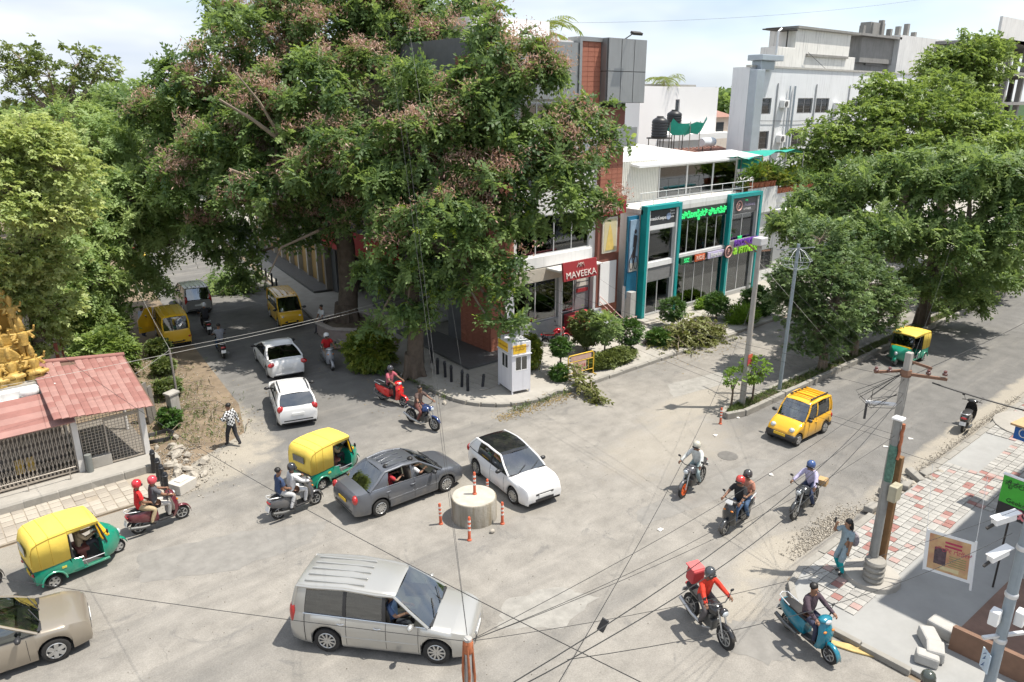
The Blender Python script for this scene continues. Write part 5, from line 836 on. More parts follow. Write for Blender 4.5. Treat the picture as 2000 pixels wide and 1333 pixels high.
    for sd in (-1, 1):
        pil = pils[sd]
        low = lambda x: (x, sd * yb(x), top(x) - .01); hi = lambda x: (x, sd * wr(min(max(x, r1), w1)), zr(min(max(x, r1), w1)) - .02)
        def patch(a, c, rows=3, off=0):
            g_ = []
            for i in range(4):
                f_ = i / 3; L0 = Vector(low(a[0] + (c[0] - a[0]) * f_)); H0 = Vector(hi(a[1] + (c[1] - a[1]) * f_))
                g_.append([L0.lerp(H0, j / rows) + Vector((0, sd * (.035 * math.sin(PI * j / rows) - off), 0)) for j in range(rows + 1)])
            return g_
        for i, kd in enumerate(kinds):
            if kd == 'G':
                if (sd, i) in open_win: continue
                MB().loft(patch(sd_cols[i], sd_cols[i + 1], off=.012), closed=False).build('side_window', side_glass or priv_g, t, 60)
            elif kind in ('mpv', 'hatch', 'sedan2') and i < len(kinds) - 1: MB().loft(patch(sd_cols[i], sd_cols[i + 1]), closed=False).build('door_pillar', trim_m, t, 60)
            else: pil.loft(patch(sd_cols[i], sd_cols[i + 1]), closed=False)
        # window edge lines: sill strip, drip rail, A pillar, rear pillar
        xs_ = [sd_cols[-1][0] + (sd_cols[0][0] - sd_cols[-1][0]) * i / 8 for i in range(9)]; MB().tube([(x, sd * (yb(x) + .004), top(x) - .004) for x in xs_], .014, 5).build('window_sill', chrome_m if kind in ('mpv', 'sedan') else trim_m, t, 60)
        pil.tube([low(w0 - .04), Vector(low(w0 - .04)).lerp(Vector(hi(w1)), .5) + Vector((0, sd * .03, .02)), hi(w1)], .036, 6); pil.tube([hi(w1 - (w1 - r1) * i / 6) for i in range(7)], .04, 6); pil.tube([low(r0 + .03), Vector(low(r0 + .03)).lerp(Vector(hi(r1)), .5) + Vector((0, sd * .03, .02)), hi(r1)], .05, 6)
        MB().ball((w0 - .42 if kind not in ('van', 'qute') else w0 - .05, sd * (Wd + .12), top(w0 - .3) + .10), (.075, .12, .075), 8, 6).beam((w0 - .4, sd * Wd * .9, top(w0) + .05), (w0 - .42, sd * (Wd + .08), top(w0) + .07), .05, m=0).build('wing_mirror', pm if kind == 'mpv' else trim_m, t, 50)
        for hx in ((.02, -.9) if kind != 'qute' else (-.05,)): MB().tube([(hx, sd * (wid(hx) * .985), top(hx) - .17), (hx - .09, sd * (wid(hx) + .022), top(hx) - .165), (hx - .18, sd * (wid(hx) * .985), top(hx) - .17)], .016, 6).build('door_handle', chrome_m if kind == 'mpv' else pm, t, 50)
        # door shut lines
        for dx in [c[0] for c in sd_cols[1:-1:2]] + ([w0 - .28] if kind != 'van' else []):
            MB().tube([(dx, sd * (wid(dx) * q + .001), .26 + (top(dx) - .28) * f_) for f_, q in ((.04, .972), (.42, .999), (.66, .994), (.88, .963), (1, .925))], .0065, 4).build('door_gap', under_m, t)
        # lamps
        hz = top(nose - .1) - .07
        if kind == 'qute': MB().ball((nose - .13, sd * Wd * .62, .66), (.10, .12, .10), 12, 8).build('headlight', lamp_m, t, 50)
        elif kind == 'van': MB().ball((nose - .06, sd * Wd * .66, .72), (.06, .15, .09), 10, 7).build('headlight', lamp_m, t, 50)
        else: MB().ball((nose - .20, sd * Wd * .73, hz), (.24, .10, .07), 12, 7, rot=(0, R(16), -sd * R(34))).build('headlight', lampd_m, t, 50)
        tzv = dict(mpv=(.95, .34), sedan=(.82, .16), sedan2=(.86, .12), hatch=(.88, .16), van=(.62, .12), qute=(.7, .14))[kind]
        MB().ball((tail + .09, sd * Wd * .80, tzv[0]), (.10, .15 if kind not in ('mpv', 'sedan2') else .10 if kind == 'mpv' else .25, tzv[1]), 10, 8, rot=(0, 0, sd * R(18))).build('tail_light', tail_m, t, 50)
        if kind in ('hatch', 'sedan', 'mpv'): MB().ball((nose - .12, sd * Wd * .62, .42), (.05, .09, .05), 8, 5).build('fog_light', trim_m, t, 50)
    for q in pils.values(): q.build('cabin_frame', pm, t, 50)
    # windscreen and rear window, bowed across
    def screen(x0, z0, y0, x1, z1, y1, bow, nm):
        g_ = []
        for i in range(7):
            q = -1 + 2 * i / 6; c = bow * (1 - q * q); g_.append([((x0 + c) + ((x1 + c * .5) - (x0 + c)) * j / 3, (y0 + (y1 - y0) * j / 3) * q, z0 + (z1 - z0) * j / 3 + .02 * math.sin(PI * j / 3)) for j in range(4)])
        return MB().loft(g_, closed=False).build(nm, gl, t, 60)
    sc_ = screen(w0 - .01, top(w0) + .0, yb(w0) * .97, w1 + .03, zr(w1) - .015, wr(w1) * .97, .09, 'windscreen'); screen(r0 + .01, top(r0) + .01, yb(r0) * .95, r1 - .03, zr(r1) - .03, wr(r1) * .97, -.06, 'rear_window')
    MB().box(w0 - .12, w0 + .06, -yb(w0) * .92, yb(w0) * .92, top(w0) - .03, top(w0) + .022).build('cowl', trim_m, t, bev=.01)
    for yy in (.12, -.42): MB().beam((w0 + .05, yy, top(w0) + .05), (w0 - .16, yy + .45, top(w0) + .20), .018).build('wiper', trim_m, t)
    # bumpers, grille, plates
    bm_ = bumper_m or trim_m
    if kind == 'qute': MB().box(nose - .30, nose + .05, -Wd * .99, Wd * .99, .20, .50).build('front_bumper', bm_, t, 40, bev=.10); MB().box(tail - .03, tail + .25, -Wd * .99, Wd * .99, .24, .46).build('rear_bumper', bm_, t, 40, bev=.08)
    elif kind == 'van': MB().ball((nose - .20, 0, .40 if kind == 'van' else .36), (.26, Wd * .93, .15 if kind == 'van' else .17), 16, 8).build('front_bumper', bm_, t, 50); MB().ball((tail + .16, 0, .40), (.2, Wd * .96, .12), 16, 8).build('rear_bumper', bm_, t, 50)
    else:
        MB().box(nose - .09, nose + .008, -Wd * .46, Wd * .46, .30, .42).build('lower_grille', trim_m, t, bev=.02); MB().box(nose - .12, nose + .010, -Wd * .44, Wd * .44, top(nose) - .13, top(nose) - .06).build('grille', chrome_m if kind == 'mpv' else trim_m, t, bev=.015); MB().box(tail - .01, tail + .10, -Wd * .7, Wd * .7, .36, .41).build('bumper_line', trim_m if kind != 'sedan2' else pm, t, bev=.01)
    pl = plate or plate_w
    MB().box(nose + (.012 if kind not in ('van', 'qute') else .055), nose + (.03 if kind not in ('van', 'qute') else .075), -.25, .25, .46 if kind not in ('van', 'qute') else .38, .57 if kind not in ('van', 'qute') else .49).build('number_plate', pl, t, bev=.004); MB().box(tail - .035, tail - .012, -.25, .25, *((.60, .71) if kind in ('mpv', 'hatch', 'sedan', 'sedan2') else (.42, .53))).build('number_plate', pl, t, bev=.004)
    for sd in (-1, 1):
        wheel(t, s['xf'], sd * (Wd - .115), r, .20, *wstyle, steer=R(steer)); wheel(t, s['xr'], sd * (Wd - .115), r, .20, *wstyle)
        if kind in ('mpv', 'sedan'): MB().box(-.98, .92, sd * (Wd - .01) - .016, sd * (Wd - .01) + .018, .50, .545).build('side_moulding', pm, t, bev=.008)
    # seats and wheel inside
    zs = top(0) - .45
    for fx in ((.15, -.75) if kind not in ('mpv', 'van') else (.25, -.6, -1.45)):
        for yy in (-.38, .38): MB().box(fx - .1, fx + .38, yy - .23, yy + .23, zs, zs + .16).obox((fx - .14, yy, zs + .42), (.13, .44, .62), (0, R(-10), 0)).obox((fx - .2, yy, zs + .80), (.09, .24, .16), (0, R(-10), 0)).build('seat', seat_m, t, bev=.04)
    MB().box(w0 - .45, w0 - .05, -yb(w0) * .88, yb(w0) * .88, top(w0) - .22, top(w0) - .06).build('dashboard', cabin_m, t, bev=.04)
    return t
silver_p = paint('silver_paint', (.46, .455, .43), .55, .32); grey_p = paint('slate_grey_paint', (.135, .145, .165), .45, .3); white_p = paint('white_paint', (.74, .74, .735), 0, .3); beige_p = paint('champagne_paint', (.33, .29, .235), .5, .32); yellow_p = paint('taxi_yellow_paint', (.72, .42, .015), 0, .4); amber_p = paint('amber_yellow_paint', (.80, .43, .02), 0, .35)
car('minivan', 'silver minivan turning across the foreground with driver window open', 'mpv', (7.35, 13.1), -49, silver_p, 'van', open_win=((-1, 0),), wstyle=(10, 'alloy'), side_glass=dark_g)
car('parked_sedan', 'champagne coloured car cut off at the bottom left corner', 'hatch', (-.05, 18.2), -7, beige_p, wstyle=(6, 'steel'))
car('sedan', 'slate grey sedan with passengers waiting beside the concrete drum', 'sedan', (11.15, 18.62), -2, grey_p, open_win=((-1, 0), (-1, 2)), wstyle=(12, 'alloy'), plate=plate_y)
car('hatchback', 'white hatchback with glossy black roof beyond the concrete drum', 'hatch', (14.35, 16.85), -97, white_p, sc=.92, roof_m=paint('gloss_black_paint', (.012, .013, .015), 0, .12), wstyle=(10, 'alloy'), steer=6)
car('hatchback', 'white hatchback with black roof rails seen from behind', 'hatch', (11.35, 27.35), 73, white_p, rails=True, wstyle=(8, 'alloy'))
car('sedan', 'white sedan with long red tail lamps seen from behind', 'sedan2', (13.15, 32.9), 79, white_p, wstyle=(8, 'alloy'))
car('taxi_van', 'yellow van seen from behind with its left front door open', 'van', (10.6, 40.6), 82, yellow_p, 'van', wstyle=(5, 'steel'), plate=plate_y)
car('taxi_van', 'yellow van coming forward beside the black bollards', 'van', (16.75, 40.1), -102, yellow_p, 'van', wstyle=(5, 'steel'), plate=plate_y)
car('minivan', 'silver minivan driving away beyond the rear-facing yellow van', 'mpv', (13.6, 46.7), 83, paint('dull_silver_paint', (.34, .335, .32), .5, .35), 'van')
car('quadricycle', 'small amber taxi car with black bumper driving toward the crossing', 'qute', (25.2, 12.62), 180 - 2, amber_p, wstyle=(6, 'steel'), plate=plate_y)
car('sedan', 'dark car half hidden by leaves far down the left street', 'sedan2', (14.5, 67), 82, paint('dark_blue_paint', (.03, .035, .045), .3, .3))
# open front door of the rear-facing yellow van
o = MB().prism([(0, .32), (.85, .32), (.85, 1.05), (.35, 1.72), (0, 1.72)], -.03, .03, 'y').build('open_door', yellow_p, [x for x in bpy.data.objects if x.name.startswith('taxi_van')][0], 40, rot=(0, 0, R(105))); o.location = (1.3, .76, 0)
qt = [x for x in bpy.data.objects if x.name.startswith('quadricycle')][0]
for i in range(5): MB().box(-1.05 + i * .24, -1.0 + i * .24, -.42, .42, 1.655, 1.69).build('roof_slat', amber_p, qt, bev=.008)
for sd in (-1, 1): MB().box(-1.15, .1, sd * .44 - .02, sd * .44 + .02, 1.64, 1.70).build('roof_rail', trim_m, qt, bev=.008)
# ---------------------------------------------------------------- auto rickshaws
ygreen_p = paint('auto_green_paint', (.0, .235, .145), 0, .35); ycanvas = M('yellow_canvas', (.82, .60, .10), .65, var=.1, sc=2.5, bmp=.12, bsc=18); maroon_m = M('seat_maroon', (.18, .06, .05), .7)
def auto(label, loc, deg):
    t = thing('auto_rickshaw', label, 'auto rickshaw', (*loc, .006), R(deg), 'green and yellow auto rickshaws'); t.scale = (.94,) * 3
    # tub: rear body with wheel arches, floor, front shield
    xs = [-1.28, -1.25, -1.18, -1.12, -1.0, -.85, -.7, -.58, -.52, -.40, -.34]; rings = []
    for x in xs:
        d = abs(x + .85); zb = .30
        if d < .30: zb = max(zb, .22 + math.sqrt(.09 - d * d))
        w = .64 - .06 * max(0, (-1.12 - x) / .16); h = .76 if x < -.36 else .55; half = [(0, zb), (w * .97, zb), (w, zb + .1), (w, h - .05), (w * .97, h), (0, h)]
        rings.append([(x, y, z) for y, z in half] + [(x, -y, z) for y, z in half[-2:0:-1]])
    MB().loft(rings).build('rear_body', ygreen_p, t, 40)
    MB().box(-.36, .62, -.60, .60, .27, .33).build('floor', ygreen_p, t, bev=.01); MB().box(-.30, .60, -.5, .5, .332, .345).build('floor_mat', M('rubber_mat', (.06, .06, .06), .8), t)
    for sd in (-1, 1):
        MB().prism([(-.36, .34), (-.06, .34), (-.10, .62), (-.36, .74)], sd * .60 - .02, sd * .60 + .02, 'y').build('side_step', ygreen_p, t, bev=.01)
        ar = [(-.85 + .31 * math.cos(a * PI / 8), sd * .645, .24 + .31 * math.sin(a * PI / 8)) for a in range(9)]; MB().tube(ar, .03, 6).build('wheel_arch', ygreen_p, t, 50)
        MB().tube([(-.36, sd * .60, .58), (.1, sd * .60, .52), (.5, sd * .58, .5)], .014, 6).tube([(-.36, sd * .60, .70), (-.05, sd * .60, .66), (.02, sd * .60, .35)], .014, 6).build('side_bar', chrome_m, t, 50)
        MB().tube([(-.32, sd * .60, .72), (-.30, sd * .585, 1.2), (-.32, sd * .56, 1.6)], .028, 6).tube([(.62, sd * .55, .80), (.52, sd * .53, 1.25), (.42, sd * .50, 1.60)], .026, 6).build('pillar', trim_m, t, 50)
        wheel(t, -.85, sd * .52, .215, .11, 5, 'steel')
    sh_ = []
    for x, w, z0, z1 in ((.50, .56, .28, .92), (.62, .55, .26, 1.0), (.80, .46, .28, .98), (.96, .33, .36, .90), (1.06, .20, .46, .82), (1.10, .10, .55, .74)):
        half = [(0, z0), (w * .8, z0), (w, z0 + .1), (w, z1 - .12), (w * .85, z1), (0, z1 + .02)]; sh_.append([(x, y, z) for y, z in half] + [(x, -y, z) for y, z in half[-2:0:-1]])
    MB().loft(sh_).build('front_shield', ygreen_p, t, 45)
    MB().tube([(.55, -.52, .93), (.50, -.52, 1.05), (.42, -.50, 1.56), (.42, .50, 1.56), (.50, .52, 1.05), (.55, .52, .93), (.66, .3, .99), (.70, 0, 1.0), (.66, -.3, .99), (.55, -.52, .93)], .032, 6).build('windscreen_frame', M('auto_yellow', (.80, .46, .02), .4), t, 60)
    MB().prism([(-.50, .98), (.50, .98), (.48, 1.56), (-.48, 1.56)], -.006, .006, 'x').build('windscreen', dark_g, t, loc=(1.06 - .0, 0, .28 - .28), rot=(0, R(-13), 0)).location = (.82, 0, .03)
    MB().obox((.69, 0, .985), (.10, .96, .10), (0, R(-20), 0)).build('windscreen_sill', M('auto_yellow', (0, 0, 0)), t, bev=.02)
    cr_ = []
    for x, zt, zs, w in ((.50, 1.58, 1.52, .55), (.46, 1.63, 1.50, .58), (.1, 1.67, 1.52, .63), (-.34, 1.69, 1.52, .65)):
        cr_.append([(x, -w, zs), (x, -w * 1.0, zt - .06), (x, -w * .95, zt - .01), (x, -w * .5, zt + .01), (x, 0, zt + .02), (x, w * .5, zt + .01), (x, w * .95, zt - .01), (x, w, zt - .06), (x, w, zs)])
    for x, zt, zs, w in ((-.36, 1.69, .77, .655), (-.8, 1.68, .76, .66), (-1.1, 1.63, .76, .66), (-1.22, 1.55, .76, .64), (-1.29, 1.35, .76, .62), (-1.31, 1.0, .76, .61)):
        cr_.append([(x, -w, zs), (x, -w, zt - .07), (x, -w * .95, zt - .01), (x, -w * .5, zt + .01), (x, 0, zt + .02), (x, w * .5, zt + .01), (x, w * .95, zt - .01), (x, w, zt - .07), (x, w, zs)])
    cn = MB().loft(cr_, closed=False); k = len(cn.v); cn.f.append([k - 9 + i for i in range(9)]); cn.m.append(0); co = cn.build('canopy', ycanvas, t, 50); so = co.modifiers.new('thick', 'SOLIDIFY'); so.thickness = .018
    for k in (1, 7): MB().tube([Vector(q[k]) + Vector((0, (-.006 if k == 1 else .006), .004)) for q in cr_], .008, 4).build('canopy_seam', M('canvas_seam', (.42, .27, .03), .8), co, 50)
    for q in (cr_[3], cr_[5], cr_[6]): MB().tube([Vector(v_) * 1.002 for v_ in q], .006, 4).build('canopy_seam', M('canvas_seam', (0, 0, 0)), co, 50)
    MB().box(-1.352, -1.33, -.3, .3, 1.12, 1.36).build('rear_window', dark_g, t); MB().box(-1.32, -1.28, -.5, .5, .68, .76).build('rear_trim', trim_m, t)
    MB().box(-1.0, -.55, -.56, .56, .76, .90).obox((-1.02, 0, 1.12), (.12, 1.1, .5), (0, R(-10), 0)).build('rear_seat', M('seat_black', (.03, .028, .028), .6), t, bev=.04); MB().box(-.12, .22, -.32, .32, .62, .74).box(-.04, .14, -.22, .22, .34, .62).build('driver_seat', maroon_m, t, bev=.03); MB().box(-.30, -.27, -.56, .56, .75, 1.12).build('partition', trim_m, t)
    fd = [(1.02 + .27 * math.cos(a * PI / 7 + .2), .235 + .27 * math.sin(a * PI / 7 + .2)) for a in range(7)]; fr = MB()
    fr.loft([[(x, -.10, z) , (x, -.06, z + .03), (x, 0, z + .045), (x, .06, z + .03), (x, .10, z)] for x, z in fd], closed=False); fo = fr.build('front_mudguard', ygreen_p, t, 60); so = fo.modifiers.new('thick', 'SOLIDIFY'); so.thickness = .02
    wheel(t, 1.02, 0, .215, .10, 5, 'steel'); MB().ball((1.10, 0, .70), (.07, .09, .09), 10, 7).build('headlight', lamp_m, t, 50); MB().tube([(.62, -.32, 1.02), (.52, -.2, 1.0), (.62, 0, .98), (.52, .2, 1.0), (.62, .32, 1.02)], .016, 6).build('handlebar', trim_m, t, 50)
    for sd in (-1, 1): MB().ball((-1.30, sd * .5, .60), (.04, .07, .05), 8, 5).build('tail_light', tail_m, t, 50); MB().ball((.66, sd * .62, 1.18), (.03, .06, .08), 8, 6).beam((.58, sd * .54, 1.1), (.66, sd * .6, 1.17), .015).build('mirror', trim_m, t, 50)
    MB().box(-1.31, -1.29, -.16, .16, .42, .54).build('number_plate', plate_y, t); MB().box(-.62, -.50, -.655, -.64, .56, .62).build('door_plate', M('sticker_yellow', (.6, .5, .08), .6), t)
    return t
auto('auto rickshaw at the left edge with a passenger, behind the champagne car', (2.25, 21.0), 6); auto('auto rickshaw waiting behind the slate grey sedan', (9.95, 21.25), 12); auto('auto rickshaw coming along the main road under the wide tree', (36.9, 13.55), 178); auto('auto rickshaw seen through leaves far down the left street', (13.6, 58.5), 80)
# ================================================================ two-wheelers and people
bwheel = lambda t, x, r, w, rimc=None: (lambda o: o)(wheel(t, x, 0, r, w, 6, 'alloy'))
rsk_m = M('bike_engine', (.16, .16, .155), .45, metal=.6, var=.3, sc=14); bseat_m = M('bike_seat', (.018, .017, .017), .6, var=.2)
def scooter(label, loc, deg, col, group=None, rear_col=None, front_white=False):
    n_ = 'scooter_' + '_'.join(f'{int(c * 100)}' for c in col); pm = paint(n_, col, .1, .25); t = thing('scooter', label, 'scooter', (*loc, .006), R(deg), group)
    wheel(t, .63, 0, .225, .095, 5); wheel(t, -.62, 0, .225, .10, 5)
    rg = []
    for x, w, z0, z1 in ((-.92, .07, .58, .70), (-.86, .13, .50, .74), (-.68, .17, .44, .74), (-.42, .19, .36, .73), (-.18, .18, .30, .70), (-.06, .14, .28, .62)):
        h = z1 - z0; half = [(0, z0), (w * .8, z0), (w, z0 + h * .35), (w * .96, z0 + h * .75), (w * .75, z1), (0, z1)]; rg.append([(x, y, z) for y, z in half] + [(x, -y, z) for y, z in half[-2:0:-1]])
    MB().loft(rg).build('rear_body', pm, t, 50); MB().box(-.10, .40, -.17, .17, .25, .31).build('footboard', trim_m, t, bev=.02)
    sg = []
    for x, w, z in ((-.82, .08, .77), (-.72, .13, .80), (-.4, .15, .80), (-.2, .15, .765), (0, .13, .76), (.06, .07, .75)): sg.append([(x, -w, z - .07), (x, -w, z - .02), (x, -w * .7, z), (x, w * .7, z), (x, w, z - .02), (x, w, z - .07)])
    MB().loft(sg).build('seat', bseat_m, t, 50)
    ap_ = []
    for x, w, z in ((.36, .18, .27), (.44, .21, .45), (.46, .21, .65), (.41, .17, .85), (.36, .11, .97)): ap_.append([(x - .05, -w, z), (x + .02, -w * .98, z), (x + .09, -w * .55, z), (x + .11, 0, z), (x + .09, w * .55, z), (x + .02, w * .98, z), (x - .05, w, z), (x - .02, 0, z)])
    MB().loft(ap_).build('front_apron', pm, t, 50)
    fd = [(.63 + .27 * math.cos(a), .24 + .27 * math.sin(a)) for a in [R(-5 + 24 * i) for i in range(7)]]; fo = MB().loft([[(x, -.07, z - .03), (x, -.05, z), (x, 0, z + .02), (x, .05, z), (x, .07, z - .03)] for x, z in fd], closed=False).build('front_mudguard', pm, t, 60); so = fo.modifiers.new('thick', 'SOLIDIFY'); so.thickness = .012
    MB().tube([(.63, -.06, .24), (.52, -.06, .55)], .022, 6).tube([(.63, .06, .24), (.52, .06, .55)], .022, 6).build('fork', trim_m, t, 50)
    MB().ball((.36, 0, 1.0), (.13, .20, .075), 10, 7).build('handle_cowl', pm if not front_white else trim_m, t, 50); MB().tube([(.24, -.34, 1.03), (.34, -.14, 1.02), (.34, .14, 1.02), (.24, .34, 1.03)], .017, 6).build('handlebar', trim_m, t, 50); MB().ball((.47, 0, .99), (.05, .10, .055), 10, 6).build('headlight', lamp_m, t, 50)
    for sd in (-1, 1): MB().ball((.26, sd * .33, 1.22), (.02, .055, .04), 8, 5).tube([(.28, sd * .24, 1.03), (.27, sd * .31, 1.2)], .008, 5).build('mirror', trim_m, t, 50); MB().ball((.52, sd * .12, .78), (.03, .05, .03), 8, 5).build('indicator', amber_m, t, 50)
    MB().ball((-.90, 0, .66), (.045, .12, .05), 10, 6).build('tail_light', tail_m, t, 50); MB().obox((-.95, 0, .46), (.015, .22, .15), (0, R(18), 0)).build('number_plate', plate_w, t); MB().obox((-.85, 0, .42), (.22, .14, .02), (0, R(-25), 0)).build('rear_mudguard', trim_m, t, bev=.005)
    MB().tube([(-.2, -.2, .24), (-.55, -.21, .27), (-.88, -.21, .36)], [.03, .055, .05], 8).build('exhaust', rsk_m, t, 50); MB().tube([(-.55, .15, .78), (-.9, .13, .84), (-.95, 0, .85), (-.9, -.13, .84), (-.55, -.15, .78)], .014, 6).build('grab_rail', alu_m, t, 50); MB().box(-.55, -.2, -.13, .13, .17, .36).build('engine', rsk_m, t, bev=.03)
    if front_white: MB().obox((.50, 0, 1.06), (.02, .22, .12), (0, R(-30), 0)).build('number_plate', plate_w, t)
    return t
def motorcycle(label, loc, deg, col, group=None, wheelcol=None, box=None):
    n_ = 'bike_' + '_'.join(f'{int(c * 100)}' for c in col); pm = paint(n_, col, .2, .22); t = thing('motorcycle', label, 'motorcycle', (*loc, .006), R(deg), group)
    for x in (.66, -.64):
        o = wheel(t, x, 0, .30, .085, 8)
        if wheelcol and x > 0:
            me = o.children[0].data.copy() if o.children else None
            o.children[0].data = me; me.materials[0] = M('bright_wheel', wheelcol, .4); me.materials[1] = M('bright_wheel', wheelcol, .4)
    MB().tube([(.66, -.075, .30), (.42, -.075, .92)], .024, 8).tube([(.66, .075, .30), (.42, .075, .92)], .024, 8).build('fork', rim_m, t, 50)
    fd = [(.66 + .34 * math.cos(a), .30 + .34 * math.sin(a)) for a in [R(20 + 20 * i) for i in range(7)]]; fo = MB().loft([[(x, -.06, z - .02), (x, 0, z + .012), (x, .06, z - .02)] for x, z in fd], closed=False).build('front_mudguard', pm, t, 60); so = fo.modifiers.new('thick', 'SOLIDIFY'); so.thickness = .012
    rg = []
    for x, w, z0, z1 in ((-.08, .10, .72, .82), (0, .14, .70, .92), (.14, .18, .70, .98), (.28, .18, .70, .97), (.38, .12, .74, .90)):
        h = z1 - z0; half = [(0, z0), (w, z0 + h * .25), (w * .95, z0 + h * .65), (w * .6, z1 - .01), (0, z1)]; rg.append([(x, y, z) for y, z in half] + [(x, -y, z) for y, z in half[-2:0:-1]])
    MB().loft(rg).build('fuel_tank', pm, t, 50)
    sg = []
    for x, w, z in ((-.82, .07, .88), (-.7, .12, .88), (-.45, .13, .85), (-.2, .13, .80), (-.05, .10, .80), (.02, .07, .82)): sg.append([(x, -w, z - .08), (x, -w, z - .02), (x, -w * .6, z), (x, w * .6, z), (x, w, z - .02), (x, w, z - .08)])
    MB().loft(sg).build('seat', bseat_m, t, 50)
    MB().prism([(-.60, .72), (-.12, .66), (-.05, .78), (-.8, .82)], -.12, .12, 'y').build('side_panel', pm, t, bev=.02); MB().box(-.2, .28, -.12, .12, .24, .52).box(-.02, .2, -.14, .14, .50, .66).build('engine', rsk_m, t, bev=.03); MB().tube([(.42, 0, .82), (.2, 0, .5), (-.1, 0, .3), (-.64, 0, .30)], .025, 6).tube([(-.12, 0, .72), (-.2, 0, .35)], .022, 6).tube([(-.64, -.1, .3), (-.5, -.1, .74)], .022, 6).tube([(-.64, .1, .3), (-.5, .1, .74)], .022, 6).build('frame', trim_m, t, 50)
    MB().tube([(.25, -.1, .3), (.05, -.15, .2), (-.4, -.17, .26), (-.88, -.18, .42)], [.022, .03, .05, .055], 8).build('exhaust', rim_m, t, 50); MB().ball((.52, 0, .90), (.09, .12, .11), 10, 7).build('headlamp_cowl', pm, t, 50); MB().ball((.58, 0, .89), (.045, .09, .08), 10, 6).build('headlight', lamp_m, t, 50); MB().tube([(.22, -.38, 1.04), (.36, -.16, 1.03), (.36, .16, 1.03), (.22, .38, 1.04)], .015, 6).build('handlebar', trim_m, t, 50)
    for sd in (-1, 1): MB().ball((.28, sd * .4, 1.24), (.02, .06, .04), 8, 5).tube([(.3, sd * .3, 1.04), (.28, sd * .38, 1.22)], .008, 5).build('mirror', trim_m, t, 50); MB().tube([(.0, sd * .1, .32), (.0, sd * .28, .32)], .014, 6).build('foot_peg', trim_m, t)
    MB().ball((-.86, 0, .80), (.05, .08, .04), 8, 5).build('tail_light', tail_m, t, 50); MB().obox((-.92, 0, .60), (.015, .2, .13), (0, R(15), 0)).build('number_plate', plate_w, t); MB().obox((-.82, 0, .64), (.3, .13, .02), (0, R(-40), 0)).build('rear_mudguard', trim_m, t, bev=.005)
    return t
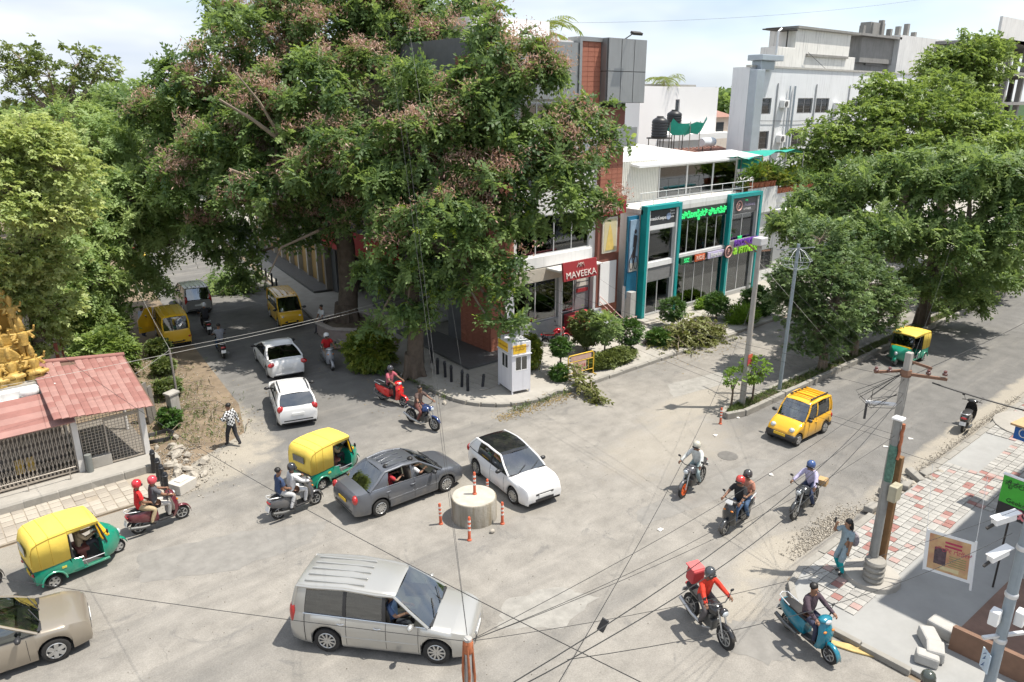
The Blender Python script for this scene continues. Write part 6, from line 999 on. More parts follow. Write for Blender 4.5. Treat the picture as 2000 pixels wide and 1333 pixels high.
# ---------------------------------------------------------------- people
skin_m = M('skin_brown', (.25, .13, .08), .6, var=.12, sc=12); skinl_m = M('skin_tan', (.30, .165, .10), .6, var=.12, sc=12); hair_m = M('black_hair', (.012, .010, .009), .5, var=.3, sc=20); shoe_m = M('dark_shoe', (.03, .025, .022), .6)
PEOPLE = []
def ik(a, c, l1, l2, pole):
    a, c, pole = Vector(a), Vector(c), Vector(pole); d = c - a; L_ = min(d.length, (l1 + l2) * .995); u = d.normalized(); c = a + u * L_
    x = (l1 * l1 - l2 * l2 + L_ * L_) / (2 * L_); h = math.sqrt(max(0, l1 * l1 - x * x)); p = pole - u * pole.dot(u); p = p.normalized() if p.length > 1e-5 else u.orthogonal().normalized()
    return a + u * x + p * h, c
def person(label, loc, deg, pelvis, lean, hands, feet, shirt, pants, z0=0, sleeves='short', helmet=None, hair=True, sc=1.0, dress=False, long_hair=False, skin=None, look=0, group=None, shirt_name=None, check=False, elbow_out=.6, hood=None, pattern=None):
    """Pose in local axes: x forward, y left. hands and feet are (left, right) targets; elbows and knees follow."""
    up = Vector((math.sin(R(lean)), 0, math.cos(R(lean)))); fw = Vector((math.cos(R(lean)), 0, -math.sin(R(lean)))); P = Vector(pelvis)
    J = [P, P + up * .16, P + up * .36, P + up * .50]; rad = [(.135, .115), (.125, .105), (.155, .125), (.058, .058)]; E_ = [(0, 1), (1, 2), (2, 3)]; seg = [(0, 1, 'pelvis'), (1, 2, 'torso'), (2, 3, 'torso')]
    nk = J[3]; hd = up * .5 + Vector((0, 0, .5)); hd.normalize(); J += [nk + hd * .09 + fw * .015, nk + hd * .17 + fw * .02, nk + hd * .245 + fw * .01]; rad += [(.07, .075), (.088, .10), (.06, .075)]; E_ += [(3, 4), (4, 5), (5, 6)]; seg += [(3, 4, 'head'), (4, 5, 'head'), (5, 6, 'head')]
    wr = []
    for k, sd in enumerate((1, -1)):
        sh = J[2] + up * .09 + Vector((0, sd * .175, 0)); el, wt = ik(sh, hands[k], .28, .25, Vector((-.35, sd * elbow_out, -.8))); i = len(J); J += [sh, el, wt]; rad += [(.062, .062), (.045, .045), (.031, .031)]; E_ += [(2, i), (i, i + 1), (i + 1, i + 2)]; seg += [(2, i, 'torso'), (i, i + 1, 'uarm'), (i + 1, i + 2, 'farm')]; wr.append((wt, (wt - el).normalized(), sd))
    for k, sd in enumerate((1, -1)):
        hp = P + Vector((.0, sd * .095, -.03)); kn, an = ik(hp, feet[k], .43, .41, Vector((1, sd * .18, .25))); i = len(J); to = an + Vector((.13, sd * .015, -.05)); J += [hp, kn, an, to]; rad += [(.095, .095), (.066, .066), (.045, .045), (.036, .03)]; E_ += [(0, i), (i, i + 1), (i + 1, i + 2), (i + 2, i + 3)]; seg += [(0, i, 'pelvis'), (i, i + 1, 'thigh'), (i + 1, i + 2, 'shin'), (i + 2, i + 3, 'foot')]
    me = bpy.data.meshes.new('person'); bm = bmesh.new(); ly = bm.verts.layers.skin.verify(); vs = [bm.verts.new(j) for j in J]
    for v, r in zip(vs, rad): v[ly].radius = r
    vs[0][ly].use_root = True
    for a, b in E_: bm.edges.new((vs[a], vs[b]))
    bm.to_mesh(me); bm.free(); o = bpy.data.objects.new('person', me); COL.objects.link(o); o.modifiers.new('skin', 'SKIN'); s_ = o.modifiers.new('sub', 'SUBSURF'); s_.levels = 1; s_.render_levels = 1
    PEOPLE.append(dict(o=o, J=[j.copy() for j in J], seg=seg, wr=wr, label=label, loc=loc, deg=deg, z0=z0, shirt=shirt, pants=pants, sleeves=sleeves, helmet=helmet, hair=hair, dress=dress, long_hair=long_hair, skin=skin or skin_m, sc=sc, up=hd, fw=fw, group=group, check=check, pattern=pattern))
def finish_people():
    dg = bpy.context.evaluated_depsgraph_get(); done = []
    for p in PEOPLE: done.append(bpy.data.meshes.new_from_object(p['o'].evaluated_get(dg)))
    for p, me in zip(PEOPLE, done):
        bpy.data.objects.remove(p['o'])
        V = np.array([v.co for v in me.vertices]); NV = np.array([v.normal for v in me.vertices]); F = [list(q.vertices) for q in me.polygons]; C = np.array([V[f].mean(0) for f in F]); J = [np.array(j) for j in p['J']]
        best = np.full(len(C), 9e9); lab = np.empty(len(C), object); frac = np.zeros(len(C))
        for a, b, n in p['seg']:
            d = J[b] - J[a]; t = np.clip(((C - J[a]) @ d) / (d @ d), 0, 1); D = np.linalg.norm(C - J[a] - t[:, None] * d, axis=1); m = D < best; best[m] = D[m]; lab[m] = n; frac[m] = t[m]
        sh_l = {'torso', 'uarm'} | ({'farm'} if p['sleeves'] == 'long' else set()); tr_l = {'pelvis', 'thigh', 'shin'}
        b = MB(); b.v = [tuple(x) for x in V]; b.f = F; b.m = [1 if l == 'foot' else 0 for l in lab]
        for wt, d, sd in p['wr']:                     # hands: palm, four unequal bent fingers and a thumb from the palm's side
            d = Vector(d); side = d.cross(Vector((0, 0, 1))); side = side.normalized() if side.length > .01 else Vector((0, 1, 0)); dn = d.cross(side); dn = dn if dn.z < 0 else -dn; w = Vector(wt)
            b.tube([w - d * .02, w + d * .03, w + d * .075], [.028, .036, .034], 6)
            for i, l in enumerate((.070, .080, .074, .058)): q = w + d * .075 + side * (.024 - .016 * i); b.tube([q, q + d * l * .45 + dn * .01, q + d * l * .6 + dn * .045], [.0095, .009, .007], 5)
            q = w + d * .03 + side * .03; b.tube([q, q + d * .03 + side * .025 + dn * .02, q + d * .055 + side * .02 + dn * .035], [.011, .010, .008], 5)
        hc = Vector(p['J'][5]); fw = Vector(p['fw']); upv = Vector(p['up'])
        b.ball(hc + fw * .105 - upv * .01, (.018, .014, .02), 6, 4)
        for sd in (-1, 1): b.ball(hc + Vector((0, sd * .098, 0)) - fw * .005, (.018, .01, .03), 6, 4)
        t = thing('person', p['label'], 'person', (*p['loc'], p['z0']), R(p['deg']), p['group']); t.scale = (p['sc'],) * 3
        b.build('body', [p['skin'], shoe_m], t, 180)
        def cloth(nm, sel, mt, inf):
            idx = sorted({i for f, s in zip(F, sel) if s for i in f})
            if not idx: return
            mp = {i: k for k, i in enumerate(idx)}; c = MB(); c.v = [tuple(V[i] + NV[i] * inf) for i in idx]; c.f = [[mp[i] for i in f] for f, s in zip(F, sel) if s]; c.m = [0] * len(c.f); c.build(nm, mt, t, 180)
        cm = lambda c: p['pattern'] if p['check'] else M('cloth_%d_%d_%d' % tuple(int(x * 255) for x in c), c, .85, var=.3, sc=9, bmp=.9, bsc=13)
        hem = np.array([(l in sh_l) or (l == 'pelvis') or (p['dress'] and l == 'thigh') for l in lab]) & ~((lab == 'uarm') & (p['sleeves'] == 'short') & (frac > .75)); cloth('trousers', np.isin(lab, list(tr_l)), M('cloth_%d_%d_%d' % tuple(int(x * 255) for x in p['pants']), p['pants'], .85, var=.3, sc=9, bmp=.9, bsc=13), .010); cloth('shirt', hem, cm(p['shirt']), .018)
        eyes = MB()
        for sd in (-1, 1): eyes.ball(hc + fw * .088 + Vector((0, sd * .035, .012)), .011, 6, 4)
        eyes.build('eyes', hair_m, t)
        if p['helmet'] is not None:
            h = M('helmet_%d_%d_%d' % tuple(int(x * 255) for x in p['helmet']), p['helmet'], .2, var=.1, coat=.8); e = MB(); cc = hc + upv * .035 - fw * .01
            e.lathe([(.128, -.075), (.138, -.03), (.138, .02), (.118, .08), (.07, .122), (.01, .134)], 14, c=cc); ho = e.build('helmet', h, t, 60); MB().obox(cc + fw * .115 - Vector((0, 0, .035)), (.05, .2, .07), (0, R(10), 0)).build('visor', trim_m, ho, bev=.02)
        elif p['hair']:
            e = MB().ball(hc + upv * .058 - fw * .034, (.096, .102, .082), 12, 8)
            if p['long_hair']: e.tube([hc - fw * .06, hc - fw * .10 - upv * .15, hc - fw * .11 - upv * .36], [.095, .085, .05], 8)
            e.build('hair', hair_m, t, 60)
def at_(loc, deg, x): return (loc[0] + math.cos(R(deg)) * x, loc[1] + math.sin(R(deg)) * x)
def scoot_rider(label, loc, deg, shirt, pants, **k): person(label, at_(loc, deg, -.12), deg, (0, 0, .885), 6, ((.47, .27, 1.06), (.47, -.27, 1.06)), ((.36, .11, .36), (.36, -.11, .36)), shirt, pants, **k)
def scoot_pillion(label, loc, deg, shirt, pants, **k): person(label, at_(loc, deg, -.52), deg, (0, 0, .915), 3, ((.26, .15, .98), (.26, -.15, .98)), ((.22, .24, .36), (.22, -.24, .36)), shirt, pants, **k)
def moto_rider(label, loc, deg, shirt, pants, **k): person(label, at_(loc, deg, -.22), deg, (0, 0, .93), 12, ((.50, .34, 1.08), (.50, -.34, 1.08)), ((.20, .24, .37), (.20, -.24, .37)), shirt, pants, **k)
g2 = 'riders on two-wheelers'
WHT = (.66, .66, .66); NAVY = (.03, .045, .10); KHAKI = (.44, .34, .21); JEAN = (.06, .11, .20); BLK = (.022, .022, .025); RED = (.50, .015, .02)
# left edge pair
L_, d_ = (4.55, 21.75), 2; scooter('maroon scooter carrying two riders in red helmets', L_, d_, (.12, .015, .025)); scoot_rider('rider in dark grey shirt and red helmet steering the maroon scooter', L_, d_, (.09, .09, .10), (.55, .52, .48), helmet=(.55, .06, .08)); scoot_pillion('pillion in red shirt and red helmet on the maroon scooter', L_, d_, (.60, .02, .02), KHAKI, helmet=(.55, .02, .03))
L_, d_ = (8.05, 19.85), 3; scooter('black and silver scooter carrying two riders behind the grey sedan', L_, d_, (.10, .10, .105)); scoot_rider('rider in white shirt and black helmet on the black and silver scooter', L_, d_, WHT, WHT, helmet=(.03, .03, .035), sleeves='long'); scoot_pillion('bareheaded pillion in navy vest on the black and silver scooter', L_, d_, (.035, .06, .13), (.5, .5, .5))
L_, d_ = (12.45, 40.8), 81; scooter('black scooter riding away behind the far silver minivan', L_, d_, (.02, .02, .02)); scoot_rider('rider in black with white helmet riding away beside the rear-facing yellow van', L_, d_, BLK, BLK, helmet=(.6, .6, .6))
L_, d_ = (11.65, 36.35), 79; scooter('dark scooter with red tail lamp riding away up the left street', L_, d_, (.03, .03, .035)); scoot_rider('bareheaded rider in grey shirt riding away up the left street', L_, d_, (.22, .23, .26), JEAN)
L_, d_ = (15.0, 31.3), -103; scooter('white and black scooter coming past the planter', L_, d_, (.30, .31, .33)); scoot_rider('rider in red shirt and white helmet coming past the planter', L_, d_, RED, (.3, .25, .2), helmet=(.7, .7, .7))
L_, d_ = (14.95, 25.4), -75; scooter('bright red scooter near the black bollards', L_, d_, (.62, .015, .015)); scoot_rider('rider in pink shirt and black helmet on the bright red scooter', L_, d_, (.42, .10, .13), BLK, helmet=(.04, .04, .05))
L_, d_ = (14.6, 22.6), -80; motorcycle('blue motorcycle ahead of the bright red scooter', L_, d_, (.02, .05, .17)); moto_rider('bareheaded rider in brown shirt on the blue motorcycle', L_, d_, (.10, .065, .055), (.16, .06, .05))
L_, d_ = (18.6, 12.65), -170; motorcycle('black and white motorcycle with an orange front wheel', L_, d_, (.10, .10, .11), wheelcol=(.72, .12, .02)); moto_rider('rider in pale shirt and silver helmet on the orange wheeled motorcycle', L_, d_, (.58, .60, .58), (.25, .32, .33), helmet=(.52, .50, .42), sleeves='long')
L_, d_ = (17.75, 10.45), -176; scooter('black scooter with white plate carrying two riders', L_, d_, (.025, .028, .032), front_white=True); scoot_rider('rider in black shirt and red helmet on the black scooter', L_, d_, (.02, .02, .022), JEAN, helmet=(.52, .05, .04)); scoot_pillion('pillion in peach top and black helmet on the black scooter', L_, d_, (.50, .24, .17), JEAN, helmet=(.05, .045, .045), skin=skinl_m)
L_, d_ = (20.15, 9.55), -176; motorcycle('dark grey motorcycle with a box behind, nearest the rubble kerb', L_, d_, (.05, .055, .06)); moto_rider('stout rider in lavender shirt and blue helmet by the rubble kerb', L_, d_, (.48, .45, .62), NAVY, helmet=(.05, .10, .26), sleeves='long', skin=skinl_m)
L_, d_ = (13.25, 8.25), -107; motorcycle('black motorcycle carrying a red delivery bag', L_, d_, (.025, .025, .028)); moto_rider('delivery rider in orange red jacket and black helmet', L_, d_, (.68, .045, .02), (.10, .09, .09), helmet=(.045, .05, .055), sleeves='long')
bg = thing('delivery_bag', 'square red delivery bag behind the orange red rider', 'bag', (*at_(L_, d_, -.60), .98), R(d_)); MB().obox((0, 0, .26), (.30, .36, .40), (0, R(8), 0)).build('bag_body', M('bag_red', (.42, .05, .055), .7, var=.12), bg, bev=.05); MB().obox((-.03, 0, .47), (.31, .37, .04), (0, R(8), 0)).build('bag_lid', M('bag_lid', (.58, .12, .12), .7), bg, bev=.02)
L_, d_ = (14.65, 6.4), -106; scooter('glossy teal scooter leaving by the near corner kerb', L_, d_, (.0, .17, .25)); scoot_rider('bareheaded rider in plum jacket on the teal scooter', L_, d_, (.075, .05, .065), (.03, .035, .07), sleeves='long')
scooter('parked black scooter with red tail lamp beside the near pavement', (30.9, 8.65), 8, (.02, .02, .022)); scooter('black scooter parked in the service lane behind the fig trees', (43.6, 16.9), -170, (.02, .02, .022)); motorcycle('dark motorcycle farther along the service lane under the wide tree', (49.5, 17.8), -170, (.03, .03, .035)); moto_rider('rider in teal top farther along the service lane', (49.5, 17.8), -170, (.05, .16, .20), NAVY, helmet=(.03, .03, .03))
motorcycle('red motorcycle parked before the store plinth', (25.4, 26.4), -8, (.50, .02, .03)); L_, d_ = (13.75, 3.55), -75; scooter('dark scooter entering at the bottom edge near the corner kerb', L_, d_, (.04, .02, .03)); scoot_rider('rider in maroon with dark cap at the bottom edge', L_, d_, (.09, .03, .05), BLK, helmet=(.05, .06, .05)); scooter('scooter nose just showing at the left edge behind the auto rickshaw', (-.35, 21.55), 4, (.05, .05, .05))
# people on foot
chk, N_, L2, b_ = nodes_of('checked_shirt'); ck = N_.new('ShaderNodeTexChecker'); ck.inputs['Scale'].default_value = 13; ck.inputs[1].default_value = (.6, .6, .6, 1); ck.inputs[2].default_value = (.03, .03, .03, 1); L2.new(coords(N_, L2), ck.inputs[0]); L2.new(ck.outputs[0], b_.inputs['Base Color']); b_.inputs['Roughness'].default_value = .85
person('man in black and white checked shirt walking on the left verge', (8.25, 25.7), 115, (0, 0, .93), 4, ((.22, .24, 1.18), (-.12, -.27, .86)), ((.22, .09, .09), (-.25, -.09, .12)), (.5, .5, .5), (.025, .025, .03), z0=.006, sleeves='long', check=True, pattern=chk)
person('woman in grey blue kurta and teal trousers holding up a phone', (17.75, 7.15), 150, (0, 0, .90), 2, ((.08, .25, .80), (.30, -.10, 1.52)), ((.05, .10, .09), (0, -.10, .09)), (.26, .34, .38), (.0, .33, .36), z0=.155, dress=True, long_hair=True, sc=.98, skin=skinl_m, elbow_out=.3)
ph = thing('phone', 'black phone held up by the woman on the pavement', 'phone', (17.75, 7.15, .155), R(150)); MB().obox((.34, -.11, 1.62), (.012, .075, .16), (0, R(-12), 0)).build('phone_body', trim_m, ph, bev=.006)
hb_ = thing('shoulder_bag', 'patterned grey shoulder bag on the back of the woman', 'bag', (17.75, 7.15, .155), R(150)); MB().ball((-.24, -.02, 1.02), (.10, .17, .21), 10, 8).build('bag_body', M('patterned_cloth', (.33, .30, .33), .9, var=.6, sc=22), hb_, 50); MB().tube([(-.2, .1, 1.2), (-.02, .17, 1.40), (.10, .1, 1.15), (-.15, .0, .95)], .012, 5).build('strap', M('patterned_cloth', (0, 0, 0)), hb_, 50)
person('man in white shirt seated on the planter rim', (17.35, 36.5), 190, (0, 0, .80), 4, ((.32, .14, .82), (.32, -.14, .82)), ((.42, .12, .10), (.42, -.12, .10)), WHT, (.06, .06, .07), z0=.006); person('person in pale blue shirt standing inside the open yellow van door', (9.5, 42.1), 20, (0, 0, .93), 12, ((.35, .2, 1.1), (.35, -.2, 1.15)), ((.02, .1, .09), (-.02, -.1, .09)), (.42, .48, .62), NAVY, z0=.006)
# drivers and passengers
def seated(label, veh_loc, deg, x, y, zseat, shirt, **k):
    a = R(deg); loc = (veh_loc[0] + x * math.cos(a) - y * math.sin(a), veh_loc[1] + x * math.sin(a) + y * math.cos(a)); person(label, loc, deg, (0, 0, zseat), -6, ((.36, .16, zseat + .32), (.36, -.16, zseat + .32)), ((.52, .12, zseat - .30), (.52, -.12, zseat - .30)), shirt, (.05, .05, .06), **k)
seated('driver in blue shirt at the open window of the silver minivan', (7.35, 13.1), -49, .20, -.40, .80, (.06, .10, .20)); seated('driver in white shirt at the open window of the grey sedan', (11.15, 18.62), -2, .18, -.38, .68, WHT); seated('rear passenger in red at the open window of the grey sedan', (11.15, 18.62), -2, -.68, -.36, .68, (.45, .03, .04))
seated('driver in khaki of the left edge auto rickshaw', (2.25, 21.0), 6, .05, 0, .76, KHAKI, sleeves='long', sc=.9); seated('passenger in grey in the left edge auto rickshaw', (2.25, 21.0), 6, -.66, -.2, .84, (.25, .26, .30), sc=.88); seated('driver in khaki of the auto rickshaw behind the grey sedan', (9.95, 21.25), 12, .05, 0, .76, KHAKI, sleeves='long', sc=.9); seated('passenger in navy in the auto rickshaw behind the grey sedan', (9.95, 21.25), 12, -.66, -.15, .84, NAVY, sc=.88); seated('driver in khaki of the auto rickshaw on the main road', (36.9, 13.55), 178, .05, 0, .76, KHAKI, sleeves='long', sc=.9); seated('driver of the amber taxi car', (25.2, 12.62), 178, .0, -.28, .62, WHT)
finish_people()
# ================================================================ temple at the left
gold_m = M('gold_paint', (.52, .34, .09), .5, metal=.1, var=.5, sc=7, bmp=.8, bsc=16); red_tile = M('terracotta_roof_tile', (.29, .135, .115), .9, var=.26, sc=1.6, bmp=.25, bsc=20); red_t2 = M('terracotta_roof_tile_faded', (.345, .19, .165), .9, var=.24, sc=1.6, bmp=.25, bsc=20)
post_m = M('whitewashed_post', (.62, .60, .57), .85, var=.12, streak=.3, sc=2); gate_m = M('cream_gate_paint', (.44, .39, .33), .55, metal=.2, var=.25, sc=5)
tp = thing('temple', 'small temple with gilded roof figures, whitewashed cornice and folding lattice gates', 'temple')
MB().box(-6, 3.25, 28.2, 36, .3, 2.7).build('wall', M('temple_wall', (.26, .23, .20), .9, var=.2), tp); MB().box(-6, 3.42, 27.75, 36, 2.7, 2.86).box(-6, 3.36, 27.95, 36, 2.86, 3.1).build('cornice', M('whitewash', (.72, .71, .69), .85, var=.1, streak=.25), tp, bev=.02)
MB().box(-6, 3.2, 28.3, 35.5, 3.1, 3.16).build('roof_deck', conc_m, tp)
for i in range(6): MB().obox((-1.3, 27.62 - i * .27, 2.84 - i * .105), (9.5, .30, .035), (R(21), 0, 0)).build('canopy_slat', red_t2 if i % 2 else red_tile, tp)
MB().box(-6, 3.45, 26.62, 26.72, 2.32, 2.42).build('gate_lintel', post_m, tp)
for x in (3.42, 5.5): MB().box(x - .09, x + .09, 26.42, 26.60, .3, 2.58 if x < 4 else 2.36).build('post', post_m, tp, bev=.012)
bar = MB().box(-.012, .012, -.015, .015, 0, 1.98).mesh('gate_bar', gate_m); dg_ = MB().beam((-.055, 0, -.14), (.055, 0, .14), .016, .012).mesh('lattice_strip', gate_m)
for i in range(25):
    x = .55 + i * .115; put('gate_bar', bar, tp, (x, 26.55, .36))
    if i < 24:
        for j in range(6): put('lattice_strip', dg_, tp, (x + .0575, 26.53, .56 + j * .31)); put('lattice_strip', dg_, tp, (x + .0575, 26.57, .56 + j * .31), (0, 0, PI))
for z in (.36, 2.30): MB().box(.4, 3.34, 26.52, 26.58, z, z + .05).build('gate_rail', gate_m, tp)
for i in range(2): MB().box(1.62 + i * .3, 1.86 + i * .3, 26.60, 26.62, .75, 1.25).build('gate_plate', M('gate_plate_yellow', (.5, .34, .06), .6), tp)
# guard rail before the gates
gr = MB().tube([(-4, 26.1, .75), (3.2, 26.05, .75)], .018, 6)
for i in range(6): gr.tube([(-3 + i * 1.2, 26.08, .32), (-3 + i * 1.2, 26.08, .76)], .016, 6)
gr.build('guard_rail', gate_m, tp, 40); MB().lathe([(.11, .32), (.11, .95), (.09, .96)], 12, c=(3.62, 26.28, 0)).build('stub_pipe', M('stub_grey', (.18, .19, .18), .8), tp, 40); MB().box(3.52, 4.35, 26.4, 26.65, .32, .72).build('low_wall', conc_m, tp, bev=.02)
# figures on the roof
def figure(x, y, z, s, rz, seated=True):
    b = MB(); b.lathe([(.34, 0), (.36, .05), (.32, .16), (.34, .2)], 12)
    if seated: b.ball((.05, 0, .30), (.30, .36, .13), 12, 6); b.tube([(.0, .1, .3), (.3, .28, .3), (.36, 0, .27)], [.1, .09, .06], 7); b.tube([(0, -.1, .3), (.3, -.28, .3), (.36, 0, .30)], [.1, .09, .06], 7); h = .30
    else: b.tube([(0, .09, .2), (0, .1, .7)], [.08, .11], 7); b.tube([(0, -.09, .2), (0, -.1, .7)], [.08, .11], 7); h = .66
    b.lathe([(.18, h), (.16, h + .12), (.2, h + .34), (.17, h + .46), (.06, h + .50), (.055, h + .55)], 12); b.ball((.01, 0, h + .65), (.10, .095, .12), 10, 7); b.lathe([(.11, h + .70), (.12, h + .75), (.08, h + .86), (.09, h + .89), (.03, h + 1.0), (.01, h + 1.04)], 10)
    for sd in (-1, 1): b.tube([(0, sd * .19, h + .42), (.08, sd * .34, h + .22), (.26, sd * .24, h + .3)], [.065, .055, .04], 7); b.tube([(-.02, sd * .18, h + .42), (-.02, sd * .40, h + .46), (.05, sd * .42, h + .66)], [.05, .045, .035], 7)
    o = b.build('figure', gold_m, tp, 50, loc=(x, y, z), rot=(0, 0, R(rz))); o.scale = (s,) * 3
MB().box(-4, 3.15, 29.3, 34, 3.16, 3.55).build('gold_tier', gold_m, tp, bev=.04); MB().box(-4, 3.05, 29.9, 34, 3.55, 4.0).build('gold_tier', gold_m, tp, bev=.04); MB().box(-4, 2.95, 30.5, 34, 4.0, 4.4).build('gold_tier', gold_m, tp, bev=.04)
for x in (.4, 1.1, 1.8, 2.5): MB().box(x, x + .45, 29.84, 29.9, 3.62, 3.92).build('tier_panel', M('ochre_paint', (.45, .26, .04), .6, var=.2), tp, bev=.02)
arc_ = lambda cx, z0, rx, rz: [(cx + rx * math.cos(PI * i / 14), z0 + rz * math.sin(PI * i / 14)) for i in range(15)]
MB().prism(arc_(2.0, 4.4, .98, 1.75), 31.0, 31.35, 'y').build('arched_niche', gold_m, tp, bev=.03); MB().prism(arc_(2.0, 4.4, .7, 1.3), 30.92, 31.0, 'y').build('niche_back', M('ochre_paint', (0, 0, 0)), tp); ring = MB()
for i in range(15): a = PI * i / 14; ring.ball((2.0 + 1.02 * math.cos(a), 31.0, 4.4 + 1.8 * math.sin(a)), .13, 8, 5)
ring.build('niche_beads', gold_m, tp, 50)
for a in ((2.92, 28.75, 3.16, .92, -75), (2.25, 28.7, 3.16, .95, -85), (1.85, 28.6, 3.16, .8, -90), (2.85, 29.6, 3.55, .95, -80, False), (2.2, 29.55, 3.55, .8, -80), (2.0, 30.7, 4.4, 1.05, -88), (2.78, 30.7, 4.4, .8, -80, False), (2.75, 30.15, 4.0, .6, -80)): figure(*a)
MB().prism(arc_(2.1, 3.16, .72, 1.2), 28.98, 29.12, 'y').build('arched_niche', gold_m, tp, bev=.03)
MB().ball((2.55, 27.85, 3.0), (.3, .12, .18), 10, 6).build('cornice_moulding', M('whitewash', (0, 0, 0)), tp, 50)
# tiled lean-to beside it
ls = thing('tiled_shed', 'lean-to shed roofed with faded red tiles above a wire mesh gate', 'shed')
me1 = MB().prism([(-.115, 0), (-.1, .02), (.0, .032), (.1, .02), (.115, 0), (0, -.012)], -.17, .17, 'y').mesh('roof_tile', red_tile); me2 = me1.copy(); me2.materials.clear(); me2.materials.append(red_t2)
sl = math.atan2(.92, 3.3)
for i in range(13):
    for j in range(11):
        if j == 10 and i in (4, 5, 6, 7) and random.random() < .8: continue
        put('roof_tile', random.choice((me1, me2)), ls, (2.96 + i * .226, 26.12 + j * .30, 2.60 + j * .30 * math.tan(sl) - i * .026 + (j % 2) * .006), (sl + R(4) + random.uniform(-.02, .02), random.uniform(-.03, .03), random.uniform(-.03, .03)))
MB().add([(2.85, 26.0, 2.54), (5.85, 26.0, 2.2), (5.85, 29.3, 3.14), (2.85, 29.3, 3.48)], [(0, 1, 2, 3)]).build('roof_deck', M('roof_board', (.14, .085, .06), .9), ls); MB().tube([(2.9, 29.35, 3.54), (5.85, 29.35, 3.2)], .09, 8).build('ridge', red_tile, ls, 50)
for x, y in ((5.5, 29.2), (3.5, 29.2)): MB().tube([(x, y, .3), (x, y, 3.4 if x < 4 else 3.14)], .06, 8).build('post', post_m, ls, 40)
vb = MB().box(-.008, .008, -.008, .008, 0, 1.95).mesh('mesh_bar', gate_m); hb2 = MB().box(0, 1.9, -.006, .006, -.008, .008).mesh('mesh_bar', gate_m)
for i in range(18): put('mesh_bar', vb, ls, (3.56 + i * .108, 26.52, .36))
for j in range(19): put('mesh_bar', hb2, ls, (3.54, 26.535, .42 + j * .105))
MB().box(4.28, 4.33, 26.46, 26.5, .34, 1.98).box(5.36, 5.41, 26.46, 26.5, .34, 1.98).box(4.33, 5.36, 26.46, 26.5, 1.93, 1.98).box(4.33, 5.36, 26.46, 26.5, .34, .39).build('gate_frame', gate_m, ls); MB().box(3.5, 5.42, 26.44, 26.48, 2.0, 2.05).build('gate_rail', gate_m, ls)
# rusty mesh fence and stone posts on the verge
fe = thing('mesh_fence', 'rusty red framed mesh panel behind the tiled shed', 'fence', (4.1, 32.2, 0), R(75)); rust_m = M('rust_red', (.26, .075, .05), .85, var=.35, sc=6)
for x in (0, 1.3): MB().box(x - .06, x + .06, -.06, .06, 0, 3.3).build('post', rust_m, fe, bev=.01)
for i in range(9): MB().box(.1 + i * .13, .115 + i * .13, -.008, .008, .2, 3.2).build('mesh_bar', gate_m, fe)
for j in range(18): MB().box(.06, 1.24, -.012, .004, .3 + j * .165, .315 + j * .165).build('mesh_bar', gate_m, fe)
tag(MB().box(-.2, .2, -.16, .16, 0, 1.25).box(-.25, .25, -.2, .2, 1.25, 1.36).build('stone_post', M('old_plaster', (.40, .38, .345), .95, var=.25, sc=3, streak=.35), None, loc=(7.3, 29.3, 0), rot=(R(2), R(-3), R(20)), bev=.03), 'squat plastered gate post standing on the left verge', 'post')
tag(MB().box(-.16, .16, -.04, .04, 0, 1.7).box(.2, .5, -.04, .04, 0, 1.45).build('stone_slab', M('grey_slab', (.19, .175, .155), .95, var=.3, sc=3), None, loc=(6.5, 29.9, 0), rot=(R(-3), R(2), R(50)), bev=.02), 'pair of upright grey stone slabs by the shed corner', 'stone slab')
tag(MB().tube([(0, 0, 0), (.02, 0, 1.2), (.0, .02, 2.9)], [.05, .045, .04], 8).build('thin_post', M('weathered_timber', (.23, .21, .19), .9), None, 40, loc=(7.6, 29.9, 0)), 'thin weathered post on the verge holding pale cables', 'post')
coil = MB()
for k in range(4): coil.tube([(.55 * math.cos(a * PI / 10) * (1 + .05 * k), .42 * math.sin(a * PI / 10), .05 + .04 * k + .03 * math.sin(a)) for a in range(21)], .022, 6)
tag(coil.build('cable_coil', blk_m, None, 50, loc=(6.2, 28.1, .02)), 'black cable coil lying behind the shed gate', 'cable')
# ================================================================ street furniture
org_m = M('orange_plastic', (.56, .115, .05), .6, var=.25, sc=9); wst_m = M('reflective_white', (.72, .70, .66), .4, var=.1)
dr = thing('concrete_drum', 'round concrete drum in the middle of the crossing', 'concrete drum', (12.08, 16.0, 0)); dm, N, L, b = nodes_of('drum_concrete'); v = coords(N, L); v2 = coords(N, L, (2.4, 2.4, .35))
c = mx(N, L, ramp(N, L, noise(N, L, v2, 1.8, 5, .7), .4, .65), (.24, .215, .17), (.36, .34, .295)); c = mx(N, L, ramp(N, L, noise(N, L, v2, 1.1, 4, .6), .5, .68, (0, 0, 0), (.8, .8, .8)), c, (.17, .125, .055)); L.new(c, b.inputs['Base Color']); b.inputs['Roughness'].default_value = .92; bump(N, L, noise(N, L, v, 16, 3), b, .5)
MB().lathe([(.70, 0), (.70, .70), (.685, .745), (.66, .76)], 40, cap=False).build('drum_wall', dm, dr, 40); MB().lathe([(.665, .73), (.665, .757)], 40).build('drum_top', M('drum_top', (.46, .43, .37), .9, var=.28, sc=3), dr, 30)
def cone(x, y, z, lab, tilt=(0, 0), h=.75):
    t = thing('orange_bollard', lab, 'bollard', (x, y, z), 0, 'orange flexible bollards'); t.rotation_euler = (R(tilt[0]), R(tilt[1]), 0)
    MB().lathe([(.07, 0), (.068, .03), (.048, .05), (.045, .1), (.042, h * .97), (.03, h)], 14).build('post', org_m, t, 40)
    for i in range(3): MB().lathe([(.0455, h * (.42 + .18 * i)), (.0455, h * (.50 + .18 * i))], 14).build('reflective_band', wst_m, t, 40)
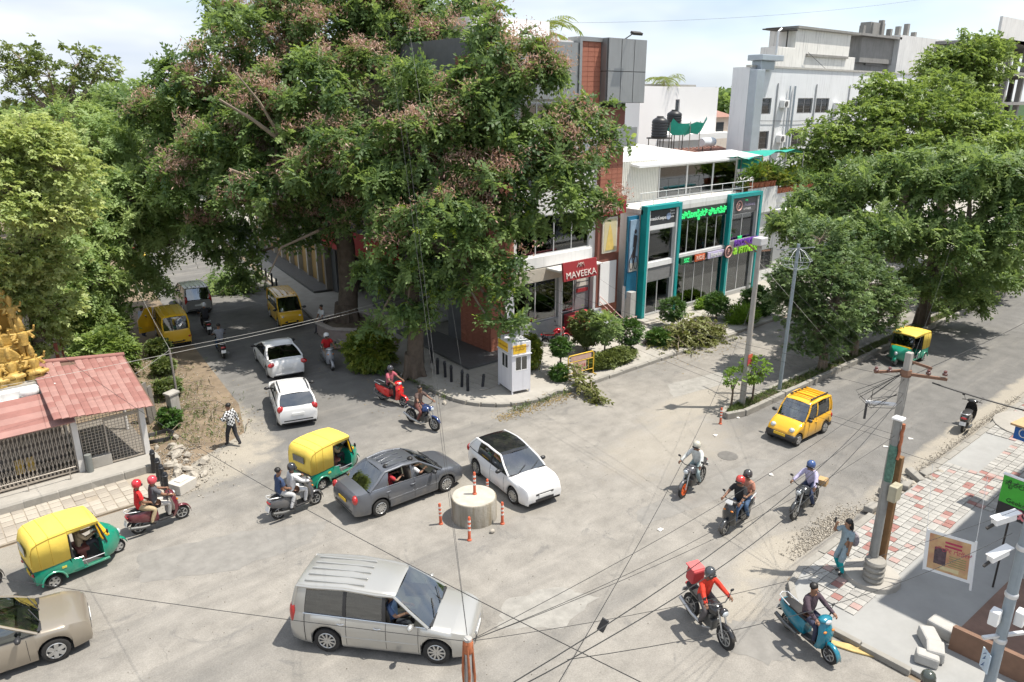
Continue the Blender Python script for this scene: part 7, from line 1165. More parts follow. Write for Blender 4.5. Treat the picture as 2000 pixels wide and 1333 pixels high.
cone(12.15, 16.05, .757, 'orange bollard standing on top of the concrete drum', h=.75); cone(11.06, 16.34, .005, 'orange bollard on the left of the concrete drum', (3, -4)); cone(11.19, 15.08, .005, 'orange bollard in front of the concrete drum nearest the silver minivan', (-3, 3)); cone(12.49, 15.13, .005, 'orange bollard on the right of the concrete drum'); cone(13.2, 16.75, .005, 'orange bollard behind the concrete drum nearest the white hatchback', h=.6); cone(23.75, 15.1, .005, 'orange bollard at the tip of the median', h=.7)
bb_m = M('black_bollard', (.02, .022, .028), .5, var=.3, sc=8)
def bollard(x, y, z, lab, grp, h=.8, tilt=(0, 0), r_=.065):
    t = thing('bollard', lab, 'bollard', (x, y, z), 0, grp); t.rotation_euler = (R(tilt[0]), R(tilt[1]), 0); MB().lathe([(r_, 0), (r_, h * .78), (r_ * 1.18, h * .80), (r_ * 1.18, h * .86), (r_ * .92, h * .88), (r_, h * .94), (r_ * .6, h)], 12).build('post', bb_m, t, 40); MB().lathe([(r_ * 1.05, h * .60), (r_ * 1.05, h * .64)], 12).build('ring', bb_m, t, 40)
g1 = 'black bollards on the shop corner'
for i, (x, y, tl) in enumerate(((18.52, 28.43, 0), (18.84, 28.16, 0), (18.18, 26.7, 2), (18.23, 26.15, -2), (18.1, 25.5, 0), (18.09, 24.7, 3), (18.0, 24.14, 0), (18.75, 24.05, 8))): bollard(x, y, .15, ('black bollard in the pair behind the leaning tree, left one', 'black bollard in the pair behind the leaning tree, right one', 'first black bollard in the corner row counted from the leaning tree', 'second black bollard in the corner row counted from the leaning tree', 'third black bollard in the corner row counted from the leaning tree', 'fourth black bollard in the corner row counted from the leaning tree', 'fifth black bollard in the corner row counted from the leaning tree', 'tilted black bollard nearest the kiosk')[i], g1, .8 if i != 7 else .62, (0, tl))
for i, (x, y) in enumerate(((19.6, 49.6), (19.95, 51.2), (19.3, 47.9), (20.3, 52.8), (18.9, 46.2))): bollard(x, y, .15, 'black bollard in the far row beside the shutter shops', 'black bollards by the shutter shops', .95)
for i, (x, y, tl) in enumerate(((5.35, 25.3, 0), (5.3, 24.6, 4), (5.26, 23.95, -4), (5.2, 23.4, 3))): bollard(x, y, .08, ('bollard nearest the temple step in the worn row on the left pavement', 'second bollard from the temple step on the left pavement', 'third bollard from the temple step on the left pavement', 'roadside bollard of the worn row on the left pavement')[i], 'worn bollards on the left pavement', .85, (tl, 2), .08)
# police kiosk
kk = thing('kiosk', 'white kiosk with yellow sign bands on the shop corner', 'kiosk', (19.76, 23.08, .15), R(-13)); kw = M('kiosk_white', (.70, .70, .74), .5, var=.05, streak=.12); ky = M('kiosk_yellow', (.82, .52, .04), .5, var=.06)
w = MB(); wall_with(w, -.45, .45, .14, 2.32, -.68, -.64, [(-.30, .30, 1.05, 1.72)]); w.build('front_wall', kw, kk); w = MB(); wall_with(w, -.64, .68, .14, 2.32, -.45, -.41, [(-.30, .30, 1.05, 1.72)], 'y'); w.build('side_wall', kw, kk); MB().box(-.41, .45, .64, .68, .14, 2.32).box(.41, .45, -.64, .64, .14, 2.32).box(-.41, .41, -.64, .64, .14, .2).build('back_wall', kw, kk); MB().box(-.44, .44, -.67, .67, 2.26, 2.30).build('roof', kw, kk)
window(kk, -.30, .30, 1.05, 1.72, -.685, 'x', 2, 1, wpl_m, glass('kiosk_glass', (.62, .60, .55), .3), w=.035); window(kk, -.30, .30, 1.05, 1.72, -.455, 'y', 2, 1, wpl_m, dark_g, w=.035)
o = MB().box(-.40, .22, -.70, -.68, 1.84, 2.22).build('sign_band', ky, kk); text(o, 'ಬೆಂಗಳೂರು ಸಂಚಾರ\nಪೊಲೀಸ್', .11, (-.09, -.702, 2.07), FACE_ROAD, M('sign_ink', (.30, .12, .02), .6), .002); o = MB().box(-.47, -.45, -.30, .62, 1.84, 2.22).build('sign_band', ky, kk); text(o, 'ಸಂಚಾರ ಪೊಲೀಸ್', .12, (-.472, .16, 2.03), (R(90), 0, R(-90)), M('sign_ink', (0, 0, 0)), .002)
MB().box(-.49, .49, -.73, -.66, 1.76, 1.80).box(-.49, -.42, -.66, .72, 1.76, 1.80).build('cornice', kw, kk)
for x in (-.42, .42):
    for y in (-.64, .64): MB().box(x - .03, x + .03, y - .03, y + .03, 0, .14).build('leg', kw, kk)
MB().box(-.2, .2, -.2, .25, .2, .95).build('inner_desk', M('desk_grey', (.3, .29, .27), .8), kk)
# barricade
bc = thing('barricade', 'yellow steel barricade with faded red panel on the kerb', 'barricade', (23.05, 22.2, .15), R(-6)); bym = M('barricade_yellow', (.72, .46, .04), .5, var=.2)
MB().tube([(-.75, 0, 0), (-.75, 0, 1.0), (-.68, 0, 1.1), (.68, 0, 1.1), (.75, 0, 1.0), (.75, 0, 0)], .028, 8).tube([(-.75, 0, .78), (.75, 0, .78)], .02, 6).tube([(-.75, 0, .25), (.75, 0, .25)], .02, 6).tube([(-.45, 0, .25), (-.45, 0, 1.1)], .016, 6).tube([(.45, 0, .25), (.45, 0, 1.1)], .016, 6).tube([(-.75, -.25, .02), (-.75, .25, .02)], .02, 6).tube([(.75, -.25, .02), (.75, .25, .02)], .02, 6).build('frame', bym, bc, 50)
MB().box(-.60, .60, -.012, .012, .82, 1.06).build('panel', M('panel_rose', (.56, .36, .30), .6, var=.25, sc=4), bc); MB().box(-.44, .30, -.012, .012, .28, .74).build('panel', M('panel_rose', (0, 0, 0)), bc); text(bc, 'POLICE', .2, (-.07, -.02, .52), FACE_ROAD, M('panel_red_ink', (.45, .07, .06), .6), .003)
# planter round the great trunk
pn = thing('stone_planter', 'low eight-sided stone planter around the great trunk', 'planter', (18.5, 35.6, .1)); n = 8
for i in range(n):
    a0, a1 = 2 * PI * (i + .5) / n, 2 * PI * (i + 1.5) / n; p0, p1 = Vector((1.75 * math.cos(a0), 1.95 * math.sin(a0))), Vector((1.75 * math.cos(a1), 1.95 * math.sin(a1))); q0, q1 = p0 * .84, p1 * .84
    MB().prism([p0, p1, q1, q0], -.1, .52).build('side', M('pinkish_granite', (.33, .27, .245), .8, var=.25, sc=5, bmp=.2), pn, bev=.02); MB().prism([p0 * 1.04, p1 * 1.04, q1 * .98, q0 * .98], .52, .60).build('coping', M('pale_coping', (.42, .37, .335), .8, var=.2, sc=4), pn, bev=.015)
MB().lathe([(1.5, .3), (1.5, .34)], 16).build('soil', soil_m, pn)
tag(MB().tube([(16.1, 33.9, .08), (16.6, 33.2, .1), (17.3, 32.6, .12), (17.7, 31.6, .2), (18.6, 31.3, .2), (19.3, 31.9, .22)], .09, 8).build('fallen_limb', bark2_m, None, 50), 'thick curved limb lying between the planter and the leafy plant', 'branch')
tag(MB().ball((0, 0, 0), (.12, .32, .32), 14, 9).build('pink_lantern', M('lantern_pink', (.58, .16, .17), .5), None, 50, loc=(21.62, 28.95, 3.0)), 'round pink lantern hung on the brick corner pier', 'lantern')
# ---------------------------------------------------------------- poles
pc_m = M('pole_concrete', (.36, .345, .315), .9, var=.2, sc=3, streak=.25); ps_m = M('pole_steel', (.30, .36, .40), .5, metal=.4, var=.2, sc=3, streak=.3); porc = M('insulator_brown', (.12, .04, .03), .25, coat=1)
def pole(name, label, x, y, h, r0, r1, mt, sq=False, tilt=(0, 0), z=.13):
    t = thing(name, label, 'pole', (x, y, z)); t.rotation_euler = (R(tilt[0]), R(tilt[1]), 0)
    (MB().loft([[(-r0, -r0 * .8, 0), (r0, -r0 * .8, 0), (r0, r0 * .8, 0), (-r0, r0 * .8, 0)], [(-r1, -r1 * .8, h), (r1, -r1 * .8, h), (r1, r1 * .8, h), (-r1, r1 * .8, h)]]).build('shaft', mt, t, bev=.02) if sq else MB().tube([(0, 0, 0), (0, 0, h)], [r0, r1], 12).build('shaft', mt, t, 40)); return t
p1 = pole('power_pole', 'square concrete power pole with tangled cables on the near corner', 18.58, 6.72, 6.25, .13, .09, pc_m, True)
MB().beam((-.1, 0, 5.72), (.55, -.75, 5.62), .07).beam((.1, .1, 5.72), (-.5, .55, 5.70), .06).beam((.08, -.05, 6.0), (.4, -.42, 5.85), .06).build('cross_arm', M('rusty_iron', (.20, .11, .07), .8, var=.3), p1); MB().lathe([(.12, 5.62), (.14, 5.68), (.12, 5.8)], 10).build('clamp', M('rusty_iron', (0, 0, 0)), p1)
for dx, dy in ((.3, -.4), (.52, -.7), (-.25, .3), (-.48, .53)): MB().lathe([(.02, 0), (.06, .02), (.06, .07), (.035, .09), (.05, .12), (.02, .15)], 10).build('insulator', porc, p1, 40, loc=(dx, dy, 5.70))
MB().obox((-.22, .30, 4.85), (.07, .9, .09), (0, 0, R(35))).build('tube_light', M('tube_lamp', (.72, .72, .72), .4), p1, bev=.02)
rr_ = random.Random(5)
for k in range(6): a = [Vector((-.1, .05, 5.7)), Vector((-.45 - rr_.random() * .3, .4 + rr_.random() * .5, 5.3 - rr_.random() * .4)), Vector((-.3 - rr_.random() * .3, .5, 5.0 - rr_.random() * .3)), Vector((-.05, .1, 5.2 - rr_.random() * .5))]; MB().tube([a[0].lerp(a[1], i / 3) for i in range(4)] + [a[1].lerp(a[2], i / 2) for i in range(1, 3)] + [a[2].lerp(a[3], i / 3) for i in range(1, 4)], .007, 5).build('loose_cable', blk_m, p1, 60)
p2 = pole('steel_pole', 'grey steel pole wrapped in green net beside the concrete power pole', 18.02, 6.5, 4.7, .10, .085, M('pole_weathered', (.27, .27, .255), .7, var=.3, sc=3, streak=.3))
MB().lathe([(.10, 3.0), (.108, 3.2), (.102, 3.5), (.108, 3.8), (.095, 4.0)], 12).build('green_wrap', M('green_net_wrap', (.10, .21, .16), .8, var=.6, sc=14), p2, 40); MB().tube([(.02 + .03 * math.sin(i * 2.2), -.13, 4.6 - .12 * i) for i in range(9)], .04, 6).build('rust_cloth', M('rust_cloth', (.38, .13, .06), .85, var=.4), p2, 50); MB().box(-.2, .16, -.32, -.12, 2.55, 2.98).build('junction_box', M('box_beige', (.40, .37, .27), .6, streak=.2), p2, bev=.02); MB().tube([(.18 + .22 * math.cos(a * PI / 10), .0, 3.75 + .26 * math.sin(a * PI / 10)) for a in range(21)], .035, 6).build('cable_loop', blk_m, p2, 50); MB().box(-.13, .13, -.13, .13, 4.68, 4.75).build('cap', wpl_m, p2, bev=.03)
p3_ = pole('timber_pole', 'brown stained square post standing against the steel pole', 18.35, 6.42, 3.6, .10, .09, M('stained_timber', (.22, .12, .05), .8, var=.35, sc=3), True)
ft = thing('pole_footing', 'round cement footing of the near corner poles', 'footing', (18.2, 6.55, .13)); MB().lathe([(.72, 0), (.70, .14), (.4, .16)], 18).build('slab', conc_m, ft, 30)
for i in range(4): MB().lathe([(.24, .14 + i * .16), (.27, .22 + i * .16), (.24, .29 + i * .16)], 14).build('ring', kerb_m, ft, 40, loc=(-.28, -.14, 0))
p4_ = pole('lamp_pole', 'pale concrete pole with posters and a lamp box at the median tip', 25.86, 15.5, 6.95, .13, .09, pc_m, tilt=(0, .6)); MB().box(-.26, .26, -.2, .2, 6.75, 7.05).build('lamp_box', M('lamp_grey', (.50, .50, .50), .6), p4_, bev=.03); MB().beam((-.2, 0, 6.5), (-.75, .2, 6.95), .05).beam((.1, 0, 6.5), (.8, 0, 6.45), .05).build('cross_arm', M('rusty_iron', (0, 0, 0)), p4_)
for i, (z, c_, h_) in enumerate(((2.1, (.62, .12, .06), .16), (1.78, (.50, .06, .07), .28), (1.45, (.66, .62, .58), .30))): MB().box(-.15, .15, -.145, -.13, z, z + h_).build('pasted_notice', M('notice_%d' % i, c_, .7, var=.25, sc=8), p4_)
p5_ = pole('steel_lattice_pole', 'slim steel pole with umbrella shaped wire crown on the median', 28.42, 15.3, 6.5, .085, .07, ps_m, tilt=(0, 1.2)); cr_ = MB()
for i in range(8): a = i * PI / 4; cr_.tube([(0, 0, 6.35), (.3 * math.cos(a), .3 * math.sin(a), 6.2), (.62 * math.cos(a), .62 * math.sin(a), 5.85), (.5 * math.cos(a), .5 * math.sin(a), 5.55), (.05 * math.cos(a), .05 * math.sin(a), 5.4)], .008, 5)
cr_.tube([(.62 * math.cos(i * PI / 8), .62 * math.sin(i * PI / 8), 5.85) for i in range(17)], .007, 5).tube([(.5 * math.cos(i * PI / 8), .5 * math.sin(i * PI / 8), 5.55) for i in range(17)], .007, 5); cr_.build('wire_crown', M('galvanised', (.50, .53, .55), .5, metal=.4), p5_, 50); MB().beam((-.2, -.8, 6.5), (.1, 1.0, 6.1), .04).build('cross_arm', M('galvanised', (0, 0, 0)), p5_); MB().box(-.2, .2, -.2, .2, 0, .08).build('base_plate', conc_m, p5_)
p6_ = pole('service_pole', 'thin pole tied with orange cloth at the bottom of the picture', 4.4, 6.0, 6.05, .06, .05, M('pole_pale', (.38, .37, .35), .7, var=.2), z=.0)
for k in range(5): MB().tube([(.055 * math.cos(k * 1.3), .055 * math.sin(k * 1.3), 6.0), (.075 * math.cos(k * 1.3 + .3), .075 * math.sin(k * 1.3 + .3), 5.75 - .07 * k), (.062 * math.cos(k * 1.3), .062 * math.sin(k * 1.3), 5.5 - .15 * k)], [.012, .02, .008], 6).build('orange_cloth', M('orange_cloth', (.42, .14, .06), .9, var=.5, sc=12), p6_, 60)
MB().lathe([(.055, 5.84), (.07, 5.88), (.06, 5.93), (.068, 5.98), (.052, 6.02)], 10).build('cloth_knot', M('orange_cloth', (0, 0, 0)), p6_, 50); MB().tube([(.1 + .06 * math.sin(i), .1, 5.2 - .12 * i) for i in range(8)], .03, 6).build('green_cable', M('cable_green', (.03, .25, .14), .5), p6_, 50)
p7 = pole('camera_pole', 'grey pole carrying security cameras at the right edge', 14.4, 2.75, 6.4, .10, .09, M('pole_blue_grey', (.27, .32, .36), .5, metal=.2, var=.14, streak=.2), z=.0)
for z in (2.6, 3.6, 4.6): MB().lathe([(.10, z), (.111, z + .02), (.111, z + .08), (.10, z + .1)], 14).build('band', alu_m, p7, 40)
def cctv(parent, x, y, z, rz):
    o = MB().obox((0, 0, 0), (.42, .13, .13), (0, R(12), 0)).build('camera', wpl_m, parent, loc=(x, y, z), rot=(0, 0, R(rz)), bev=.02); MB().obox((-.02, 0, .075), (.5, .16, .02), (0, R(12), 0)).build('sun_shield', wpl_m, o); MB().beam((.1, 0, -.05), (.32, .0, -.16), .04).build('bracket', iron_m, o)
cctv(p7, -.42, .25, 4.55, 160); cctv(p7, -.38, .3, 5.25, 150)
for a in ((-.22, .12, 3.05), (.2, -.18, 3.0)): MB().box(a[0] - .11, a[0] + .11, a[1] - .08, a[1] + .08, a[2], a[2] + .3).build('junction_box', wpl_m, p7, bev=.02)
MB().beam((-.35, .2, 2.75), (.4, -.25, 2.75), .07, .05).build('mount_arm', alu_m, p7); o = MB().obox((-.125, .125, 2.15), (.02, .26, .42), (0, 0, R(-45))).build('pole_notice', M('notice_pale', (.50, .60, .68), .6), p7); text(o, '2\n4', .2, (-.14, .14, 2.15), (R(90), 0, R(-45)), M('notice_ink', (.05, .10, .22), .6), .001)
# ---------------------------------------------------------------- boards on the near corner
bn = thing('banner', 'printed festival banner hanging from ropes over the near pavement', 'banner', (18.6, 4.9, .13)); bn.rotation_euler = (R(-5), R(4), R(4)); pos_m, N, L, b = nodes_of('festival_print'); v = coords(N, L); c = mx(N, L, ramp(N, L, noise(N, L, v, 3, 3), .35, .65), (.58, .40, .20), (.46, .22, .13)); L.new(c, b.inputs['Base Color']); b.inputs['Roughness'].default_value = .7
MB().box(-.01, .01, -.53, .53, .72, 1.82).build('border', wpl_m, bn); MB().box(-.016, -.011, -.46, .46, .80, 1.75).build('print', pos_m, bn); MB().box(-.02, -.017, .05, .32, .98, 1.42).build('print_photo', M('print_dark', (.12, .08, .09), .7, var=.6, sc=14), bn); MB().box(-.02, -.017, -.26, .16, .86, .96).build('print_box', M('print_cream', (.66, .56, .32), .7, var=.15, sc=10), bn)
for z in (1.62, 1.52): MB().box(-.02, -.017, -.28, .10, z - .03, z + .02).build('print_line', M('print_magenta', (.45, .04, .10), .7, var=.3, sc=20), bn)
text(bn, 'ಶ್ರೀ ಗಣೇಶ', .16, (-.02, -.1, 1.40), (R(90), 0, R(-90)), M('print_magenta', (0, 0, 0)), .001)
for i in range(5): MB().box(-.02, -.017, -.40, -.02, 1.02 + i * .06, 1.04 + i * .06).build('print_line', M('print_green', (.22, .26, .10), .7), bn)
MB().tube([(0, -.55, .55), (0, -.55, 1.86)], .03, 8).build('rod', wpl_m, bn, 40); MB().tube([(0, .54, .7), (0, .54, 1.86)], .015, 8).build('rod', wpl_m, bn, 40)
for y in (-.55, .54): MB().tube([(0, y, 1.85), (.05, y * 1.1, 3.55)], .006, 5).build('hanging_rope', wpl_m, bn)
sb = thing('shop_board', 'green and black cycle brand board hung from the near building', 'signboard', (20.2, 4.0, 2.2), R(-8)); MB().box(-.03, .03, -1.0, .62, .36, 1.1).build('green_panel', M('board_green', (.06, .42, .04), .5), sb); MB().box(-.034, .034, -1.0, .62, 0, .36).build('black_panel', M('board_black', (.03, .03, .03), .5), sb); text(sb, 'BSA', .34, (-.04, -.05, .18), (R(90), 0, R(-90)), M('board_pink', (.70, .22, .24), .5), .004, bold=.012, shear=.2); text(sb, 'Geeks & Fitness', .17, (-.04, -.1, .46), (R(90), 0, R(-90)), M('board_ink', (.02, .06, .02), .5), .003); text(sb, 'ಸೈಕಲ್ ಮಾರ್ಟ್', .2, (-.04, -.1, .92), (R(90), 0, R(-90)), M('board_ink', (0, 0, 0)), .003); MB().box(-.04, .04, -1.02, .64, 1.1, 1.14).build('top_trim', wpl_m, sb)
for y in (.3, -.7): MB().tube([(0, y, -2.07), (0, y, 1.0)], .025, 8).build('leg', iron_m, sb, 40)
bl = thing('blue_board', 'small blue board with a white emblem at the right edge', 'signboard', (25.2, 5.3, 2.35), R(-8)); MB().box(-.04, .04, -.7, .45, 0, .5).build('panel', M('board_blue', (.01, .12, .42), .5), bl); MB().tube([(-.045, .2 + .11 * math.cos(a), .25 + .13 * math.sin(a)) for a in [k * .52 for k in range(13)]], .02, 5).build('emblem', wpl_m, bl, 50); MB().prism([(-.75, .5), (.5, .5), (.5, .56), (-.75, .56)], -.3, .6, 'x').build('roof_board', M('plywood', (.48, .32, .17), .8), bl); MB().tube([(0, -.3, -2.2), (0, -.3, .1)], .03, 8).build('leg', iron_m, bl, 40)
# broken wall, planks and blocks at the corner plot
pk = thing('plank_wall', 'low hoarding of brown boards at the bottom right corner', 'hoarding', (16.9, 4.1, .13), R(-88))
for i in range(3): MB().box(-.05, 3.2, -.02 + i * .07, .03 + i * .07, 0, .62 - .03 * i).build('board', M('brown_board', (.20, .115, .075), .8, var=.25, sc=3), pk, rot=(R(-3 * i), 0, 0))
bk = random.Random(8)
for i, (x, y, s_, lab) in enumerate(((16.35, 4.25, .27, 'largest pale concrete block beside the brown boards'), (16.75, 4.55, .26, 'small grey block touching the brown boards'), (16.0, 4.3, .24, 'squarish concrete lump by the near corner kerb'), (17.3, 4.45, .3, 'pale broken block at the inner end of the brown boards'))): tag(MB().box(-s_, s_, -s_ * .7, s_ * .7, 0, s_ * 1.1).build('concrete_block', M('block_grey', (.42, .41, .385), .9, var=.2, sc=3, bmp=.4), None, loc=(x, y, .13), rot=(R(bk.uniform(-6, 6)), R(bk.uniform(-6, 6)), bk.random() * 3), bev=.05), lab, 'concrete block')
tag(MB().box(-.35, .35, -.3, .3, 0, .35).box(-.18, .18, -.14, .14, .35, .38).build('inspection_block', M('pale_block', (.52, .49, .44), .9, var=.12, sc=3), None, loc=(5.75, 23.6, .005), rot=(0, 0, R(25)), bev=.03), 'pale concrete chamber block at the road end of the left pavement', 'concrete block')
# rubble along the near kerb: broken blocks, then gravel
stone = [MB() for _ in range(4)]
for k, b in enumerate(stone):
    b.ball((0, 0, 0), (.5, .38, .28), 7, 5); b.v = [tuple(c * bk.uniform(.78, 1.22) for c in v) for v in b.v]
sm = [b.mesh('stone', M('rubble_stone', (.40, .365, .31), .95, var=.3, sc=4, bmp=.4)) for b in stone]
def rubble(n, fx, lab, grp, lo, hi, z=.02):
    for i in range(n): x, y = fx(); s_ = bk.uniform(lo, hi); o = put('rubble_stone', bk.choice(sm), None, (x, y, z + s_ * .12), (bk.random() * 6, bk.random() * .6, bk.random() * 6)); o.scale = (s_, s_ * bk.uniform(.7, 1.2), s_); tag(o, lab, 'stone', grp)
rubble(22, lambda: (bk.uniform(21.6, 26), 8.1 + bk.gauss(0, .18)), 'broken stone in the rubble strip along the near kerb', 'rubble stones along the near kerb', .18, .45); rubble(26, lambda: (5.9 + bk.gauss(0, .55), 26.3 + bk.gauss(0, .8)), 'rough grey stone in the heap beyond the shed gate', 'stones heaped beyond the shed gate', .2, .55); rubble(12, lambda: (6.4 + bk.gauss(0, .4), 24.0 + bk.gauss(0, .4)), 'broken pale stone by the chamber block', 'stones by the chamber block', .15, .38); rubble(10, lambda: (17.0 + bk.gauss(0, .35), 25.3 + bk.gauss(0, 1.2)), 'rough stone lying along the corner kerb', 'stones along the corner kerb', .12, .3)
for i, (x, y, a) in enumerate(((22.3, 8.05, 20), (23.2, 8.25, -35), (24.1, 8.1, 10), (25.0, 8.2, 60), (21.8, 8.2, 5), (25.6, 8.0, -10))): tag(MB().box(-.36, .36, -.14, .14, 0, .2).build('loose_kerb_stone', kerb_m, None, loc=(x, y, .02), rot=(R(bk.uniform(-8, 8)), R(bk.uniform(-10, 10)), R(a)), bev=.03), 'dislodged kerb stone lying in the rubble strip', 'kerb stone', 'dislodged kerb stones')
def gravel(name, lab, pts, lo, hi, mt, seed, flat=.7):
    r = np.random.default_rng(seed); P = np.array(pts); V0 = np.array([(1, 0, 0), (-.5, .85, 0), (-.5, -.85, 0), (0, 0, .9), (0, 0, -.6)]); F0 = np.array([(0, 1, 3), (1, 2, 3), (2, 0, 3), (1, 0, 4), (2, 1, 4), (0, 2, 4)])
    V0 = V0 * .5; D = r.normal(0, 1, P.shape); o = scatter(name, (V0, F0), P, D, (lo + hi) / 2, mt, None, roll=1, seed=seed); return tag(o, lab, 'gravel', kind='stuff')
grm = leafmat('gravel_chips', (.26, .23, .19), (.52, .48, .41), 0, .9); r = np.random.default_rng(101); n = 2600
gp = np.concatenate([np.stack([np.clip(r.normal(19.7, .9, n), 17.5, 22), 8.35 + np.abs(r.normal(0, .28, n)), r.random(n) * .05], 1), np.stack([r.uniform(21.5, 36, 1800), 8.25 + np.abs(r.normal(0, .14, 1800)), r.random(1800) * .03], 1)]); gravel('gravel', 'gravel and broken stone swept along the near kerb', gp, .03, .06, grm, 102)
n = 2600; u = np.concatenate([np.stack([r.normal(6.2, .8, n // 2), r.normal(25.6, 1.1, n // 2), r.random(n // 2) * .05], 1), np.stack([r.normal(8.4, .7, n // 2), r.uniform(26, 40, n // 2), r.random(n // 2) * .02], 1)]); gravel('verge_gravel', 'loose stones scattered on the left verge', u, .04, .07, grm, 103)
n = 900; u = np.stack([r.uniform(2, 34, n), r.uniform(8.3, 21, n), np.full(n, .01)], 1); gravel('road_grit', 'small grit and leaf bits scattered over the road', u, .02, .035, leafmat('grit_dark', (.10, .085, .06), (.30, .27, .22), 0, .9), 104)
tag(MB().ball((0, 0, .06), (.09, .07, .07), 8, 6).build('stone', M('rubble_stone', (0, 0, 0)), None, 50, loc=(11.95, 14.95, 0)), 'single stone lying right below the concrete drum', 'stone')
for i, (x, y) in enumerate(((19.0, 10.9), (21.5, 11.5), (26.7, 9.9), (15.9, 11.8), (24.8, 15.0), (28.1, 9.6), (22.7, 14.6))): tag(MB().add([(-.09, -.06, .012), (.08, -.07, .03), (.1, .05, .012), (-.06, .08, .035), (0, 0, .05)], [(0, 1, 4), (1, 2, 4), (2, 3, 4), (3, 0, 4)]).build('paper_scrap', wst_m, None, loc=(x, y, .006), rot=(0, 0, i * 1.1)), 'white paper scrap on the grey road', 'litter', 'paper scraps on the road')
tag(MB().prism([(0, 0), (.5, -.9), (.62, -1.3), (.35, -1.2), (.05, -.6), (-.12, -.1)], 0, .05).build('sand_bag', M('yellow_sand', (.52, .38, .16), .9, var=.3, sc=6), None, loc=(15.15, 6.2, .005), bev=.02), 'flattened yellow sand bag against the near corner kerb', 'sand bag')
# cargo box behind the dark grey motorcycle
tag(MB().obox((0, 0, .1), (.3, .28, .2), (0, 0, .2)).build('carton', M('carton_tan', (.46, .30, .14), .8), None, loc=(20.95, 9.45, .72), bev=.01), 'tan carton tied behind the lavender shirted rider', 'carton')
# ---------------------------------------------------------------- potted plants on the white house roof
pot = MB().lathe([(.13, 0), (.19, .30), (.21, .31), (.21, .37), (.17, .37), (.16, .30)], 12).mesh('pot', M('terracotta_pot', (.42, .14, .07), .8, var=.2, sc=4), 40); r = np.random.default_rng(120)
pl_ms = []
for k in range(4):
    n = 46; d = r.normal(0, 1, (n, 3)); d[:, 2] = np.abs(d[:, 2]) + .3; d /= np.linalg.norm(d, axis=1, keepdims=True); o = scatter('plant', tpl_broad(5, .7, .12 if k % 2 else .06, 1, k), d * r.uniform(.05, .34, (n, 1)) + np.array([0, 0, .42]), d, .3, leafmat('pot_plant_%d' % k, ((.05, .12, .02), (.12, .18, .02), (.05, .10, .03), (.16, .20, .04))[k], ((.20, .32, .05), (.34, .38, .06), (.16, .24, .08), (.38, .40, .10))[k], .35), None, seed=k); pl_ms.append(o.data); bpy.data.objects.remove(o)
for i in range(30):
    x = 43.7 + (i % 22) * .36 + r.uniform(-.08, .08); back = i >= 22; x = x if not back else 44.2 + (i - 22) * .95; z = 6.76 if (x < 46.4 and not back) else 6.21 if not back else 6.12
    t = thing('potted_plant', 'terracotta potted plant in the roof garden row', 'potted plant', (x, 27.08 if not back else 28.4, z), r.uniform(0, 6), 'potted plants on the white house roof'); put('pot', pot, t); q = put('plant', pl_ms[i % 4], t); q.scale = (1 + r.random() * .9,) * 3
# palms behind the roofs
def palm(lab, x, y, z, s_, seed):
    t = thing('palm_tree', lab, 'palm', (x, y, 0)); MB().tube([(0, 0, 0), (.2, 0, z * .5), (0, 0, z)], [.2, .16, .13], 8).build('trunk', bark2_m, t, 40); r = np.random.default_rng(seed); P = []; D = []
    for i in range(14):
        a = 2 * PI * i / 14 + r.uniform(-.2, .2); e = r.uniform(.1, 1.1); prev = np.array([0, 0, z])
        for k in range(14): u_ = k / 13; dd = np.array([math.cos(a) * math.cos(e - u_ * 1.3), math.sin(a) * math.cos(e - u_ * 1.3), math.sin(e - u_ * 1.3)]); prev = prev + dd * .16 * s_; sd = np.array([-math.sin(a), math.cos(a), -.35]); P += [prev, prev]; D += [dd * .6 + sd, dd * .6 - sd * np.array([1, 1, -1])]
    scatter('crown', (np.array([(0, 0, 0), (.5, .04, 0), (1, 0, -.12), (.5, -.04, 0)]), np.array([(0, 1, 2), (0, 2, 3)])), np.array(P), np.array(D), .75 * s_, leafmat('palm_leaf', (.10, .15, .03), (.30, .34, .09), .3), t, roll=.1, seed=seed)
palm('coconut palm top showing above the corner store roof', 32.4, 35.5, 16.0, 1.1, 1); palm('small dark palm behind the white box building', 62.0, 49.5, 14.0, .9, 2)
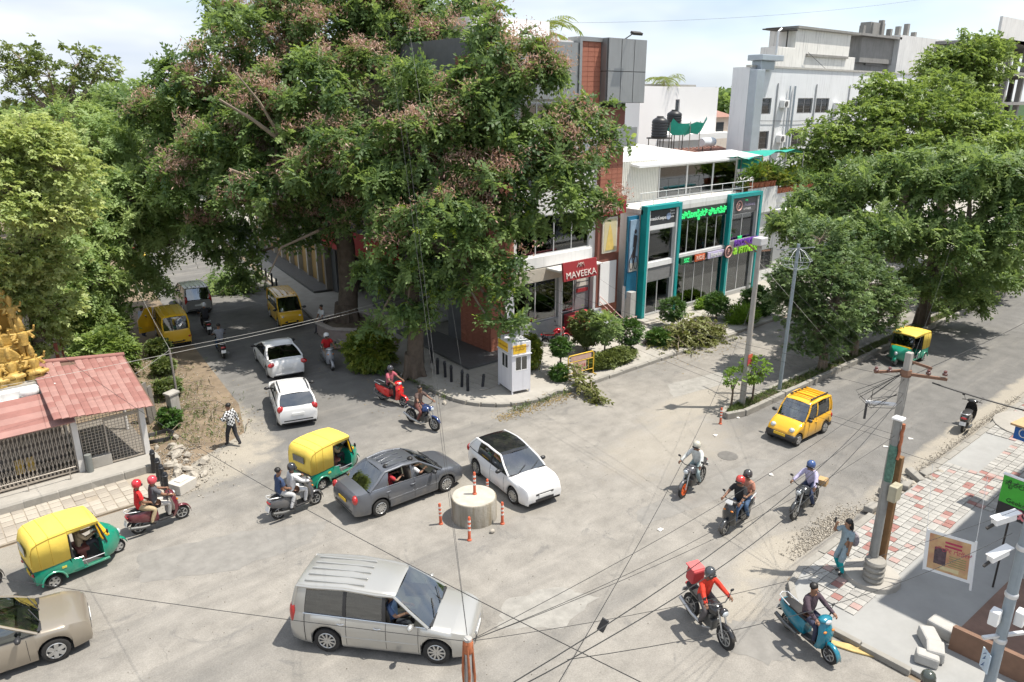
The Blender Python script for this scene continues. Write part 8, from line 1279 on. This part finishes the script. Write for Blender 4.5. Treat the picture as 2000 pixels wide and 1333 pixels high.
# ---------------------------------------------------------------- overhead cables
cab_m = M('cable_black', (.03, .03, .03), .6); cabw_m = M('cable_pale', (.48, .47, .44), .6)
def cable(a, b, sag, r_, lab, mt=None, n=18, grp='overhead cables'):
    a, b = Vector(a), Vector(b); r_ *= .45; pts = [a.lerp(b, i / n) - Vector((0, 0, sag * 4 * (i / n) * (1 - i / n))) for i in range(n + 1)]; tag(MB().tube(pts, r_, 5).build('overhead_cable', mt or cab_m, None, 60), lab, 'cable', grp)
fp = (4.4, 6.0, 6.0); rp = (18.58, 6.72, 5.7); sp_ = (18.02, 6.5, 4.4); mp = (25.86, 15.5, 6.9)
lk = 'thin black cable strung low across the crossing to the near corner poles'
for a, b, s_, r_, lab, m_ in (
    (fp, (-7.5, 22.5, 6.0), .35, .010, 'thin cable from the orange tied pole toward the temple', None), (fp, (18.3, 29, 13.5), .1, .008, 'steep cable from the orange tied pole up into the leaning tree', None), ((4.45, 6.05, 5.8), (17.6, 28.6, 15), .15, .008, 'second steep cable from the orange tied pole up into the tree', None),
    (fp, sp_, .35, .010, 'cable from the orange tied pole to the steel pole, sagging least', None), (fp, (18.3, 6.6, 5.2), .55, .010, 'cable from the orange tied pole to the brown post', None), (fp, rp, .30, .010, 'cable from the orange tied pole to the concrete power pole', None), ((3.2, 4.0, 7.4), rp, .55, .014, 'upper bundle cable sweeping from the bottom edge to the power pole', None), ((2.9, 3.8, 7.6), (18.3, 6.6, 5.4), .75, .014, 'lower bundle cable sweeping from the bottom edge to the near corner poles', None), ((3.3, 3.6, 7.3), (25.9, 15.4, 5.2), .8, .010, 'long cable sweeping from the bottom edge over the road to the lamp pole', None), ((4.3, 4.2, 7.0), (14.1, 2.9, 5.0), .35, .010, 'cable running right toward the camera pole', None), (fp, (14.0, 2.8, 5.6), .3, .009, 'second cable running right toward the camera pole', None),
    ((4.7, 3.2, 7.0), (3.2, 29, 4.6), .5, .012, 'long cable slanting across the foreground toward the left trees', None), ((20.2, 24.0, 5.2), rp, .35, .012, 'cable from the kiosk side tree over the main road to the power pole', None), ((20.4, 23.6, 4.9), sp_, .5, .010, 'lower cable from the kiosk side tree to the steel pole', None), ((21.6, 27.2, 4.5), (18.1, 6.55, 4.2), .6, .010, 'cable from the corner store over the main road to the steel pole', None), ((27.3, 26.1, 3.9), (18.3, 6.6, 5.4), .7, .009, 'cable from the red sign canopy to the power pole', None),
    ((18.05, 6.5, 4.0), (19.6, 2.7, 3.7), .12, .014, 'short cable from the steel pole to the near building that holds the banner', None), (mp, rp, .45, .010, 'cable from the lamp pole to the near power pole', None), ((28.42, 15.3, 6.3), (18.5, 6.7, 5.9), .5, .009, 'cable from the wire crown pole to the near power pole', None), (rp, (60, 7.2, 6.5), .9, .02, 'black cable from the power pole along the main road', None), ((18.9, 6.2, 5.65), (21.4, 2.6, 4.8), .1, .045, 'thick cable bundle dropping from the power pole to the near building', None), (rp, (44, 14.6, 7.0), .8, .009, 'cable from the power pole toward the wide tree', None),
    ((1.7, 26.0, 4.0), (21.8, 28.9, 3.6), .25, .014, 'pale cable across the left street to the corner pier', cabw_m), ((7.6, 29.9, 2.9), (21.7, 27.6, 4.4), .3, .014, 'pale cable from the verge post to the brick corner', cabw_m), ((7.6, 29.9, 2.85), (3.4, 26.6, 2.6), .15, .010, 'pale cable from the verge post to the shed', cabw_m), ((7.6, 29.9, 2.9), (9.6, 44.2, 4.0), .2, .012, 'pale cable from the verge post to the feathery tree', cabw_m), ((26.0, 15.5, 6.2), (34.0, 15.0, .2), .0, .014, 'pale guy wire from the lamp pole down to the median', cabw_m), ((24.0, 27.3, 15.6), (60, 20, 19.5), .6, .012, 'dark cable across the sky right of the corner store', None), ((43.0, 15.2, 9.0), (42.6, 14.9, .3), .0, .008, 'thin pale wire hanging in front of the wide tree', cabw_m), ((18.2, 28, 15.2), (18.6, 25.3, .3), .0, .009, 'pale wire hanging down through the leaning tree', cabw_m)):
    cable(a, b, s_, r_, lab, m_)
tag(MB().obox((0, 0, 0), (.03, .09, .17), (R(20), R(15), R(30))).build('splice_box', trim_m, None, loc=(5.55, 4.85, 6.35), bev=.01), 'dark splice box hanging on a low cable at the bottom centre', 'splice box'); tag(MB().tube([(0, 0, 0), (.05, .02, .38)], .03, 8).build('splice_tube', trim_m, None, 40, loc=(17.0, 6.9, 5.0)), 'black splice tube hanging left of the steel pole', 'splice tube')
